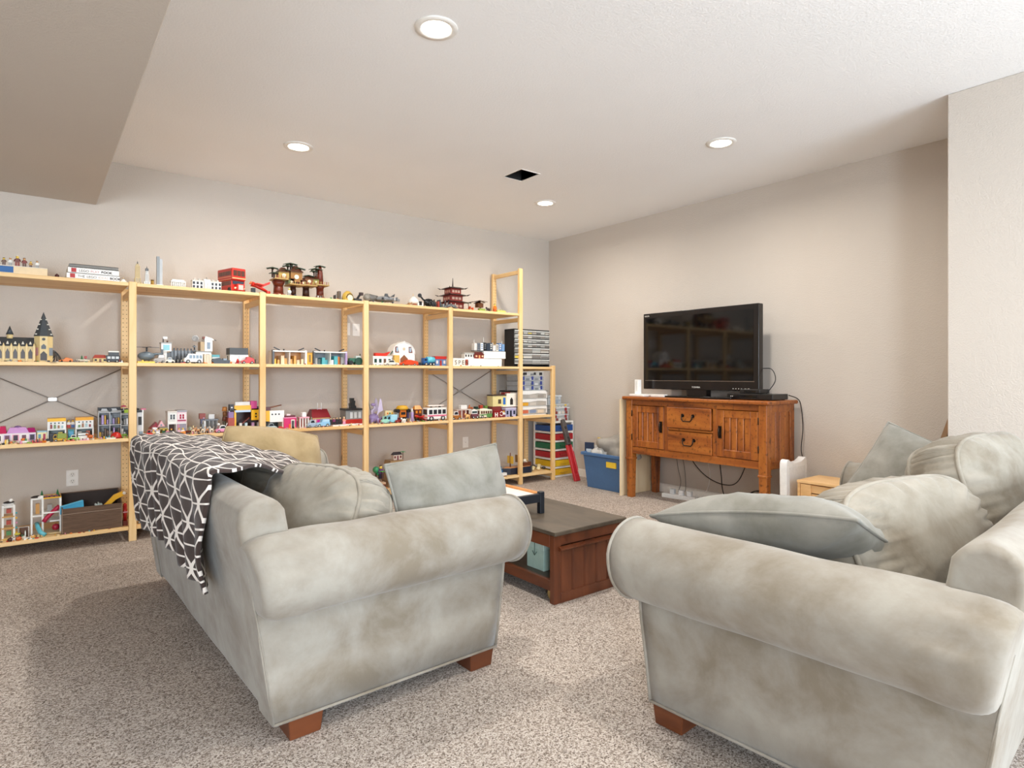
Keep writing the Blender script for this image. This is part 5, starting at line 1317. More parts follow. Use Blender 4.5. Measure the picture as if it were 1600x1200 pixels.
def garage(r, W, H):
    h = W / 2; D = .16
    for x0, x1, z0, z1, c in ((-h, -h + .014, 0, H * .74, YEL), (h * .1, h, H * .34, H * .74, YEL)): MB().box(x0, 0, z0, x1, .012, z1).build('front_wall', C(c), r)
    MB().box(-h, D - .006, 0, h, D, H * .74).build('back_wall', C('#3a1c1c'), r); MB().box(h - .01, .012, 0, h, D, H * .74).build('side_wall', C('#4a201c'), r)
    MB().box(-h, 0, H * .70, h, D, H * .74).build('roof_slab', C('#e9b53a'), r); MB().box(-h * .95, -.003, H * .63, h * .05, .01, H * .70).build('awning', C('#b9cfe8'), r)
    MB().box(-h * .98, .01, H * .74, h * .1, D * .8, H * .86).build('roof_sign', C(YEL), r); MB().box(-h * .9, .02, H * .86, h * .05, D * .7, H * .98).build('roof_room', C(WHITE), r)
    MB().box(h * .1, .015, H * .74, h * .5, D * .6, H * 1.0).build('pink_block', C('#e05aa0'), r)
    MB().box(h * .6, .015, H * .74, h * .95, D * .6, H * .8).build('vent_block', C('#6a6a80'), r)
    for z in (.46, .56): MB().cyl((h * .4, -.002, H * z), (h * .4, 0, H * z), .007, n=8).build('porthole', C(BLACK), r)
    MB().prism([(-h * .8, .004), (h * .1, H * .4), (h * .1, H * .44), (-h * .8, .012)], D * .3, D * .5, 'y').build('ramp', C('#8a3a24'), r)
    for x, c in ((-.55, '#d9d9d4'), (-.2, '#b9d2da'), (.25, '#c9a0c9'), (.6, GREY)): MB().cbox(h * x, .03, 0, .018, .03, H * .25).build('furnishing', C(c), r)
def station(r, W, H):
    h = W / 2; D = .12
    MB().box(-h, 0, H * .32, -h * .5, .02, H * .75).build('yellow_wall', C(YEL), r); MB().box(-h * .5, 0, H * .28, h, D, H * .75).build('white_wall', C(WHITE), r)
    MB().box(-h, .02, 0, -h * .88, D, H * .75).build('pillar', C(YEL), r); MB().box(h * .8, .0, 0, h, D, H * .28).build('striped_pillar', C('#e2ddd2'), r)
    MB().box(-h, D - .006, 0, h, D, H * .3).build('back_wall', C('#1f2a26'), r)
    for x in (-.25, .1, .45): MB().cyl((h * x, -.002, H * .6), (h * x, 0, H * .6), .0065, n=8).build('porthole', C(BLACK), r)
    MB().cyl((-h * .7, .05, H * .84), (h * .9, .05, H * .96), .007, .005, 8).build('cannon', C('#8a5a44'), r); MB().box(-h * .9, .03, H * .75, -h * .3, .08, H * .9).build('turret', C('#5a2c2c'), r)
def redroofbarn(r, W, H):
    h = W / 2; D = .13
    MB().box(-h * .7, 0, 0, h, D, H * .36).build('wall', C('#e08aa0'), r); MB().box(-h * .3, -.003, 0, h * .6, .002, H * .26).build('door', C('#d0189a'), r)
    MB().taper(.1 * h, D / 2, H * .36, W * .98, D * 1.15, W * .8, D * .4, H * .36).build('roof', C('#7e1420'), r); MB().box(-h * .8, -.006, H * .32, h * 1.05, D, H * .38).build('eave', C('#e0b86a'), r)
    for x in (-.1, .3): MB().cyl((h * x, D * .3, H * .7), (h * x, D * .3, H), .003, n=6).build('flagpole', C(WHITE), r)
    MB().box(-h * .15, D * .3, H * .72, h * .35, D * .35, H * .76).build('ridge_rail', C('#e9c8d0'), r)
def darkhouse(r, W, H):
    h = W / 2; D = .13
    MB().box(-h, 0, 0, h, D, H * .18).build('red_base', C('#b3261c'), r); MB().box(-h * .95, .004, H * .18, h, D, H * .52).build('grey_wall', C('#8c8e8c'), r)
    MB().box(-h, -.004, H * .52, h, D, H * .60).build('dark_roof', C('#2c2a2a'), r)
    for x in (-.3, .2, .7): MB().box(h * x - .012, .002, H * .22, h * x + .012, .005, H * .46).build('window', C('#d0d3d4', .2), r)
    for k, z in enumerate((.60, .70, .80, .9)): MB().cbox((.1 - .08 * (k % 2)) * h, D * .4, H * z, W * (.34 - .05 * k), .04, H * .1).build('tower_block', C('#25292a'), r)
def townhouse(r, W, H, roof=BLACK, seed=1):
    h = W / 2; D = .10
    openhouse(r, W, H * .9, '#c9cbcd', GREY, 2, 2, D, '#a6a8ab', ('#9a7a5a', '#8c97a4', '#d9a52c', '#6d5a4a', LAV), .06, seed)
    for x in (-.5, .35): MB().prism([(h * x - .02, H * .9), (h * x + .02, H * .9), (h * x + .014, H * .97), (h * x - .014, H * .97)], -.004, .01, 'y').build('dormer', C('#b9bcbe'), r)
    MB().box(-h, D * .3, H * .9, h, D, H).build('dark_roof', C(roof), r)
    MB().cyl((-.0, -.007, H * .92), (0, -.003, H * .92), .012, n=12).build('round_window', C(BLACK), r)
def moderncrate(r, W, H):
    h = W / 2; D = .1
    MB().box(-h, 0, 0, h, D, H * .58).build('white_base', C(WHITE), r); MB().box(-h * 1.05, -.005, H * .58, h * .98, D, H).build('dark_top', C('#4a5054', .5), r, .002, 1)
    MB().box(-h * .05, -.001, H * .05, h * .02, .002, H * .55).build('joint_strip', C('#9fb4bc'), r); MB().box(-h, -.002, H * .5, h, 0, H * .56).build('band', C('#cfd6d8'), r)
    for x in (-.5, .5): MB().box(h * x - .02, -.0015, H * .1, h * x + .02, .001, H * .42).build('panel', C('#dfe5e6'), r)
def cafe(r, W, H):
    h = W / 2; D = .12
    MB().box(-h, .0, 0, h, D, H * .55).build('wall', C('#e9e1e2'), r)
    for k in range(6):
        x = -h * .85 + k * h * .34; f = MB().box(x - .016, -.002, H * .1, x + .016, .002, H * .46).build('window_frame', C((PINK, WHITE, LAV)[k % 3]), r); MB().box(x - .011, -.003, H * .13, x + .011, .002, H * .43).build('pane', C(('#7a5a6a', '#4a4a58')[k % 2], .1), f)
    for x0, x1, c, t in ((-1, -.5, '#56a5ae', .72), (-.5, -.2, '#c22a5c', .95), (-.2, .72, '#cf9fd6', .86), (.6, 1.0, '#a01f66', .80)):
        MB().taper((x0 + x1) / 2 * h, D / 2, H * .55, (x1 - x0) * h, D * 1.05, (x1 - x0) * h * .7, D * .6, H * (t - .55)).build('roof', C(c), r)
    MB().ball((h * .25, D * .3, H * .85), W * .06, 8, (1.4, 1, .9)).build('roof_knob', C('#7a5a8a'), r)
def shop(r, W, H, roof=YEL, seed=0):
    h = W / 2; D = .10; m = C(WHITE)
    MB().box(-h, .0, H * .5, h, D, H * .86).build('upper_wall', m, r); MB().box(-h, -.004, H * .86, h * 1.0, D, H).build('roof', C(roof), r)
    for k in range(4): MB().box(-h * .7 + k * h * .42, -.002, H * .75, -h * .52 + k * h * .42, .001, H * .81).build('vent_block', C('#4f565a'), r)
    rnd = random.Random(seed)
    for k in range(4): MB().cbox(-h * .6 + k * h * .4, -.002, H * .54, W * .1, .012, H * rnd.uniform(.1, .2)).build('balcony_item', C(('#8a2c2c', '#6a8a5a', '#9a6a4a', '#a9c6cc')[(k + seed) % 4]), r)
    for x in (-.95, .95): MB().box(h * x - .004, 0, 0, h * x + .004, D, H * .5).build('pillar', m, r)
    MB().box(-h, D - .005, 0, h, D, H * .5).build('back_wall', C('#8d9a9c'), r); MB().box(-h * 1.02, -.008, H * .46, h * 1.02, D, H * .51).build('balcony', C('#dfe3e0'), r)
    MB().cbox(-h * .55, .01, 0, W * .22, .04, H * .32).build('counter', C(('#3a3a40', '#eceae4')[seed % 2]), r); MB().cbox(h * .4, .02, 0, W * .22, .04, H * .36).build('furnishing', C(('#c9b95a', '#a45a4a')[seed % 2]), r)
def bigvan(r, W, H):
    car(r, W, H * .62, '#22262b', 'bus', '#cfd4d6', .07)
    MB().box(-W * .3, .01, H * .62, W * .46, .06, H * .9).build('roof_rack', C('#3a3d40'), r); MB().box(-W * .34, .008, H * .9, W * .48, .062, H).build('rack_top', C('#efe9da'), r)
def camper(r, W, H):
    car(r, W, H * .82, WHITE, 'bus', '#2c3138', .09, '#d97a93')
    MB().prism([(-W * .32, H * .9), (W * .4, H * .9), (W * .48, H * .94), (W * .4, H * .98), (-W * .32, H * .98), (-W * .4, H * .94)], .03, .06, 'y').build('surfboard', C('#f3e3da'), r)
    for x in (-.2, .25): MB().box(W * x - .004, .03, H * .82, W * x + .004, .06, H * .9).build('rack_bar', C(BLACK), r)
def umbrella_row(r, W, H): pass
def saucer(r, W, H, col=WHITE, top=ORG):
    MB().lathe([(W * .3, 0), (W * .5, H * .25), (W * .46, H * .35), (W * .2, H * .4)], (0, W * .4, 0), 16).build('hull', C(col), r)
    MB().ball((0, W * .4, H * .55), W * .16, 8, (1.3, 1, 1)).build('canopy', C(top), r); MB().cbox(W * .22, W * .35, H * .36, W * .14, .02, H * .3).build('fin', C(GRN), r)
def dome(r, W, H, col=RED_):
    MB().lathe([(W * .5, 0), (W * .5, H * .3), (W * .4, H * .7), (W * .2, H * .95), (W * .03, H)], (0, W * .45, 0), 16).build('shell', C(col), r)
    for k in range(4): MB().cbox(-W * .3 + k * W * .2, W * .45 - W * .49, 0, W * .07, .004, H * .25).build('rib', C('#8a1c16'), r)
def laptop(r, W, H, col='#39577f'):
    MB().box(-W / 2, 0, 0, W / 2, W * .5, H * .15).build('base', C(col), r); MB().box(-W / 2, 0, 0, W / 2, .008, H, T3(0, W * .1, 0) @ Matrix.Rotation(R(-25), 4, 'X')).build('sloped_panel', C(col), r)
# ================================================================ toys and boxes on the shelves (columns in px of the frame, depth d behind the shelf front)
# ---- top shelf
def flatbox(r, W, H):
    MB().box(-W / 2, 0, 0, W / 2, .26, H).build('carton', C('#ead3ac', .6), r, .002, 1)
    MB().box(-W / 2 - .0, -.0015, H * .15, W * .02, .001, H * .95).build('blue_label', C('#1f5d9c', .5), r); MB().box(-W / 2, .0, H, W / 2, .26, H + .003).build('lid_paper', C('#f0eadf', .6), r)
toy('flat_box', 'flat tan box with blue label on the top shelf under a row of tiny figures', 'box', -40, 74, 12, 't', .03, flatbox)
for i, (x, w, h, t, l, hr, lab) in enumerate(((6, 8, 13, '#6b4a35', BRN, '#3a2a22', 'all brown toy figure standing at the outer end of the flat tan box'), (16, 8, 14, '#e6e2da', GREY, '#d9d6d0', 'white toy figure with white cap on the flat tan box'),
        (27, 11, 18, '#6a2c22', '#8a3a2a', '#efe9da', 'tallest toy figure with white top on the flat tan box'), (38, 9, 15, '#7a2a22', BRN, '#4a1e18', 'dark red toy figure with round dark head on the flat tan box'),
        (48, 7, 10, '#b98a3a', BRN, '#2c2420', 'short tan toy figure with black cap on the flat tan box'), (58, 8, 12, '#efece6', GREY, GREY, 'white and grey toy figure at the shelf end of the flat tan box'))):
    xx = P(x, YF + .05)
    toy('toy_figure', lab, 'toy figure', x - w / 2, x + w / 2, h, 't', .055, figure, t, l, hr, '#c99a6a' if i % 2 else SKIN, group='figures on the flat tan box', dz=12 * depth(xx, YF + .05) / 948 + .004)
toy('tree_stump', 'tiny dark round toy lying alone between the flat box and the books', 'toy', 86, 92, 6, 't', .05, lambda r, W, H: (MB().ball((0, .01, H * .5), H * .5, 10).build('shell', C('#4a1a18'), r), MB().cyl((0, .01, H * .9), (0, .01, H * 1.1), .003, n=6).build('stalk', C(BRN), r)))
def book(name, label, x0, x1, hpx, d, dz, words, top, dep, rz=0):
    def fn(r, W, H):
        MB().box(-W / 2, .004, .003, W / 2 - .003, dep, H - .003).build('pages', C('#e9e4d8', .8), r)
        MB().box(-W / 2, .0, 0, W / 2, .004, H).build('spine', C('#f4f1ec', .5), r)
        MB().box(-W / 2, 0, H - .003, W / 2, dep + .004, H).box(-W / 2, 0, 0, W / 2, dep + .004, .003).build('covers', C(top, .45), r)
        MB().box(-W / 2 + .018, -.001, H * .15, -W / 2 + .018 + H * .7, .0, H * .85).build('emblem', C('#b52a2a'), r)
        x = -W / 2 + .018 + H * .7 + .014
        for t, c, b_ in words:
            o = lettering(t, H * .56, T3(x, -.0004, H * .28) @ FACE_FRONT, C(c), r, 'lettering', .0003, 'LEFT', b_)
            x += max(v.co.x for v in o.data.vertices) - x + H * .25
    return toy(name, label, 'book', x0, x1, hpx, 't', d, fn, dz=dz, rz=rz)
book('book', 'thick white-spined book at the bottom of the pair on the top shelf', 104, 187, 9, .02, 0, (('THE', '#2c2c2e', 0), ('LEGO', '#4a4244', 0), ('IDEAS', '#c9b4ae', 0), ('BOOK', '#1f1f22', .0006)), '#a3a19c', .24)
book('book', 'grey-covered white-spined book lying on top of the other', 106, 186, 9, .025, .0375, (('LEGO', '#3a3234', 0), ('PLAY', '#c98a8a', 0), ('BOOK', '#141416', .0008)), '#8d8a85', .23, .6)
toy('book', 'thin dark grey book lying on top of the two white-spined books', 'book', 108, 185, 5, 't', .03, lambda r, W, H: (MB().box(-W / 2, 0, .002, W / 2 - .004, .22, H - .002).build('pages', C('#b9b6b0', .8), r), MB().box(-W / 2, -.001, H - .003, W / 2, .222, H).box(-W / 2, -.001, 0, W / 2, .222, .003).box(-W / 2, -.001, 0, W / 2, .002, H).build('covers', C('#7f7d78', .5), r)), dz=.0372 * 2 + .002)
toy('toy_building', 'tiny white domed model at the right end of the left top shelf', 'toy building', 188, 198, 9, 't', .05, lambda r, W, H: (MB().cbox(0, .02, 0, W, .03, H * .4).build('base', C('#e8e0cf'), r), MB().ball((0, .02, H * .4), H * .35, 8).build('dome', C(WHITE), r), MB().cyl((0, .02, H * .7), (0, .02, H), .002, n=5).build('spire', C(TAN), r)))
toy('toy_skyscraper', 'tan stepped skyscraper model behind the post top', 'toy building', 209, 222, 38, 't', .10, tower, (TAN, '#d8bd84', TAN, '#d8bd84'), ((.98, .12), (.72, .3), (.56, .80), (.36, .88)))
toy('toy_skyscraper', 'slim white skyscraper model with dark pointed top', 'toy building', 225, 235, 30, 't', .07, tower, (WHITE, '#e4e2de', WHITE, DGREY), ((.98, .2), (.62, .6), (.45, .75), (.5, .88)))
toy('toy_drum', 'tiny gold drum between the white and grey skyscraper models', 'toy', 236, 241, 9, 't', .06, lambda r, W, H: (MB().cyl((0, .012, 0), (0, .012, H), W * .5, n=12).build('barrel', C('#a8822c'), r), MB().cyl((0, .012, H * .8), (0, .012, H), W * .53, n=12).build('rim', C('#6a521c'), r)))
toy('toy_skyscraper', 'tall plain grey slab skyscraper model', 'toy building', 245, 254, 46, 't', .06, lambda r, W, H: (MB().box(-W / 2, 0, 0, 0, .03, H).build('slab', C('#8e9498'), r), MB().box(0, .006, 0, W / 2, .03, H * .92).build('slab', C('#b9bdc0'), r), MB().cbox(0, .015, 0, W * 1.2, .04, .01).build('base', C(WHITE), r)))
toy('toy_temple', 'white columned temple model on the top shelf', 'toy building', 267, 291, 13, 't', .07, museum)
toy('toy_mansion', 'long white mansion model with dark windows and chimneys', 'toy building', 301, 346, 20, 't', .05, mansion)
toy('toy_bus', 'red double-decker toy bus', 'toy vehicle', 360, 388, 38, 't', .08, bus, rz=15)
toy('toy_airplane', 'red toy airplane on a dark display plate', 'toy airplane', 392, 425, 22, 't', .06, redplane)
toy('toy_treehouse', 'large brown treehouse village model with dark palm fronds', 'toy building', 426, 516, 56, 't', .06, treehouse)
toy('toy_fighter', 'tiny pale figure model under the treehouse platforms', 'toy figure', 449, 456, 13, 't', .03, figure, '#c9d6d0', GREY, '#8aa59a')
toy('toy_speeder', 'brown and grey speeder model under the treehouse platforms', 'toy vehicle', 492, 506, 9, 't', .03, bits, (BRN, GREY, '#6a4a3a', WHITE), 6, .04, 3)
toy('toy_robot', 'black spiky toy robot beside the treehouse village', 'toy robot', 523, 538, 17, 't', .05, bits, (BLACK, '#2c2c30', '#5a5148', BLACK, '#7a6a5a'), 7, .06, 11)
toy('toy_dome', 'gold domed toy hut next to the black toy robot', 'toy building', 538, 556, 16, 't', .05, lambda r, W, H: (MB().lathe([(W * .5, 0), (W * .5, H * .3), (W * .38, H * .75), (W * .15, H)], (0, W * .5, 0), 14).build('shell', C('#c9a548'), r), MB().cyl((0, -.002, H * .3), (0, .004, H * .3), W * .24, n=12).build('opening', C('#e9dcc0'), r), MB().tube([(-W * .3, W * .05, H * .3), (-W * .2, W * .03, H * .6), (0, W * .02, H * .72), (W * .2, W * .03, H * .6), (W * .3, W * .05, H * .3)], .004, 6).build('arch', C('#6a5324'), r)))
toy('toy_catapult', 'black tilted toy catapult at the end of the third top shelf', 'toy', 554, 568, 15, 't', .05, lambda r, W, H: (MB().box(-W / 2, 0, 0, W * .3, .05, H * .3).build('chassis', C('#2a2c2e'), r), MB().cyl((-W * .1, .02, H * .3), (W * .3, .02, H * .9), W * .12, n=8).build('arm', C(BLACK), r), MB().cbox(W * .33, .02, H * .68, W * .35, .03, H * .3).build('bucket', C('#3a2826'), r)))
toy('toy_spaceship', 'grey disc spaceship model with a round nose', 'toy spaceship', 575, 626, 18, 't', .05, spaceship)
toy('toy_lander', 'white and brown space lander model with spread legs', 'toy spaceship', 633, 667, 20, 't', .05, lander)
toy('toy_scorpion', 'black toy scorpion with raised wheel tail', 'toy robot', 658, 684, 20, 't', .05, scorpion)
toy('toy_hauler', 'grey and red toy vehicle left of the pagoda', 'toy vehicle', 684, 706, 21, 't', .05, bits, (DGREY, '#b0453a', '#3d4852', '#2a3138', GREY, '#3d4852'), 8, .08, 21)
toy('toy_pagoda', 'dark red pagoda model with three upturned roofs', 'toy building', 700, 734, 52, 't', .09, pagoda)
toy('toy_bridge', 'small grey toy bridge at the foot of the pagoda', 'toy', 694, 716, 7, 't', .015, lambda r, W, H: (MB().prism([(-W / 2, 0), (-W * .3, H * .7), (0, H), (W * .3, H * .7), (W / 2, 0), (W * .3, H * .2), (0, H * .5), (-W * .3, H * .2)], 0, .03, 'y').build('arch', C('#6f7274'), r), [MB().cbox(x * W, .002, H * .3, .006, .004, H * .9).build('rail_post', C('#c9c6bd'), r) for x in (-.3, 0, .3)]))
toy('toy_tree', 'small dark flat-topped toy tree right of the pagoda', 'toy tree', 728, 737, 14, 't', .05, tree, '#2c3a2a', 'palm')
toy('toy_shrub', 'orange toy shrub at the foot of the small dark tree', 'toy', 728, 742, 7, 't', .03, bits, (ORG, '#d9572a', ORG, '#a8401c'), 5, .03, 4)
toy('toy_treehut', 'dark brown toy tree hut with spread branches on the top shelf', 'toy building', 741, 760, 19, 't', .05, lambda r, W, H: (tree(r, W, H, '#3a2418', 'palm'), MB().cbox(0, .02, H * .3, W * .45, .05, H * .35).build('hut', C('#6a3e22'), r), MB().cbox(W * .1, .0, 0, W * .5, .03, H * .2).build('grass', C('#8aa04a'), r), MB().taper(0, .045, H * .65, W * .55, .06, W * .2, .02, H * .15).build('hut_roof', C('#2c1c14'), r)))
toy('toy_dog', 'little dark toy animal between the tree hut and the tall post', 'toy animal', 760, 768, 7, 't', .03, animal, '#3a2a24')
toy('toy_figure', 'orange toy figure with dark raised arm on the last top shelf', 'toy figure', 769, 779, 14, 't', .05, figure, ORG, '#c95a2a', '#2c2420')
toy('toy_plate', 'pale green flat toy plate on the last top shelf', 'toy', 777, 790, 5, 't', .03, lambda r, W, H: (MB().box(-W / 2, 0, 0, W / 2, .06, H * .6).build('plate', C('#c9c96a'), r), [MB().cyl((x * W, .015, H * .6), (x * W, .015, H), .003, n=6).build('stud', C('#d6d678'), r) for x in (-.3, -.1, .1, .3)]))

# ---- second shelf
toy('toy_castle', 'tan toy castle with grey roofs and one tall pointed tower', 'toy building', -32, 83, 81, 's', .04, castle)
toy('toy_cage', 'black curved bars of an open toy cage beside the tan castle', 'toy', 82, 98, 18, 's', .06, spiderfan)
toy('toy_race_car', 'low orange and black toy race car beside the curved black bars', 'toy car', 92, 114, 7, 's', .02, car, ORG, 'sport', roof=BLACK)
toy('toy_motorcycle', 'black toy motorcycle lying low near the orange race car', 'toy vehicle', 113, 126, 6, 's', .02, bits, (BLACK, DGREY, BLACK), 4, .03, 9, 'rod')
toy('toy_plane_wing', 'flat white toy glider low on the second shelf', 'toy airplane', 118, 146, 6, 's', .06, lambda r, W, H: (MB().cyl((-W * .45, .04, H * .5), (W * .45, .04, H * .5), H * .4, H * .15, 8).build('fuselage', C('#efe9d6'), r), MB().box(-W * .1, 0, H * .5, W * .1, .10, H * .65).build('wing', C('#f2ecd9'), r), MB().prism([(W * .3, H * .5), (W * .45, H * 1.3), (W * .48, H * .5)], .037, .043, 'y').build('fin', C(TAN), r)))
toy('toy_tree', 'green cone toy tree on the left second shelf', 'toy tree', 125, 131, 12, 's', .10, tree, GRN)
toy('toy_post', 'small red toy mailbox post near the green cone tree', 'toy', 132, 136, 10, 's', .10, lambda r, W, H: (MB().cyl((0, .01, 0), (0, .01, H * .6), .003, n=6).build('pole', C(GREY), r), MB().cbox(0, .01, H * .6, W, .02, H * .4).build('box', C('#a8332c'), r)))
toy('toy_market_hut', 'low toy hut with a dusty red roof left of the dark van', 'toy building', 146, 167, 12, 's', .04, house, '#d9c07a', '#b3524a', 'hip', 1, 3, .07, roofh=.45)
toy('toy_van', 'dark toy van carrying a white-topped rack at the end of the left second shelf', 'toy vehicle', 166, 187, 18, 's', .03, bigvan)
toy('toy_scooter', 'tiny white and red toy scooter beside the dark van', 'toy vehicle', 186, 192, 6, 's', .02, bits, (WHITE, RED_, BLACK), 3, .02, 2)
toy('toy_helicopter', 'grey-blue toy helicopter with long black rotor blades', 'toy helicopter', 216, 256, 26, 's', .06, copter)
toy('toy_landing_pad', 'flat yellow toy landing plate under the helicopter nose', 'toy', 215, 242, 4, 's', .004, lambda r, W, H: (MB().prism([(-W / 2, .0), (W / 2, 0), (W * .2, .05), (-W / 2, .05)], 0, H * .6, 'z').build('plate', C('#f2c82a'), r), MB().cbox(-W * .2, .01, H * .6, W * .1, .01, H * .5).build('stud', C('#f2c82a'), r)))
toy('toy_watchtower', 'white toy control tower with teal window and roof mast', 'toy building', 252, 268, 42, 's', .16, watchtower)
toy('toy_fence', 'dark grey toy fence of framed panels behind the parked toy cars', 'toy', 267, 305, 24, 's', .20, fence)
toy('toy_dish', 'grey toy satellite dish on a tall mast', 'toy', 299, 311, 47, 's', .18, dishmast)
toy('toy_station', 'white two-level toy station with stair block and sloped wing', 'toy building', 306, 341, 43, 's', .16, helipad_house)
toy('toy_jeep', 'grey toy jeep parked at the front beside the helicopter', 'toy car', 240, 258, 13, 's', .02, car, '#a39c96', 'jeep', '#d9c9c4')
toy('toy_car', 'low cream toy car beside the grey jeep', 'toy car', 258, 273, 9, 's', .015, car, '#e9e3d3', 'car')
toy('toy_buggy', 'dark toy buggy with round wheels behind the cream car', 'toy vehicle', 268, 290, 17, 's', .10, bits, (DGREY, BLACK, '#5a5a5c', BLACK, GREY), 7, .08, 14)
toy('toy_quad', 'small red and white toy quad beside the white van', 'toy vehicle', 282, 290, 7, 's', .01, bits, (RED_, WHITE, BLACK), 3, .03, 8)
toy('toy_van', 'white toy police van with dark windows on the second shelf', 'toy vehicle', 288, 317, 15, 's', .02, car, WHITE, 'van', '#2f4a5c')
toy('toy_crate_stack', 'small tan toy locker block between the white van and teal cabin', 'toy', 319, 331, 14, 's', .03, lambda r, W, H: [MB().box(-W / 2 + W * k / 3, 0, 0, -W / 2 + W * (k + .92) / 3, .05, H).build('locker', C('#d6c5a8'), r) for k in range(3)])
toy('toy_cabin', 'small teal and white toy cabin behind the black toy boat', 'toy building', 331, 343, 14, 's', .10, house, WHITE, '#3f9aa0', 'flat', 1, 2, .05, '#3f9aa0')
toy('toy_boat', 'low black toy speedboat on wheels at the front of the second shelf', 'toy boat', 331, 360, 9, 's', .01, lambda r, W, H: (MB().prism([(-W / 2, H * .5), (-W * .35, 0), (W * .45, 0), (W / 2, H * .6), (W * .1, H * .7), (-W * .1, H), (-W * .4, H * .8)], 0, .05, 'y').build('hull', C('#141518'), r), MB().cbox(W * .2, .01, H * .6, W * .2, .03, H * .3).build('cockpit', C('#3a4650', .1), r), MB().cyl((W * .4, .03, H * .5), (W * .4, .03, H * 1.4), .003, n=6).build('antenna', C(BLACK), r)))
toy('toy_depot', 'white toy depot block with a dark grey slab top', 'toy building', 359, 388, 25, 's', .10, moderncrate)
toy('toy_sports_car', 'red toy sports car at the right end of the second bay', 'toy car', 377, 398, 11, 's', .015, car, '#d2281f', 'sport')
toy('toy_cone', 'tiny red toy cone beside the red sports car', 'toy', 368, 376, 8, 's', .008, lambda r, W, H: (MB().cyl((0, .012, H * .2), (0, .012, H), W * .4, W * .1, 10).build('cone', C(RED_), r), MB().cbox(0, .012, 0, W, .024, H * .2).build('base', C('#a8201a'), r)))
toy('toy_crane', 'small dark toy crane behind the red sports car', 'toy vehicle', 389, 402, 19, 's', .10, bits, (DGREY, BLACK, '#5d5f62', RED_), 4, .05, 17, 'rod')
def longbuilding(r, W, H, inner, items, right=None, seed=0):
    openhouse(r, W, H * .82, WHITE, WHITE, 1, 2, .12, inner, items, .06, seed); h = W / 2
    for x in (-1, 1): MB().box(x * h - .007, -.004, 0, x * h + .007, .02, H * .86).build('striped_pillar', C(DGREY if x < 0 else (right or WHITE)), r)
    for x in (-.75, .75): MB().box(-.025, -.005, -.004, .025, .005, .004, T3(h * x, .02, H * .93) @ Matrix.Rotation(R(-24 if x > 0 else 24), 4, 'Y')).build('roof_arm', C(BLACK), r)
    MB().cyl((-h * .3, .03, H * .82), (-h * .3, .03, H * .92), .006, n=8).build('roof_knob', C(BLACK), r)
toy('toy_garage', 'long white toy garage with an orange interior', 'toy building', 427, 478, 26, 's', .05, longbuilding, '#c98a4a', (ORG, YEL, '#d9a04a', BRN, '#e8c9a0'), None, 4)
toy('toy_pillar', 'yellow toy column block between the two long toy buildings', 'toy', 480, 488, 19, 's', .06, lambda r, W, H: (MB().box(-W / 2, 0, 0, W / 2, .04, H * .92).build('column', C('#e3a92a'), r), MB().box(-W * .55, -.002, H * .92, W * .55, .042, H).build('cap', C('#b8861e'), r), MB().box(-W * .2, -.002, H * .2, W * .2, 0, H * .8).build('inlay', C('#8a6a24'), r)))
toy('toy_garage', 'long white toy workshop with grey interior and lavender end', 'toy building', 491, 541, 25, 's', .05, longbuilding, '#7d8288', (GREY, ORG, '#4c5a58', TEAL, WHITE), LAV, 9)
toy('toy_tractor', 'dark green toy tractor with round wheels at the end of the third bay', 'toy vehicle', 545, 566, 18, 's', .05, lambda r, W, H: (MB().box(-W * .4, .01, H * .25, W * .1, .05, H * .6).build('bonnet', C('#2c6a52'), r), MB().box(W * .05, .005, H * .25, W * .42, .055, H * .8).build('cab', C('#c9d3cf'), r), MB().cyl((W * .4, .02, H * .5), (W * .4, .02, H), .004, n=6).build('exhaust', C('#23402f'), r), [MB().cyl((x * W, y, q * H), (x * W, y + .012, q * H), q * H, n=12).build('wheel', C('#1e4a3a' if x > 0 else BLACK), r) for x, q in ((-.32, .2), (.25, .34)) for y in (0, .05)]))
toy('toy_runway', 'flat grey toy runway plate with tiny marks behind the post', 'toy', 575, 598, 4, 's', .10, lambda r, W, H: (MB().box(-W / 2, 0, 0, W / 2, .1, H * .4).build('plate', C('#8e9a98'), r), [MB().cbox(x * W, .02, H * .4, .012, .01, H * .5).build('marker', C('#5a7a6a'), r) for x in (-.3, 0, .3)]))
def redboatshop(r, W, H):
    h = W / 2; house(r, W, H * .62, WHITE, WHITE, 'flat', 1, 4, .09, '#2f4a44', '#6a4a3a', roofh=.12)
    MB().prism([(-h * .7, H * .64), (h * .5, H * .64), (h * .95, H * .95), (h * .3, H * .82), (-h * .7, H * .84)], .01, .05, 'y').build('red_hull', C('#d8321f'), r)
    MB().box(-.005, 0, 0, .005, .006, H * .3, T3(h * 1.0, .02, H * .75) @ Matrix.Rotation(R(35), 4, 'Y')).build('flag_arm', C('#4a5a48'), r)
toy('toy_shop', 'low white toy shop carrying a red boat hull on its roof', 'toy building', 583, 612, 23, 's', .04, redboatshop)
toy('toy_barn', 'white round-roofed toy barn with two brown-framed windows', 'toy building', 614, 648, 42, 's', .08, barn)
toy('toy_wagon', 'white toy wagon at the front of the round-roofed barn', 'toy vehicle', 601, 624, 8, 's', .01, car, '#eee6da', 'car')
toy('toy_race_car', 'long orange-red toy race car below the round-roofed barn', 'toy car', 624, 654, 9, 's', .01, car, '#e0481f', 'sport')
toy('toy_loader', 'dark grey toy loader between the orange-red racer and the cyan tanker', 'toy vehicle', 652, 664, 14, 's', .04, bits, ('#3a3d40', BLACK, '#5a4a4c', '#2c3a50'), 4, .06, 31)
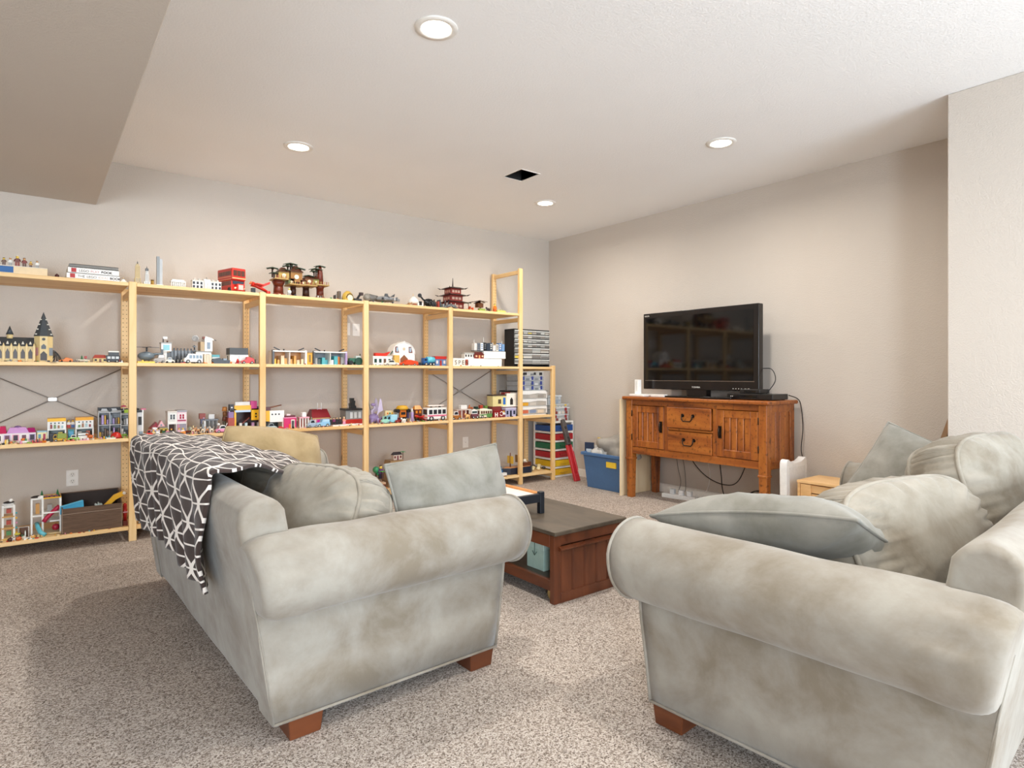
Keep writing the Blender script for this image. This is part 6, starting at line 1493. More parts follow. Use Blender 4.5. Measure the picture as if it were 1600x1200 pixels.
def tanker(r, W, H):
    h = W / 2; MB().box(-h, .005, H * .15, h, .055, H * .3).build('chassis', C('#24508a'), r); MB().cyl((-h * .35, .03, H * .62), (h * .9, .03, H * .62), H * .33, n=14).build('tank', C('#66c6dc'), r)
    MB().box(-h, .004, H * .3, -h * .45, .056, H * .8).build('cab', C('#2c64a8'), r); MB().box(-h * .9, .003, H * .5, -h * .55, .005, H * .72).build('window', C('#1e2a34', .1), r); wheels(r, W, H * .17, (-h * .65, h * .1, h * .65), .06)
toy('toy_tanker', 'blue toy tanker truck with a shiny cyan tank', 'toy vehicle', 663, 681, 15, 's', .03, tanker)
toy('toy_stand', 'small red toy stand with a blue-white front at the end of the fourth bay', 'toy building', 680, 697, 15, 's', .04, house, '#5f7fae', '#c4302a', 'flat', 1, 3, .06, '#e3d8d8', '#a8322a', roofh=.3)
toy('storage_carton', 'long white carton with four letter tiles on the second shelf', 'box', 708, 784, 12, 's', .02, letterbox, .20, 'SPEN')
toy('storage_carton', 'shorter white carton lying on the long lettered carton', 'box', 756, 790, 11, 's', .03, letterbox, .17, None, dz=12.4 * 6.1 / 948)
toy('toy_skyline', 'row of tiny toy city blocks standing on the white cartons', 'toy building', 741, 789, 22, 's', .05, skyline, dz=23.6 * 6.1 / 948)
toy('toy_street', 'low white and grey toy street block left on the lettered carton', 'toy building', 726, 742, 9, 's', .05, house, '#e3e0da', '#b9b6ae', 'flat', 1, 4, .06, '#4a4240', None, roofh=.2, dz=12.4 * 5.9 / 948)
toy('toy_temple', 'small dark red toy temple on the lettered carton', 'toy building', 742, 756, 10, 's', .03, house, '#8a2c22', '#5a1c18', 'hip', 1, 3, .05, '#e8cba0', '#d9a06a', roofh=.4, dz=12.4 * 6 / 948)
# parts cabinet with many small drawers
def partscabinet():
    x0, x1, Y, hgt = P(803, 4.93), P(858.5, 4.93), 4.93, .395
    W_ = x1 - x0; D = .16
    r = thing('parts_cabinet', 'black small-parts cabinet of clear drawers on the short end bay', 'cabinet', ((x0 + x1) / 2, Y, SHZ['s']), 0)
    m = plain('#17181a', .45); h = W_ / 2; t = .007
    MB().box(-h, .004, 0, -h + t, D, hgt).box(h - t, .004, 0, h, D, hgt).box(-h, .004, hgt - t, h, D, hgt).box(-h, .004, 0, h, D, t).box(-h, D - t, 0, h, D, hgt).build('case', m, r)
    rows = [(8, .046)] * 4 + [(4, .0602)] * 3
    z = hgt - t; rnd = random.Random(3)
    for n, rh in rows:
        MB().box(-h + t, .004, z - .003, h - t, D - t, z).build('divider', m, r)
        w = (W_ - 2 * t) / n
        for k in range(n):
            a = -h + t + k * w + .002; b_ = a + w - .004
            c = rnd.choice(('#a7a8a4', '#9c9d99', '#b4b4af', '#8f8d88', '#a39a90'))
            d = MB().box(a, .0, z - rh + .004, b_, .004, z - .006).box(a, .004, z - rh + .004, b_, D * .8, z - rh * .45).build('drawer', plain(c, .2), r)
            MB().box(a, -.010, z - .016, b_, .002, z - .007).build('lip', plain('#d9dad6', .25), d)
            cc = rnd.choice(('#d2d2cc', '#8a8680', '#777470', '#c9c4ba', '#5f5c58', '#d9c24a' if rnd.random() < .4 else '#b9b6ae'))
            MB().box(a + .003, -.0008, z - rh + .007, b_ - .003, .001, z - rh * rnd.uniform(.5, .75)).build('content', plain(cc, .5), d)
        z -= rh
partscabinet()

# ---- third shelf
cl = 'small toys cluttered along the third shelf'
toy('toy_cafe', 'long toy café with teal, magenta and lavender roofs', 'toy building', -22, 56, 27, 'm', .12, cafe)
toy('toy_kiosk', 'small white and yellow toy kiosk right of the lavender roof', 'toy building', 58, 73, 16, 'm', .12, house, '#e9e3b0', '#9ac0d2', 'flat', 1, 2, .06, '#6aa0b9', '#a83a52', roofh=.12)
toy('toy_shop', 'white toy shop with yellow roof, left one of two', 'toy building', 74, 103, 34, 'm', .14, shop, YEL, 0)
toy('toy_shop', 'white toy shop with yellow roof, nearer the grey townhouse', 'toy building', 118, 146, 33, 'm', .16, shop, '#f0aa1f', 1)
toy('toy_signboard', 'teal toy signboard leaning in the gap between the yellow-roofed shops', 'toy', 106, 116, 16, 'm', .12, lambda r, W, H: (MB().box(-W / 2, .01, 0, W / 2, .018, H).build('board', C('#2f7d8a'), r), MB().box(-W * .55, .004, 0, W * .55, .03, .005).build('foot', C(GREY), r), MB().box(-W * .35, .008, H * .3, W * .35, .011, H * .8).build('print', C('#5aa5c9'), r)))
for x, t, l, hr, lab in ((107, WHITE, RED_, '#4a2a20', 'white-topped toy figure standing high between the yellow-roofed shops'), (114, '#e8dcd0', BLU, '#8a3a2a', 'pale toy figure with red hair beside the right yellow-roofed shop')):
    toy('toy_figure', lab, 'toy figure', x - 4, x + 4, 13, 'm', .2, figure, t, l, hr, group='figures by the yellow-roofed shops', dz=.075)
toy('toy_townhouse', 'tall grey toy townhouse with black roof and round window', 'toy building', 154, 189, 46, 'm', .16, townhouse)
toy('toy_townhouse', 'narrow grey toy townhouse half hidden behind the post', 'toy building', 189, 222, 42, 'm', .17, lambda r, W, H: (openhouse(r, W, H * .86, '#d5d7d8', GREY, 2, 2, .1, '#a9abad', (GREY, DGREY, WHITE, '#8d939a'), .06, 6), MB().box(-W * .5, .03, H * .86, W * .4, .1, H).build('dark_roof', C(BLACK), r), MB().box(-W * .35, -.002, H * .86, -W * .1, .03, H * .98).build('planter', C('#a9c93a'), r)))
toy('toy_umbrella', 'magenta toy umbrella on top of the narrow grey townhouse', 'toy', 188, 199, 9, 'm', .18, umbrella_stand, '#d23a6a', dz=.178)
toy('toy_saucer', 'white toy saucer with orange canopy at the shelf front', 'toy spaceship', 26, 46, 11, 'm', .01, saucer)
toy('toy_flower_cart', 'yellow-green toy flower cart at the far left of the third shelf', 'toy', 2, 26, 12, 'm', .015, bits, ('#d9c98a', '#6a9a3a', YEL, '#e9d9a0', '#3f7a34', ORG), 7, .06, 41)
toy('toy_crab', 'red toy crab with low claws at the shelf front', 'toy animal', 48, 70, 9, 'm', .012, bits, ('#b3322c', '#d24a3f', '#8a1f1c', '#c93a30', '#5a2420'), 7, .05, 44)
toy('toy_bike', 'tiny black toy bike with round wheels beside the red crab', 'toy vehicle', 72, 83, 7, 'm', .02, lambda r, W, H: ([MB().cyl((x * W, .01, H * .4), (x * W, .016, H * .4), H * .4, n=10).build('wheel', C(BLACK), r) for x in (-.3, .3)], MB().tube([(-W * .3, .013, H * .4), (0, .013, H * .9), (W * .3, .013, H * .4)], .003, 5).build('frame', C('#4a3a34'), r)))
toy('toy_truck', 'yellow toy pickup truck in front of the left yellow-roofed shop', 'toy vehicle', 83, 104, 12, 'm', .03, car, '#d0a52c', 'truck', extra='#8a9a3a')
toy('toy_car', 'bright green and white toy car between the yellow-roofed shops', 'toy car', 106, 124, 9, 'm', .02, car, '#8fcf3f', 'car', roof=WHITE)
toy('toy_blocks', 'orange-red toy tiles lying at the very front below the green car', 'toy', 104, 117, 4, 'm', .004, bits, ('#d24a34', ORG, '#e8a08a'), 5, .02, 46)
toy('toy_cat', 'orange toy cat below the right yellow-roofed shop', 'toy animal', 134, 148, 11, 'm', .02, animal, '#c9622a')
toy('toy_picnic', 'pink and white toy picnic bits on the shelf before the orange cat', 'toy', 124, 140, 6, 'm', .006, bits, (PINK, WHITE, '#5a2c2c', '#f0d0d4'), 5, .03, 47)
toy('toy_piano', 'small white toy stove block before the right yellow-roofed shop', 'toy', 122, 138, 13, 'm', .06, lambda r, W, H: (MB().box(-W / 2, 0, 0, W / 2, .03, H * .8).build('body', C(WHITE), r), MB().box(-W / 2, -.002, H * .5, W / 2, 0, H * .58).build('handle_bar', C(DGREY), r), MB().box(-W * .5, .0, H * .8, W * .5, .03, H * .86).build('hob', C(BLACK), r)))
toy('toy_fish_rack', 'teal and grey toy bench before the grey townhouse', 'toy', 161, 176, 8, 'm', .04, bits, ('#3f95a8', GREY, '#5ab0c0', DGREY), 5, .04, 48)
toy('toy_dome', 'bright red toy dome at the front of the third shelf', 'toy', 173, 191, 10, 'm', .01, dome)
toy('toy_raft', 'flat white toy raft beside the bright red dome', 'toy boat', 166, 181, 4, 'm', .004, lambda r, W, H: (MB().box(-W / 2, 0, 0, W / 2, .04, H * .5).build('deck', C('#eceadb'), r), MB().cbox(W * .2, .01, H * .5, W * .2, .02, H * .5).build('seat', C('#8aa06a'), r)))
toy('toy_turtle', 'green toy turtle beside the post at the end of the left third shelf', 'toy animal', 190, 201, 9, 'm', .02, lambda r, W, H: (MB().ball((0, .02, H * .5), W * .35, 10, (1.2, 1, .6)).build('shell', C('#6f9a34'), r), MB().ball((-W * .42, .02, H * .5), W * .13, 8).build('head', C('#a9c04a'), r), [MB().cbox(x * W, .01, 0, W * .14, .03, H * .3).build('leg', C('#8aa83f'), r) for x in (-.25, .25)]))
# second bay
toy('toy_lighthouse', 'white slim toy tower with pink top just right of the post', 'toy building', 214, 224, 43, 'm', .12, lambda r, W, H: (MB().box(-W / 2, 0, 0, W / 2, .05, H * .86).build('wall', C('#dfe0e2'), r), MB().box(W * .25, -.004, 0, W * .5, .0, H * .95).build('corner_strip', C(WHITE), r), MB().box(-W * .6, -.004, H * .86, W * .3, .04, H * .94).build('dark_roof', C(BLACK), r), MB().box(W * .1, -.002, H * .94, W * .9, .03, H).build('pink_awning', C('#c96a80'), r), MB().box(-W * .3, -.003, H * .4, W * .2, .0, H * .7).build('window', C(DGREY, .1), r)))
toy('toy_speedboat', 'white toy speedboat with grey stripe at the post', 'toy boat', 213, 231, 9, 'm', .012, lambda r, W, H: (MB().prism([(-W / 2, H * .4), (-W * .4, 0), (W * .4, 0), (W / 2, H * .5), (0, H * .6)], 0, .05, 'y').build('hull', C(WHITE), r), MB().box(-W * .4, -.001, H * .22, W * .38, .0, H * .34).build('stripe', C(DGREY), r), MB().cbox(-W * .1, .012, H * .5, W * .3, .025, H * .5).build('cockpit', C('#8a9aa5', .1), r)))
toy('toy_car', 'red toy car beside the white speedboat', 'toy car', 227, 239, 10, 'm', .02, car, '#d23022', 'car')
toy('toy_stable', 'toy stable with dark red roof and pink gable', 'toy building', 234, 260, 22, 'm', .14, lambda r, W, H: (MB().box(-W / 2, 0, 0, W / 2, .08, H * .45).build('wall', C('#b8964a'), r), MB().prism([(-W * .5, H * .45), (-W * .1, H * .9), (W * .0, H * .45)], -.004, .08, 'y').build('red_roof', C('#8e1c2c'), r), MB().prism([(-W * .1, H * .45), (W * .18, H), (W * .48, H * .45)], -.008, .07, 'y').build('pink_gable', C('#ebb0b4'), r), MB().cyl((W * .18, -.010, H * .68), (W * .18, -.006, H * .68), W * .06, n=8).build('round_window', C('#6a8a9a'), r)))
toy('toy_stall', 'low white toy stall with lavender roof below the stable', 'toy building', 234, 250, 13, 'm', .05, stall, '#bda9c9', WHITE, False)
toy('toy_annex', 'yellowish toy block between the stable and the two-tone house', 'toy building', 249, 262, 13, 'm', .10, house, '#c9b45a', '#7d746a', 'flat', 1, 2, .05, '#6a5a34', None, roofh=.15)
def twotone(r, W, H):
    h = W / 2; D = .09
    MB().box(-h, 0, H * .46, 0, D, H * .9).build('white_wall', C('#eceae2'), r); MB().box(0, -.004, H * .46, h, D, H * .92).build('pink_wall', C('#efd3d8'), r)
    MB().box(-h * 1.04, -.006, H * .9, 0, D, H * .97).build('roof', C('#d8d0c6'), r); MB().box(0, -.008, H * .92, h * 1.05, D, H).build('roof', C('#9a969c'), r)
    for x, c in ((-.5, '#5d656a'), (.5, '#a8324f')):
        f = MB().box(h * x - .022, -.007, H * .62, h * x + .022, -.003, H * .84).build('window_frame', C(WHITE), r)
        for a in (-1, 1):
            for b_ in (-1, 1): MB().cbox(h * x + a * .009, -.0075, H * .73 + b_ * H * .05 - .008, .012, .002, .016).build('pane', C(c, .1), f)
    MB().box(.04 * h, -.008, H * .54, h * .95, .0, H * .59).build('flower_box', C('#a8234f'), r)
    for x in (-.95, -.05): MB().box(h * x - .004, 0, 0, h * x + .004, D, H * .46).build('pillar', C(WHITE), r)
    MB().box(.05 * h, 0, 0, h, D, H * .42).build('garage_door', C('#98929e'), r); MB().box(-h, D - .005, 0, 0, D, H * .46).build('back_wall', C('#5a4034'), r)
    MB().box(-h, -.005, H * .42, h, D, H * .47).build('balcony', C('#e4e2de'), r); MB().box(.02 * h, -.012, 0, .25 * h, 0, H * .4).build('ladder', C('#c98aa0'), r)
    MB().box(h * .98, 0, 0, h * 1.05, .012, H * .94).build('corner_pole', C('#ead9cf'), r)
toy('toy_house', 'two-tone toy house, white left half and pink-windowed right half', 'toy building', 262, 291, 37, 'm', .12, twotone)
rnd = random.Random(12)
crowd = [(240, TAN, BRN), (246, WHITE, GREY), (256, '#2c5a3a', BLACK), (262, PINK, WHITE), (268, '#3a3a44', '#6a3a3a'), (280, '#e8c0cc', PINK), (286, WHITE, PINK)]
for k, (x, t, l) in enumerate(crowd):
    nm = ('tan', 'white', 'dark green', 'pink and white', 'dark grey', 'pale pink', 'white and pink')[k]
    wh = ('in front of the stall', 'beside the tan figure at the stall', 'in front of the yellowish block', 'at the left corner of the two-tone house', 'under the white half of the two-tone house', 'at the grey garage door of the two-tone house', 'at the right corner of the two-tone house')[k]
    toy('toy_figure', f'tiny {nm} toy figure {wh}', 'toy figure', x - 3, x + 3, 11, 'm', .035 + .01 * (k % 3), figure, t, l, rnd.choice((BRN, BLACK, '#c9a04a', RED_)), group='tiny figures before the two-tone house')
toy('toy_plank', 'orange and red toy ramp lying at the front of the second bay', 'toy', 268, 290, 6, 'm', .01, lambda r, W, H: (MB().prism([(-W / 2, 0), (W / 2, 0), (W / 2, H), (-W * .2, H * .5)], 0, .03, 'y').build('ramp', C('#e08a2a'), r), MB().box(-W / 2, -.002, 0, -W * .1, .03, H * .5).build('red_end', C('#c9321f'), r)))
toy('toy_raft', 'long brown toy raft right of the two-tone house', 'toy boat', 289, 312, 9, 'm', .05, lambda r, W, H: ([MB().cyl((-W / 2, .008 + .012 * k, H * .4), (W / 2, .008 + .012 * k, H * .4), .006, n=7).build('log', C('#6a2c1c'), r) for k in range(4)], MB().cbox(W * .2, .02, H * .5, W * .2, .03, H * .5).build('crate', C('#c98a5a'), r)))
toy('toy_pond', 'pale green toy rock pond behind the brown raft', 'toy', 292, 312, 17, 'm', .14, bits, ('#9aa89a', '#e9dfb4', '#aebfae', WHITE, TAN), 6, .08, 51)
for k, (x, c, nm) in enumerate(((302, '#e8cfa8', 'tan'), (310, '#d9a87a', 'light brown'), (317, '#ecd9bc', 'cream'), (324, '#c98a5a', 'copper'), (331, '#f0e3cf', 'pale cream'))):
    toy('toy_skeleton', f'spindly {nm} toy creature in the huddle at the front of the second bay', 'toy animal', x - 4, x + 4, 12, 'm', .02 + .012 * (k % 2), animal, c, group='spindly toy creatures in a huddle')
toy('toy_cart', 'grey and white toy cart behind the huddled creatures', 'toy vehicle', 308, 336, 20, 'm', .10, bits, (GREY, WHITE, '#b9c4c6', '#8a9296', '#e8eceb'), 8, .09, 53)
toy('toy_pavilion', 'flat grey-roofed toy pavilion at the back of the second bay', 'toy building', 320, 341, 26, 'm', .24, stall, '#85888d', GREY, False)
toy('toy_statue', 'rust red toy shrine behind the spindly creatures', 'toy', 312, 321, 28, 'm', .22, lambda r, W, H: (MB().cbox(0, .02, 0, W * .6, .03, H * .7).build('column', C('#5a5a70'), r), MB().cbox(0, .02, H * .7, W, .04, H * .3).build('red_cap', C('#9a3f30'), r), MB().ball((W * .2, -.002, H * .74), W * .16, 8).build('emblem', C('#d9c4e0'), r)))
toy('toy_totem', 'dark brown stacked toy totem left of the yellow garage', 'toy', 347, 358, 38, 'm', .16, lambda r, W, H: [MB().cyl((0.004 * (k % 2), .03, H * k / 5), (0, .03, H * (k + .92) / 5), W * (.4 - .04 * (k % 2)), W * .32, 9).build('totem_block', C(('#4a3328', '#5f5a48', '#6a4030', '#8a5a34', '#c98544')[k]), r) for k in range(5)])
def flagtower(r, W, H):
    MB().cbox(0, .03, 0, W * .9, .06, H * .5).build('red_column', C('#a8402c'), r); MB().cbox(-W * .2, .03, H * .5, W * .1, .03, H * .45).build('white_pole', C(WHITE), r)
    MB().cbox(0, .03, H * .5, W * .7, .05, H * .22).build('purple_room', C('#8a6a9a'), r); MB().cbox(W * .05, .02, H * .76, W * .6, .04, H * .24).build('black_sign', C('#241c20'), r); MB().cyl((W * .05, -.002, H * .88), (W * .05, 0, H * .88), W * .12, n=8).build('sign_dot', C(WHITE), r)
toy('toy_flagtower', 'red-brown toy tower with black sign beside the yellow garage', 'toy building', 356, 367, 42, 'm', .10, flagtower)
toy('toy_garage', 'yellow open-front toy garage with a pink block on its roof', 'toy building', 366, 414, 45, 'm', .12, garage)
toy('toy_convertible', 'pink toy convertible at the front of the second bay', 'toy car', 338, 359, 11, 'm', .015, car, '#e88fb4', 'car', roof=WHITE)
toy('toy_racer', 'crimson toy kart behind the pink convertible', 'toy car', 336, 350, 9, 'm', .05, car, '#c9284a', 'sport')
toy('toy_solar_panel', 'dark blue sloped toy panel beside the pink convertible', 'toy', 360, 373, 10, 'm', .01, laptop)
toy('toy_figures', 'white and black toy animal behind the pink convertible', 'toy animal', 340, 356, 15, 'm', .09, animal, WHITE, BLACK)
# third bay
toy('toy_station', 'white toy fire station with three round holes and yellow end', 'toy building', 414, 444, 38, 'm', .10, station)
toy('toy_car', 'silver toy car in the bay of the white fire station', 'toy car', 416, 433, 10, 'm', .02, car, '#b9c6c8', 'car', roof='#8fa0a5')
toy('toy_kart', 'small red and white toy kart beside the silver car', 'toy car', 433, 443, 5, 'm', .012, car, RED_, 'sport')
def pinkhouse(r, W, H):
    h = W / 2; MB().box(-h, 0, 0, h, .09, H * .75).build('wall', C('#d21a68'), r); MB().box(-h * 1.02, -.003, H * .72, h * 1.02, .09, H * .78).build('ledge', C('#e88fb4'), r)
    MB().box(-h * .8, .01, H * .78, h * .9, .08, H * .9).build('roof_deck', C('#6a1c2c'), r); MB().cbox(-h * .2, .03, H * .88, W * .3, .04, H * .12).build('roof_tub', C('#f0d9dc'), r)
    f = MB().box(h * .1, -.004, 0, h * .7, .002, H * .62).build('door_frame', C('#e9dcd0'), r); MB().box(h * .2, -.005, 0, h * .6, .002, H * .54).build('door', C('#4a4a48'), f)
    MB().box(-h * .25, -.004, 0, h * .1, .002, H * .3).build('orange_wall', C('#e0641f'), r)
toy('toy_house', 'bright magenta toy house with white-framed doorway', 'toy building', 444, 463, 22, 'm', .08, pinkhouse)
toy('toy_fountain', 'grey toy fountain group behind the magenta house', 'toy', 459, 470, 16, 'm', .14, bits, (GREY, WHITE, '#c9a0a8', '#8fa0a5'), 5, .05, 61)
toy('toy_stall', 'white toy stall with striped posts and a round roof sign', 'toy building', 468, 483, 24, 'm', .06, stall, '#e8a8b4', WHITE)
toy('toy_barn', 'pink toy barn with a big dark red roof and white roof poles', 'toy building', 485, 515, 36, 'm', .14, redroofbarn)
toy('toy_car', 'grey-blue toy car before the dark red roofed barn', 'toy car', 481, 497, 12, 'm', .02, car, '#9fb0c4', 'car', roof='#c3d0da')
toy('toy_car', 'light blue toy car with open cabin before the dark red roofed barn', 'toy car', 495, 516, 12, 'm', .03, car, '#8fc0e0', 'jeep', '#b4d6ea', wheel='#5d6a74')
toy('toy_cactus', 'pale green toy garden rack between the stall and red-roofed barn', 'toy', 484, 496, 20, 'm', .10, bits, ('#a9c9b4', '#d6e3dc', '#8ab09a', WHITE), 5, .05, 62)
for k, (x, t, lab) in enumerate(((517, '#2a2426', 'black-robed toy figure nearest the light blue car'), (522, '#7a2c5a', 'purple-robed toy figure in the dark row on the white tray'), (527, '#1f1f26', 'black-robed toy figure in the middle of the white tray'), (532, '#3a2c2c', 'brown-robed toy figure in the dark row on the white tray'), (538, '#e89a8a', 'pink toy figure at the post end of the white tray'))):
    toy('toy_figure', lab, 'toy figure', x - 3.5, x + 3.5, 12, 'm', .06, figure, t, BLACK if k < 4 else PINK, BLACK if k < 4 else '#e8c9a0', '#d9b48a', group='robed figures on the white tray', dz=.012)
toy('toy_tray', 'flat white tray at the front of the third bay', 'tray', 520, 566, 2, 'm', .03, lambda r, W, H: (MB().box(-W / 2, 0, 0, W / 2, .10, .008).build('sheet', C('#f3f0ec', .5), r), MB().box(-W / 2, -.002, 0, W / 2, .002, .012).build('front_edge', C('#e9e4de', .5), r)))
toy('toy_house', 'grey toy house with red base and black roof tower by the post', 'toy building', 540, 566, 40, 'm', .18, darkhouse)
# fourth bay
toy('toy_dragon', 'pale purple winged toy dragon by the post', 'toy animal', 576, 599, 40, 'm', .08, dragon)
toy('toy_ship', 'small crimson toy ship between the dragon and the aqua cars', 'toy boat', 592, 602, 15, 'm', .08, boat, '#8a1c30', '#c93a50', BRN, False, .05)
toy('toy_spear_stand', 'grey toy lance leaning behind the purple dragon', 'toy', 575, 584, 36, 'm', .2, lambda r, W, H: (MB().cyl((-W * .3, .02, H), (W * .5, .02, 0), .004, n=6).build('lance', C('#8a8f92'), r), MB().cbox(W * .4, .02, 0, W * .4, .03, .006).build('foot', C('#b9b33a'), r)))
toy('toy_car', 'pale mint toy car nearest the shelf front in the fourth bay', 'toy car', 597, 608, 12, 'm', .012, car, '#9fd6c2', 'car')
toy('toy_car', 'light aqua toy pickup behind the pale mint car', 'toy car', 606, 621, 13, 'm', .04, car, '#8ac9de', 'truck', extra='#a9d9e8')
toy('toy_sign', 'cream toy billboard with coloured dots behind the aqua pickup', 'toy', 602, 616, 18, 'm', .16, lambda r, W, H: (MB().box(-W / 2, 0, H * .55, W / 2, .02, H).build('board', C('#e8d3a0'), r), [MB().cbox(x * W, -.002, H * .7, W * .14, .004, H * .14).build('dot', C(c), r) for x, c in ((-.25, ORG), (0, GRN), (.25, YEL))], [MB().cbox(x * W, .01, 0, .005, .01, H * .55).build('leg', C(BRN), r) for x in (-.35, .35)]))
toy('toy_robot', 'orange toy robot with gold domed top and black shoulders', 'toy robot', 620, 642, 26, 'm', .07, robot)
toy('toy_dog', 'white and brown toy dog at the feet of the orange robot', 'toy animal', 627, 637, 8, 'm', .012, animal, '#e9e3da', BRN)
toy('toy_buggy', 'small dark red toy buggy right of the aqua pickup', 'toy vehicle', 618, 628, 8, 'm', .03, car, '#8a2a22', 'jeep')
toy('toy_rocket', 'white and lavender toy rocket beside the orange robot', 'toy spaceship', 642, 649, 21, 'm', .08, rocket)
toy('toy_temple', 'dark brown toy shrine with orange roof before the rear post', 'toy building', 648, 659, 24, 'm', .12, house, '#5a2418', '#d98a2a', 'hip', 2, 2, .05, '#d98a2a', None, roofh=.25)
toy('toy_airplane', 'orange toy plane with spread wings before the rear post', 'toy airplane', 652, 670, 11, 'm', .04, redplane)
toy('toy_snake_track', 'thin green and orange toy track lying along the shelf front', 'toy', 634, 667, 3, 'm', .008, lambda r, W, H: (MB().tube([(-W / 2, .01, .004), (-W * .2, .018, .004), (W * .1, .008, .004), (W / 2, .015, .004)], .004, 6).build('track', C('#c9752a'), r), MB().cbox(W * .35, .012, .0, W * .2, .012, .01).build('green_bit', C('#6a8a34'), r)))
toy('toy_camper', 'white toy camper van with pink stripe and roof surfboard', 'toy vehicle', 668, 698, 25, 'm', .03, camper)
toy('toy_hut', 'small cream toy beach hut behind the camper van', 'toy building', 664, 681, 22, 'm', .16, house, '#efe6d4', '#d9a04a', 'gable', 1, 2, .06, '#5a6a70', None)
# fifth bay
toy('toy_car', 'brown and tan toy car with dark windows in the last wide bay', 'toy car', 706, 721, 13, 'm', .02, car, '#a86a34', 'car', roof=WHITE)
toy('toy_pavilion', 'grey-brown toy pavilion with white columns and flat roof', 'toy building', 714, 736, 21, 'm', .10, stall, '#c9b8ae', '#efeae4')
toy('toy_dog', 'tan toy dog with small ears before the columned pavilion', 'toy animal', 727, 737, 10, 'm', .012, animal, '#e0b070')
toy('toy_crab', 'orange toy crab atop the brown block behind the maroon truck', 'toy animal', 731, 740, 8, 'm', .16, bits, (ORG, '#e8682a', ORG), 4, .03, 71, dz=.085)
toy('toy_block', 'dark maroon toy block behind the maroon truck', 'toy building', 730, 742, 14, 'm', .16, house, '#4a1c20', '#3a1618', 'flat', 1, 2, .05, '#7a4a44', None)
toy('toy_truck', 'maroon and white toy truck facing the shelf front', 'toy vehicle', 738, 748, 15, 'm', .02, lambda r, W, H: (MB().box(-W / 2, 0, H * .12, W / 2, .07, H * .5).build('bonnet', C('#7a4a52'), r), MB().box(-W * .45, .015, H * .5, W * .45, .07, H * .9).build('cab', C(WHITE), r), MB().box(-W * .38, .0135, H * .58, W * .38, .016, H * .78).build('windscreen', C('#33494a', .1), r), MB().cbox(0, .03, H * .9, W * .3, .02, H * .1).build('beacon', C('#e9e0d0'), r), wheels(r, W, H * .16, (-W * .32, W * .32), .07)))
toy('toy_barge', 'long dark green toy barge at the back of the last wide bay', 'toy boat', 740, 770, 20, 'm', .16, lambda r, W, H: (MB().prism([(-W / 2, H * .45), (-W * .42, 0), (W * .42, 0), (W / 2, H * .6), (-W / 2, H * .6)], 0, .08, 'y').build('hull', C('#16302c'), r), MB().box(-W * .5, -.004, H * .58, W * .5, .084, H * .68).build('gunwale', C('#2f5a50'), r), [MB().cbox(W * x, .03, H * .68, W * .14, .03, H * q).build('cargo', C(c), r) for x, q, c in ((-.3, .15, '#1f3a30'), (-.05, .25, '#c94a34'), (.2, .2, '#7a9a4a'), (.42, .32, WHITE))]))
def busfront(r, W, H):
    car(r, W, H * .95, '#eee8cf', 'bus', '#6a4a3a', .09, '#5c8a4a'); MB().box(W * .05, -.002, H * .1, W * .48, .001, H * .5).build('green_panel', C('#5f8f4f'), r); MB().ball((0, .04, H * .92), W * .2, 8, (2, 1.4, .5)).build('roof_dome', C('#f0ead4'), r)
toy('toy_bus', 'cream and green toy bus in the last wide bay', 'toy vehicle', 750, 769, 14, 'm', .025, busfront)
def yellowhouse(r, W, H):
    h = W / 2; MB().box(-h, 0, H * .45, h * .15, .10, H * .92).build('yellow_wall', C('#e8d99a'), r); MB().box(h * .15, -.006, H * .42, h, .10, H).build('white_tower', C('#f1ede2'), r); MB().box(-h, .004, 0, h, .10, H * .45).build('lower_wall', C('#8a3a34'), r)
    MB().box(-h * 1.02, -.004, H * .90, h * .2, .10, H * .95).build('roof_edge', C('#4a3a34'), r); MB().box(h * .05, .02, H * .95, h * .6, .07, H * 1.05).build('red_tiles', C('#8a2a24'), r)
    MB().box(-h * .55, -.002, H * .56, -h * .3, .001, H * .75).build('window', C('#5a5040', .1), r); MB().box(-h * .12, -.002, H * .52, h * .08, .001, H * .82).build('blue_door', C('#2f6fc0'), r)
    MB().prism([(h * .45, H * .5), (h * .7, H * .5), (h * .7, H * .72), (h * .575, H * .82), (h * .45, H * .72)], -.009, -.005, 'y').build('arched_door', C('#2c2c2c'), r)
    MB().box(-h * .3, -.03, H * .42, h, .0, H * .46).build('ledge', C('#e9e6dc'), r)
toy('toy_house', 'yellow toy house with blue door and white arched tower', 'toy building', 770, 806, 36, 'm', .10, yellowhouse)
def heli2(r, W, H):
    MB().box(-W / 2, 0, 0, W / 2, .012, H).build('red_panel', C('#8a1f22'), r)
    lettering('H', H * .8, T3(-W * .25, -.001, H * .12) @ FACE_FRONT, C(WHITE), r, 'white_mark', .0006, 'CENTER', .002)
    q = MB()
    for k in range(14):
        a = R(-150 + k * 300 / 13); q.cbox(W * .2 + math.cos(a) * H * .28, -.001, H * .5 + math.sin(a) * H * .28 - .003, .007, .003, .007)
    q.build('white_ring', C(WHITE), r); MB().box(-W * .5, .012, 0, W * .5, .04, H * .2).build('foot', C('#5a1a1c'), r)
toy('toy_sign', 'dark red toy panel with white marks at the shelf front', 'toy', 771, 789, 11, 'm', .03, heli2)
toy('toy_kiosk', 'lavender toy phone kiosk with dark windows by the tall post', 'toy building', 790, 806, 14, 'm', .03, house, '#b4b0cf', '#cfcbe0', 'flat', 1, 3, .06, '#33384a', '#2c3040', roofh=.15)
toy('toy_figure', 'small white toy figure between the red panel and the lavender kiosk', 'toy figure', 785, 791, 11, 'm', .015, figure, WHITE, '#8a3a44', BRN)
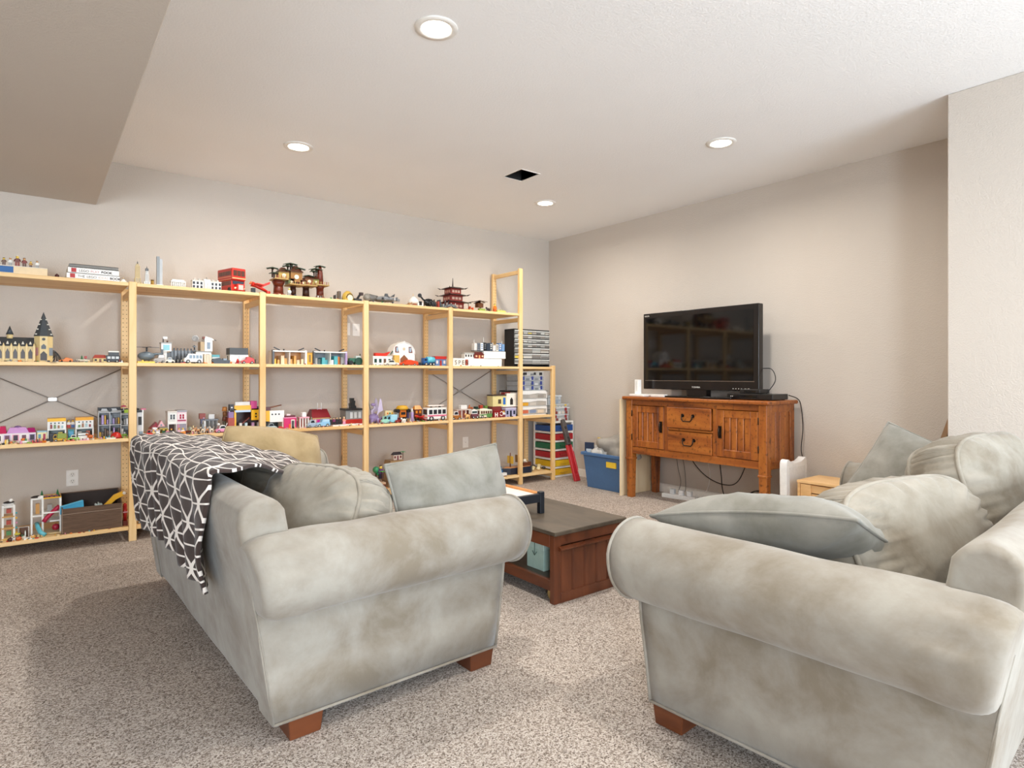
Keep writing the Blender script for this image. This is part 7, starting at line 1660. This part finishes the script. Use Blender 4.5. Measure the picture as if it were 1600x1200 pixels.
# small drawers and organisers of the short end bay
def drawerunit():
    x0, x1, Y = P(777, 5.0), P(849, 5.0), 4.985
    W_, D, H = .40, .34, .262; cx = 4.02 + W_ / 2 - .0
    r = thing('drawer_unit', 'white three-drawer plastic unit with clear fronts on the end bay', 'drawer unit', (cx + .01, 5.0, SHZ['m']), 0)
    h = W_ / 2; m = plain('#f0efec', .35)
    MB().box(-h, 0, 0, -h + .012, D, H).box(h - .012, 0, 0, h, D, H).box(-h, 0, H - .014, h, D, H).box(-h, 0, 0, h, D, .012).box(-h, D - .008, 0, h, D, H).build('case', m, r)
    for k in range(3):
        z0 = .014 + k * .081
        MB().box(-h, .0, z0 - .006, h, D, z0 + .002).build('rail', m, r)
        d = MB().box(-h + .016, -.004, z0 + .004, h - .016, .004, z0 + .07).box(-h + .018, .004, z0 + .004, h - .018, D - .02, z0 + .05).build('drawer', plain('#b9b4ac', .25), r)
        MB().prism([(-h + .016, z0 + .05), (-h * .3, z0 + .046), (h * .3, z0 + .058), (h - .016, z0 + .05), (h - .016, z0 + .074), (-h + .016, z0 + .074)], -.009, -.003, 'y').build('wavy_lip', m, d)
        for j, c in enumerate(((('#c9694a', '#7f8fae', '#d9c9b4'), ('#e0a52c', '#c9c2b8', '#b4aca2'), ('#a8a29a', '#bdb6ae', '#9a948c'))[k])):
            MB().box(-h * .8 + j * h * .55, -.0055, z0 + .008, -h * .8 + (j + .8) * h * .55, -.0035, z0 + .042).build('content', plain(c, .5), d)
    MB().box(-h - .0012, .04, H * .64, -h + .001, D - .04, H * .92).build('side_window', plain('#6f7678', .2), r)
drawerunit()
for k in range(4):
    nm = ('lowest', 'second from the bottom', 'third from the bottom', 'topmost, white-labelled')[k]
    x = 4.06 + .003 * (k % 2)
    r = thing('organizer_case', f'clear organizer case with blue latches on the white drawer unit, {nm}', 'organizer', (4.235, 5.02, SHZ['m'] + .262 + k * .052), R((-1, 1.5, -.5, .5)[k]), 'clear organizer cases in a stack')
    MB().box(-.165, 0, .002, .165, .24, .046).build('tray', plain('#b4b9be' if k < 3 else '#dddeda', .2), r, .003, 1)
    MB().box(-.168, -.003, .046, .168, .243, .051).build('lid', plain('#cdd2d6' if k < 3 else '#eeeeea', .2), r)
    for x in (-.125, .0, .125):
        if k < 3: MB().box(x - .012, -.007, .012, x + .012, .002, .05).build('latch', plain('#3a4a9a', .35), r)
    for j in range(5):
        MB().box(-.15 + j * .062, -.0012, .008, -.105 + j * .062, .001, .03).build('content', plain(('#8f959a', '#c9ccce', '#a3a8ad', '#7f868c', '#d5d7d8')[(j + k) % 5], .4), r)
    if k == 3:
        for x, w in ((-.13, .05), (.02, .03), (.10, .04)): MB().box(x, -.0035, .014, x + w, -.001, .04).build('label', plain('#3a3a3c', .5), r)
cbn = thing('game_case', 'black and red small case beside the white drawer unit', 'case', (4.438, 5.22, SHZ['m']))
MB().box(-.018, 0, 0, .018, .13, .16).build('case_body', plain('#201c1e', .4), cbn, .002, 1); MB().box(-.0185, -.001, .09, .0185, .03, .14).build('red_label', plain('#8a2a24', .4), cbn)

# ---- bottom shelf
toy('toy_tower', 'slim white toy apartment tower with black cap on the bottom shelf', 'toy building', 3, 29, 64, 'b', .08, slimtower)
toy('toy_playhouse', 'white toy playground tower with crimson tube and blue slide', 'toy building', 48, 97, 68, 'b', .08, playtower)
toy('toy_goal', 'small grey and brown toy goal frame between the two towers', 'toy', 29, 45, 17, 'b', .08, lambda r, W, H: (MB().tube([(-W / 2, 0, 0), (-W / 2, 0, H), (W / 2, 0, H), (W / 2, 0, 0)], .005, 6).build('frame', C('#b9b2ac'), r), MB().box(-W * .4, .03, 0, W * .4, .035, H * .9).build('net', C('#6a4a3a'), r)))
toy('toy_table', 'little yellow-topped toy table by the slim tower', 'toy', 22, 32, 9, 'b', .05, lambda r, W, H: (MB().cyl((0, .015, H * .85), (0, .015, H), W * .5, n=12).build('top', C('#d9d23a'), r), MB().cyl((0, .015, 0), (0, .015, H * .85), W * .1, n=6).build('stem', C('#7a9a9a'), r)))
toy('toy_chair', 'white and green toy lounge chair between the bottom-shelf towers', 'toy', 32, 42, 11, 'b', .06, lambda r, W, H: (MB().cbox(0, .02, 0, W * .7, .03, H * .35).build('seat', C(WHITE), r), MB().cbox(W * .25, .02, H * .3, W * .2, .03, H * .7).build('back', C('#e3ece6'), r), MB().cbox(-W * .2, .01, H * .35, W * .3, .02, H * .2).build('cushion', C('#2f6a44'), r)))
for x, c, nm in ((16, '#4a2620', 'dark brown'), (29, '#c9622a', 'orange'), (51, '#d9a04a', 'amber')):
    toy('toy_ball', f'{nm} round toy lying at the front of the bottom shelf', 'toy', x - 4, x + 4, 6, 'b', .012, lambda r, W, H, c=c: (MB().ball((0, .012, H * .5), H * .52, 10, (1.3, 1, 1)).build('shell', C(c), r), MB().cyl((0, .012, H * .9), (0, .012, H * 1.15), .003, n=6).build('stalk', C(BRN), r)), group='small round toys at the shelf front')
toy('toy_rabbit', 'white toy rabbit sitting at the bottom shelf front beside the dark ball', 'toy animal', 18, 25, 8, 'b', .012, animal, WHITE)
toy('toy_lounger', 'flat white toy sun lounger at the bottom shelf front', 'toy', 37, 50, 7, 'b', .01, lambda r, W, H: (MB().cbox(0, .02, 0, W, .03, H * .35).build('bed', C('#f0efe9'), r), MB().box(-.02, 0, 0, .02, .03, .006, T3(W * .3, .005, H * .3) @ Matrix.Rotation(R(-35), 4, 'Y')).build('headrest', C(WHITE), r)))
# fabric bin
xa, xb = P(96, YF + .04), P(191, YF + .04); W_ = xb - xa; D_, H_ = .27, .185
bn = thing('fabric_bin', 'dark brown stitched fabric bin on the bottom shelf below the outlet', 'bin', ((xa + xb) / 2, YF + .03, SHZ['b']), R(0))
mB = wood_mat('brown_weave', srgb('#6a5240'), srgb('#5a4434'), srgb('#493629'), (1, 6, 30), .8, False); mD = plain('#2a1d17', .7)
t = .006; h = W_ / 2
q = MB().box(-h, 0, 0, h, t, H_ - .02).box(-h, D_ - t, 0, h, D_, H_ + .045).box(-h, t, 0, h, D_ - t, .006)
for s in (-1, 1): q.prism([(t, 0), (D_ - t, 0), (D_ - t, H_ + .045), (t, H_ - .02)], s * (h - t / 2) - t / 2, s * (h - t / 2) + t / 2, 'x')
q.build('bin_wall', mB, bn, fix=True)
MB().box(-h + t, D_ - t - .002, .01, h - t, D_ - t, H_ + .04).build('lining', mD, bn)
st_ = MB().box(-h + .004, -.0012, H_ - .058, h - .004, .001, H_ - .056).box(-h + .004, -.0012, .005, -h + .0055, .001, H_ - .022).box(h - .0055, -.0012, .005, h - .004, .001, H_ - .022)
st_.build('stitching', plain('#b09c88', .6), bn)
fs = thing('foam_sheet', 'bright blue sheet sticking up at the left of the fabric bin', 'sheet', ((xa + xb) / 2 - h * .8, YF + .07, SHZ['b'] + .125), 0)
MB().prism([(-.04, 0), (.09, 0), (.085, .078), (-.04, .05)], -.004, .004, 'y').build('sheet', plain('#3fa8cf', .5), fs); MB().prism([(-.04, .05), (.085, .078), (.08, .082), (-.04, .054)], -.02, .004, 'y').build('folded_edge', plain('#56b8da', .5), fs)
bt = thing('toy_claw', 'yellow toy digger arm sticking out of the fabric bin', 'toy', ((xa + xb) / 2 + h * .50, YF + .10, SHZ['b'] + .12), 0)
MB().prism([(-.05, 0), (0, .01), (.05, .06), (.10, .085), (.11, .10), (.085, .112), (.04, .095), (.0, .05)], -.01, .01, 'y').build('arm', plain('#e8ac1e', .4), bt); MB().cyl((.10, -.012, .10), (.10, .012, .10), .010, n=10).build('joint', plain('#d9cfc0', .4), bt)
toy('toy_disc', 'pale grey crumpled toy wrapping in the middle of the fabric bin', 'toy', 148, 160, 5, 'b', .06, bits, ('#a9b4b0', '#c9d0cc', '#8fa5a0'), 5, .05, 81, dz=.16)
toy('toy_cannon', 'red toy hydrant stand squeezed between the fabric bin and the post', 'toy', 192, 200, 36, 'b', .05, lambda r, W, H: (MB().cyl((0, .03, H * .2), (0, .03, H * .85), W * .4, n=10).build('column', C('#b3221e'), r), MB().ball((0, .03, H * .88), W * .4, 8).build('cap', C('#c9281f'), r), MB().cbox(0, .03, H * .55, W * 1.0, .04, H * .04).build('band', C('#d8a0a0'), r), MB().cbox(0, .03, 0, W * .9, .06, H * .2).build('foot', C('#6a2a1c'), r)))
toy('toy_wagon', 'small toy wagon with brown load just right of the first post', 'toy vehicle', 214, 232, 22, 'b', .06, car, '#c9a06a', 'truck', extra='#7a3a24')
# fourth bay, seen between the cushion and the throw pillow
toy('toy_umbrella', 'crimson toy parasol on the bottom shelf seen above the sofa cushion', 'toy', 576, 588, 18, 'b', .06, umbrella_stand, '#c22a52', dz=.03)
toy('toy_market', 'dark red low toy market block at the bottom of the fourth bay', 'toy building', 574, 602, 15, 'b', .05, house, '#6a1e1a', '#c9a88a', 'flat', 1, 5, .08, '#e0cfc0', None, roofh=.2)
toy('toy_tree', 'round green toy tree on the bottom shelf of the fourth bay', 'toy tree', 584, 594, 42, 'b', .12, lambda r, W, H: (MB().cyl((0, .02, 0), (0, .02, H * .65), W * .12, n=7).build('trunk', C(BRN), r), MB().ball((0, .02, H * .78), W * .5, 10).build('crown', C('#3f9a6a'), r), MB().ball((W * .2, .01, H * .64), W * .3, 8).build('crown', C('#2c7a50'), r)))
toy('toy_pirate', 'purple-coated toy figure high beside the round green tree', 'toy figure', 592, 600, 22, 'b', .1, figure, '#6a3a7a', '#2c2a3a', '#1f2034', dz=.11)
toy('toy_plant', 'bright green toy palm plant right of the round green tree', 'toy tree', 593, 602, 30, 'b', .08, tree, '#58b04a', 'palm', dz=.03)
toy('toy_cliff', 'brown toy cliff hidden behind the throw pillow under the little house', 'toy', 604, 640, 56, 'b', .22, lambda r, W, H: [MB().taper(W * (.0 + .03 * (-1) ** k), .07, .24 * k / 4, W * (.95 - .1 * k), .14, W * (.85 - .1 * k), .12, .24 / 4).build('rock_block', C(('#8a6a4a', '#9a7a54', '#7a5a3c', '#a8885c')[k]), r) for k in range(4)])
toy('toy_house', 'tiny white toy house with dark roof peeking over the throw pillow', 'toy building', 615, 628, 12, 'b', .26, house, '#e3d3c6', '#3f3f48', 'hip', 1, 3, .05, '#7a3a34', '#8a4a54', roofh=.35, dz=.241)
toy('toy_tree', 'small bright green toy palm beside the tiny white house', 'toy tree', 626, 634, 14, 'b', .26, tree, '#4ab070', 'palm', dz=.241)
# end of the fifth bay and the short bay
toy('toy_knight', 'blue toy knight figure on the bottom shelf beside the pillow tip', 'toy figure', 779, 787, 17, 'b', .04, figure, '#2c6a9a', '#1f4a7a', '#123a5a', '#3f8ab0')
toy('toy_siege_tower', 'dark maroon toy gate behind the blue knight', 'toy', 772, 782, 18, 'b', .12, lambda r, W, H: (MB().cbox(0, .02, 0, W * .8, .04, H * .8).build('gate', C('#4a1a24'), r), [MB().cbox(x * W, .02, H * .8, W * .2, .04, H * .2).build('merlon', C('#3a1620'), r) for x in (-.3, 0, .3)]))
toy('toy_sled', 'small white toy sled at the front of the bottom shelf', 'toy vehicle', 778, 792, 6, 'b', .015, lambda r, W, H: (MB().box(-W / 2, 0, H * .3, W / 2, .04, H).build('deck', C(WHITE), r), [MB().box(-W * .5, y, 0, W * .5, y + .006, H * .3).build('runner', C('#7a5a44'), r) for y in (.002, .032)]))
toy('toy_pirate_ship', 'dark toy pirate ship with two masts behind the tall post', 'toy boat', 789, 834, 33, 'b', .06, boat, '#232b3c', '#c98a52', '#6a3a20', True, .12)
toy('toy_cargo', 'cream rounded toy bales piled on the deck of the pirate ship', 'toy', 813, 827, 10, 'b', .07, lambda r, W, H: [MB().ball((x * W, .03 + .02 * (k % 2), H * z), H * .3, 8).build('bale', C('#e6dcc6'), r) for k, (x, z) in enumerate(((-.35, .3), (0, .3), (.35, .3), (-.18, .72), (.18, .72)))], dz=.078)
toy('toy_rocks', 'heap of tan and black toy rocks at the end of the bottom shelf', 'toy', 833, 855, 13, 'b', .08, lambda r, W, H: [MB().ball((-W * .4 + W * .13 * k, .03 + .025 * (k % 3), H * (.25 + .12 * (k % 3))), H * (.22 + .05 * (k % 2)), 7, (1.2, 1, .8)).build('rock', C(('#d9c99a', '#c9b884', '#2c2622', '#e3d6ae')[k % 4]), r) for k in range(7)])

# ---- loose bits strewn along the shelves, too many and too small to count
def clutter(i, key, n, pal, seed, y0=.008, y1=.09, hmax=.022):
    rnd = random.Random(seed); xa, xb = PX[i] + .04, PX[i + 1] - .04
    groups = {c: MB() for c in pal}
    for k in range(n):
        x = rnd.uniform(xa, xb); y = YF + rnd.uniform(y0, y1) ; q = groups[rnd.choice(pal)]
        a = rnd.uniform(.003, .009); b_ = rnd.uniform(.003, .008); h_ = rnd.uniform(.003, hmax) * rnd.uniform(.4, 1); m = rnd.random(); z = SHZ[key]
        M = T3(x, y, z) @ Matrix.Rotation(rnd.uniform(0, 3.1), 4, 'Z')
        if m < .5: q.box(-a, -b_, 0, a, b_, h_, M)
        elif m < .7: q.cyl((0, 0, 0), (0, 0, h_), a, a * .8, 7, True, M)
        elif m < .85: q.ball((0, 0, a), a, 6, (1.2, 1, 1), M)
        else: q.box(-a * .5, -b_ * .4, 0, a * .5, b_ * .4, h_ * .7, M).ball((0, 0, h_ * .85), a * .5, 6, (1, 1, 1), M)
    me = bpy.data.meshes.new('loose_bricks'); v = []; f = []; mi = []; sm = []
    for j, c in enumerate(pal):
        q = groups[c]; k = len(v); v += q.v; f += [tuple(t + k for t in g_) for g_ in q.f]; mi += [j] * len(q.f); sm += q.sm; me.materials.append(C(c))
    me.from_pydata(v, [], f); me.polygons.foreach_set('material_index', mi); me.polygons.foreach_set('use_smooth', sm); me.update()
    o = bpy.data.objects.new('loose_bricks', me); COL.objects.link(o); o['kind'] = 'stuff'
    return o
P1 = (RED_, YEL, WHITE, BLACK, ORG, '#8fbf3f', PINK, TAN, TEAL, '#7a3a2c', '#e9dcc0', GREY)
P2 = ('#efe0c8', '#d9a884', PINK, BLACK, GREY, WHITE, '#7a4a34', RED_, '#c9a0a8', TAN)
P3 = (BRN, BLACK, WHITE, GREY, '#8a2c24', ORG, TAN, '#33405a', '#b9b2a8', GRN)
WHERE = ('left', 'second', 'third', 'fourth', 'last wide')
for i, (n, pal) in enumerate(((90, P1), (110, P2), (50, P2), (70, P3), (60, P3))):
    tag(clutter(i, 'm', n, pal, 100 + i), f'loose toy bricks and bits strewn along the {WHERE[i]} bay of the third shelf', 'bricks')
for i, n in enumerate((26, 36, 16, 26, 14)):
    tag(clutter(i, 's', n, P3, 200 + i, .006, .05, .012), f'loose toy bits scattered along the {WHERE[i]} bay of the second shelf', 'bricks')
tag(clutter(0, 'b', 40, P1, 301, .006, .07, .016), 'loose toy bits scattered on the bottom shelf before the toy towers', 'bricks')
tag(clutter(3, 'b', 50, P1, 302, .006, .2, .03), 'loose toy bits heaped on the bottom shelf behind the throw pillow', 'bricks')
for i, n in ((2, 20), (3, 26), (4, 22)):
    tag(clutter(i, 't', n, P3, 400 + i, .01, .08, .014), f'loose toy bits scattered along the {WHERE[i]} bay of the top shelf', 'bricks')
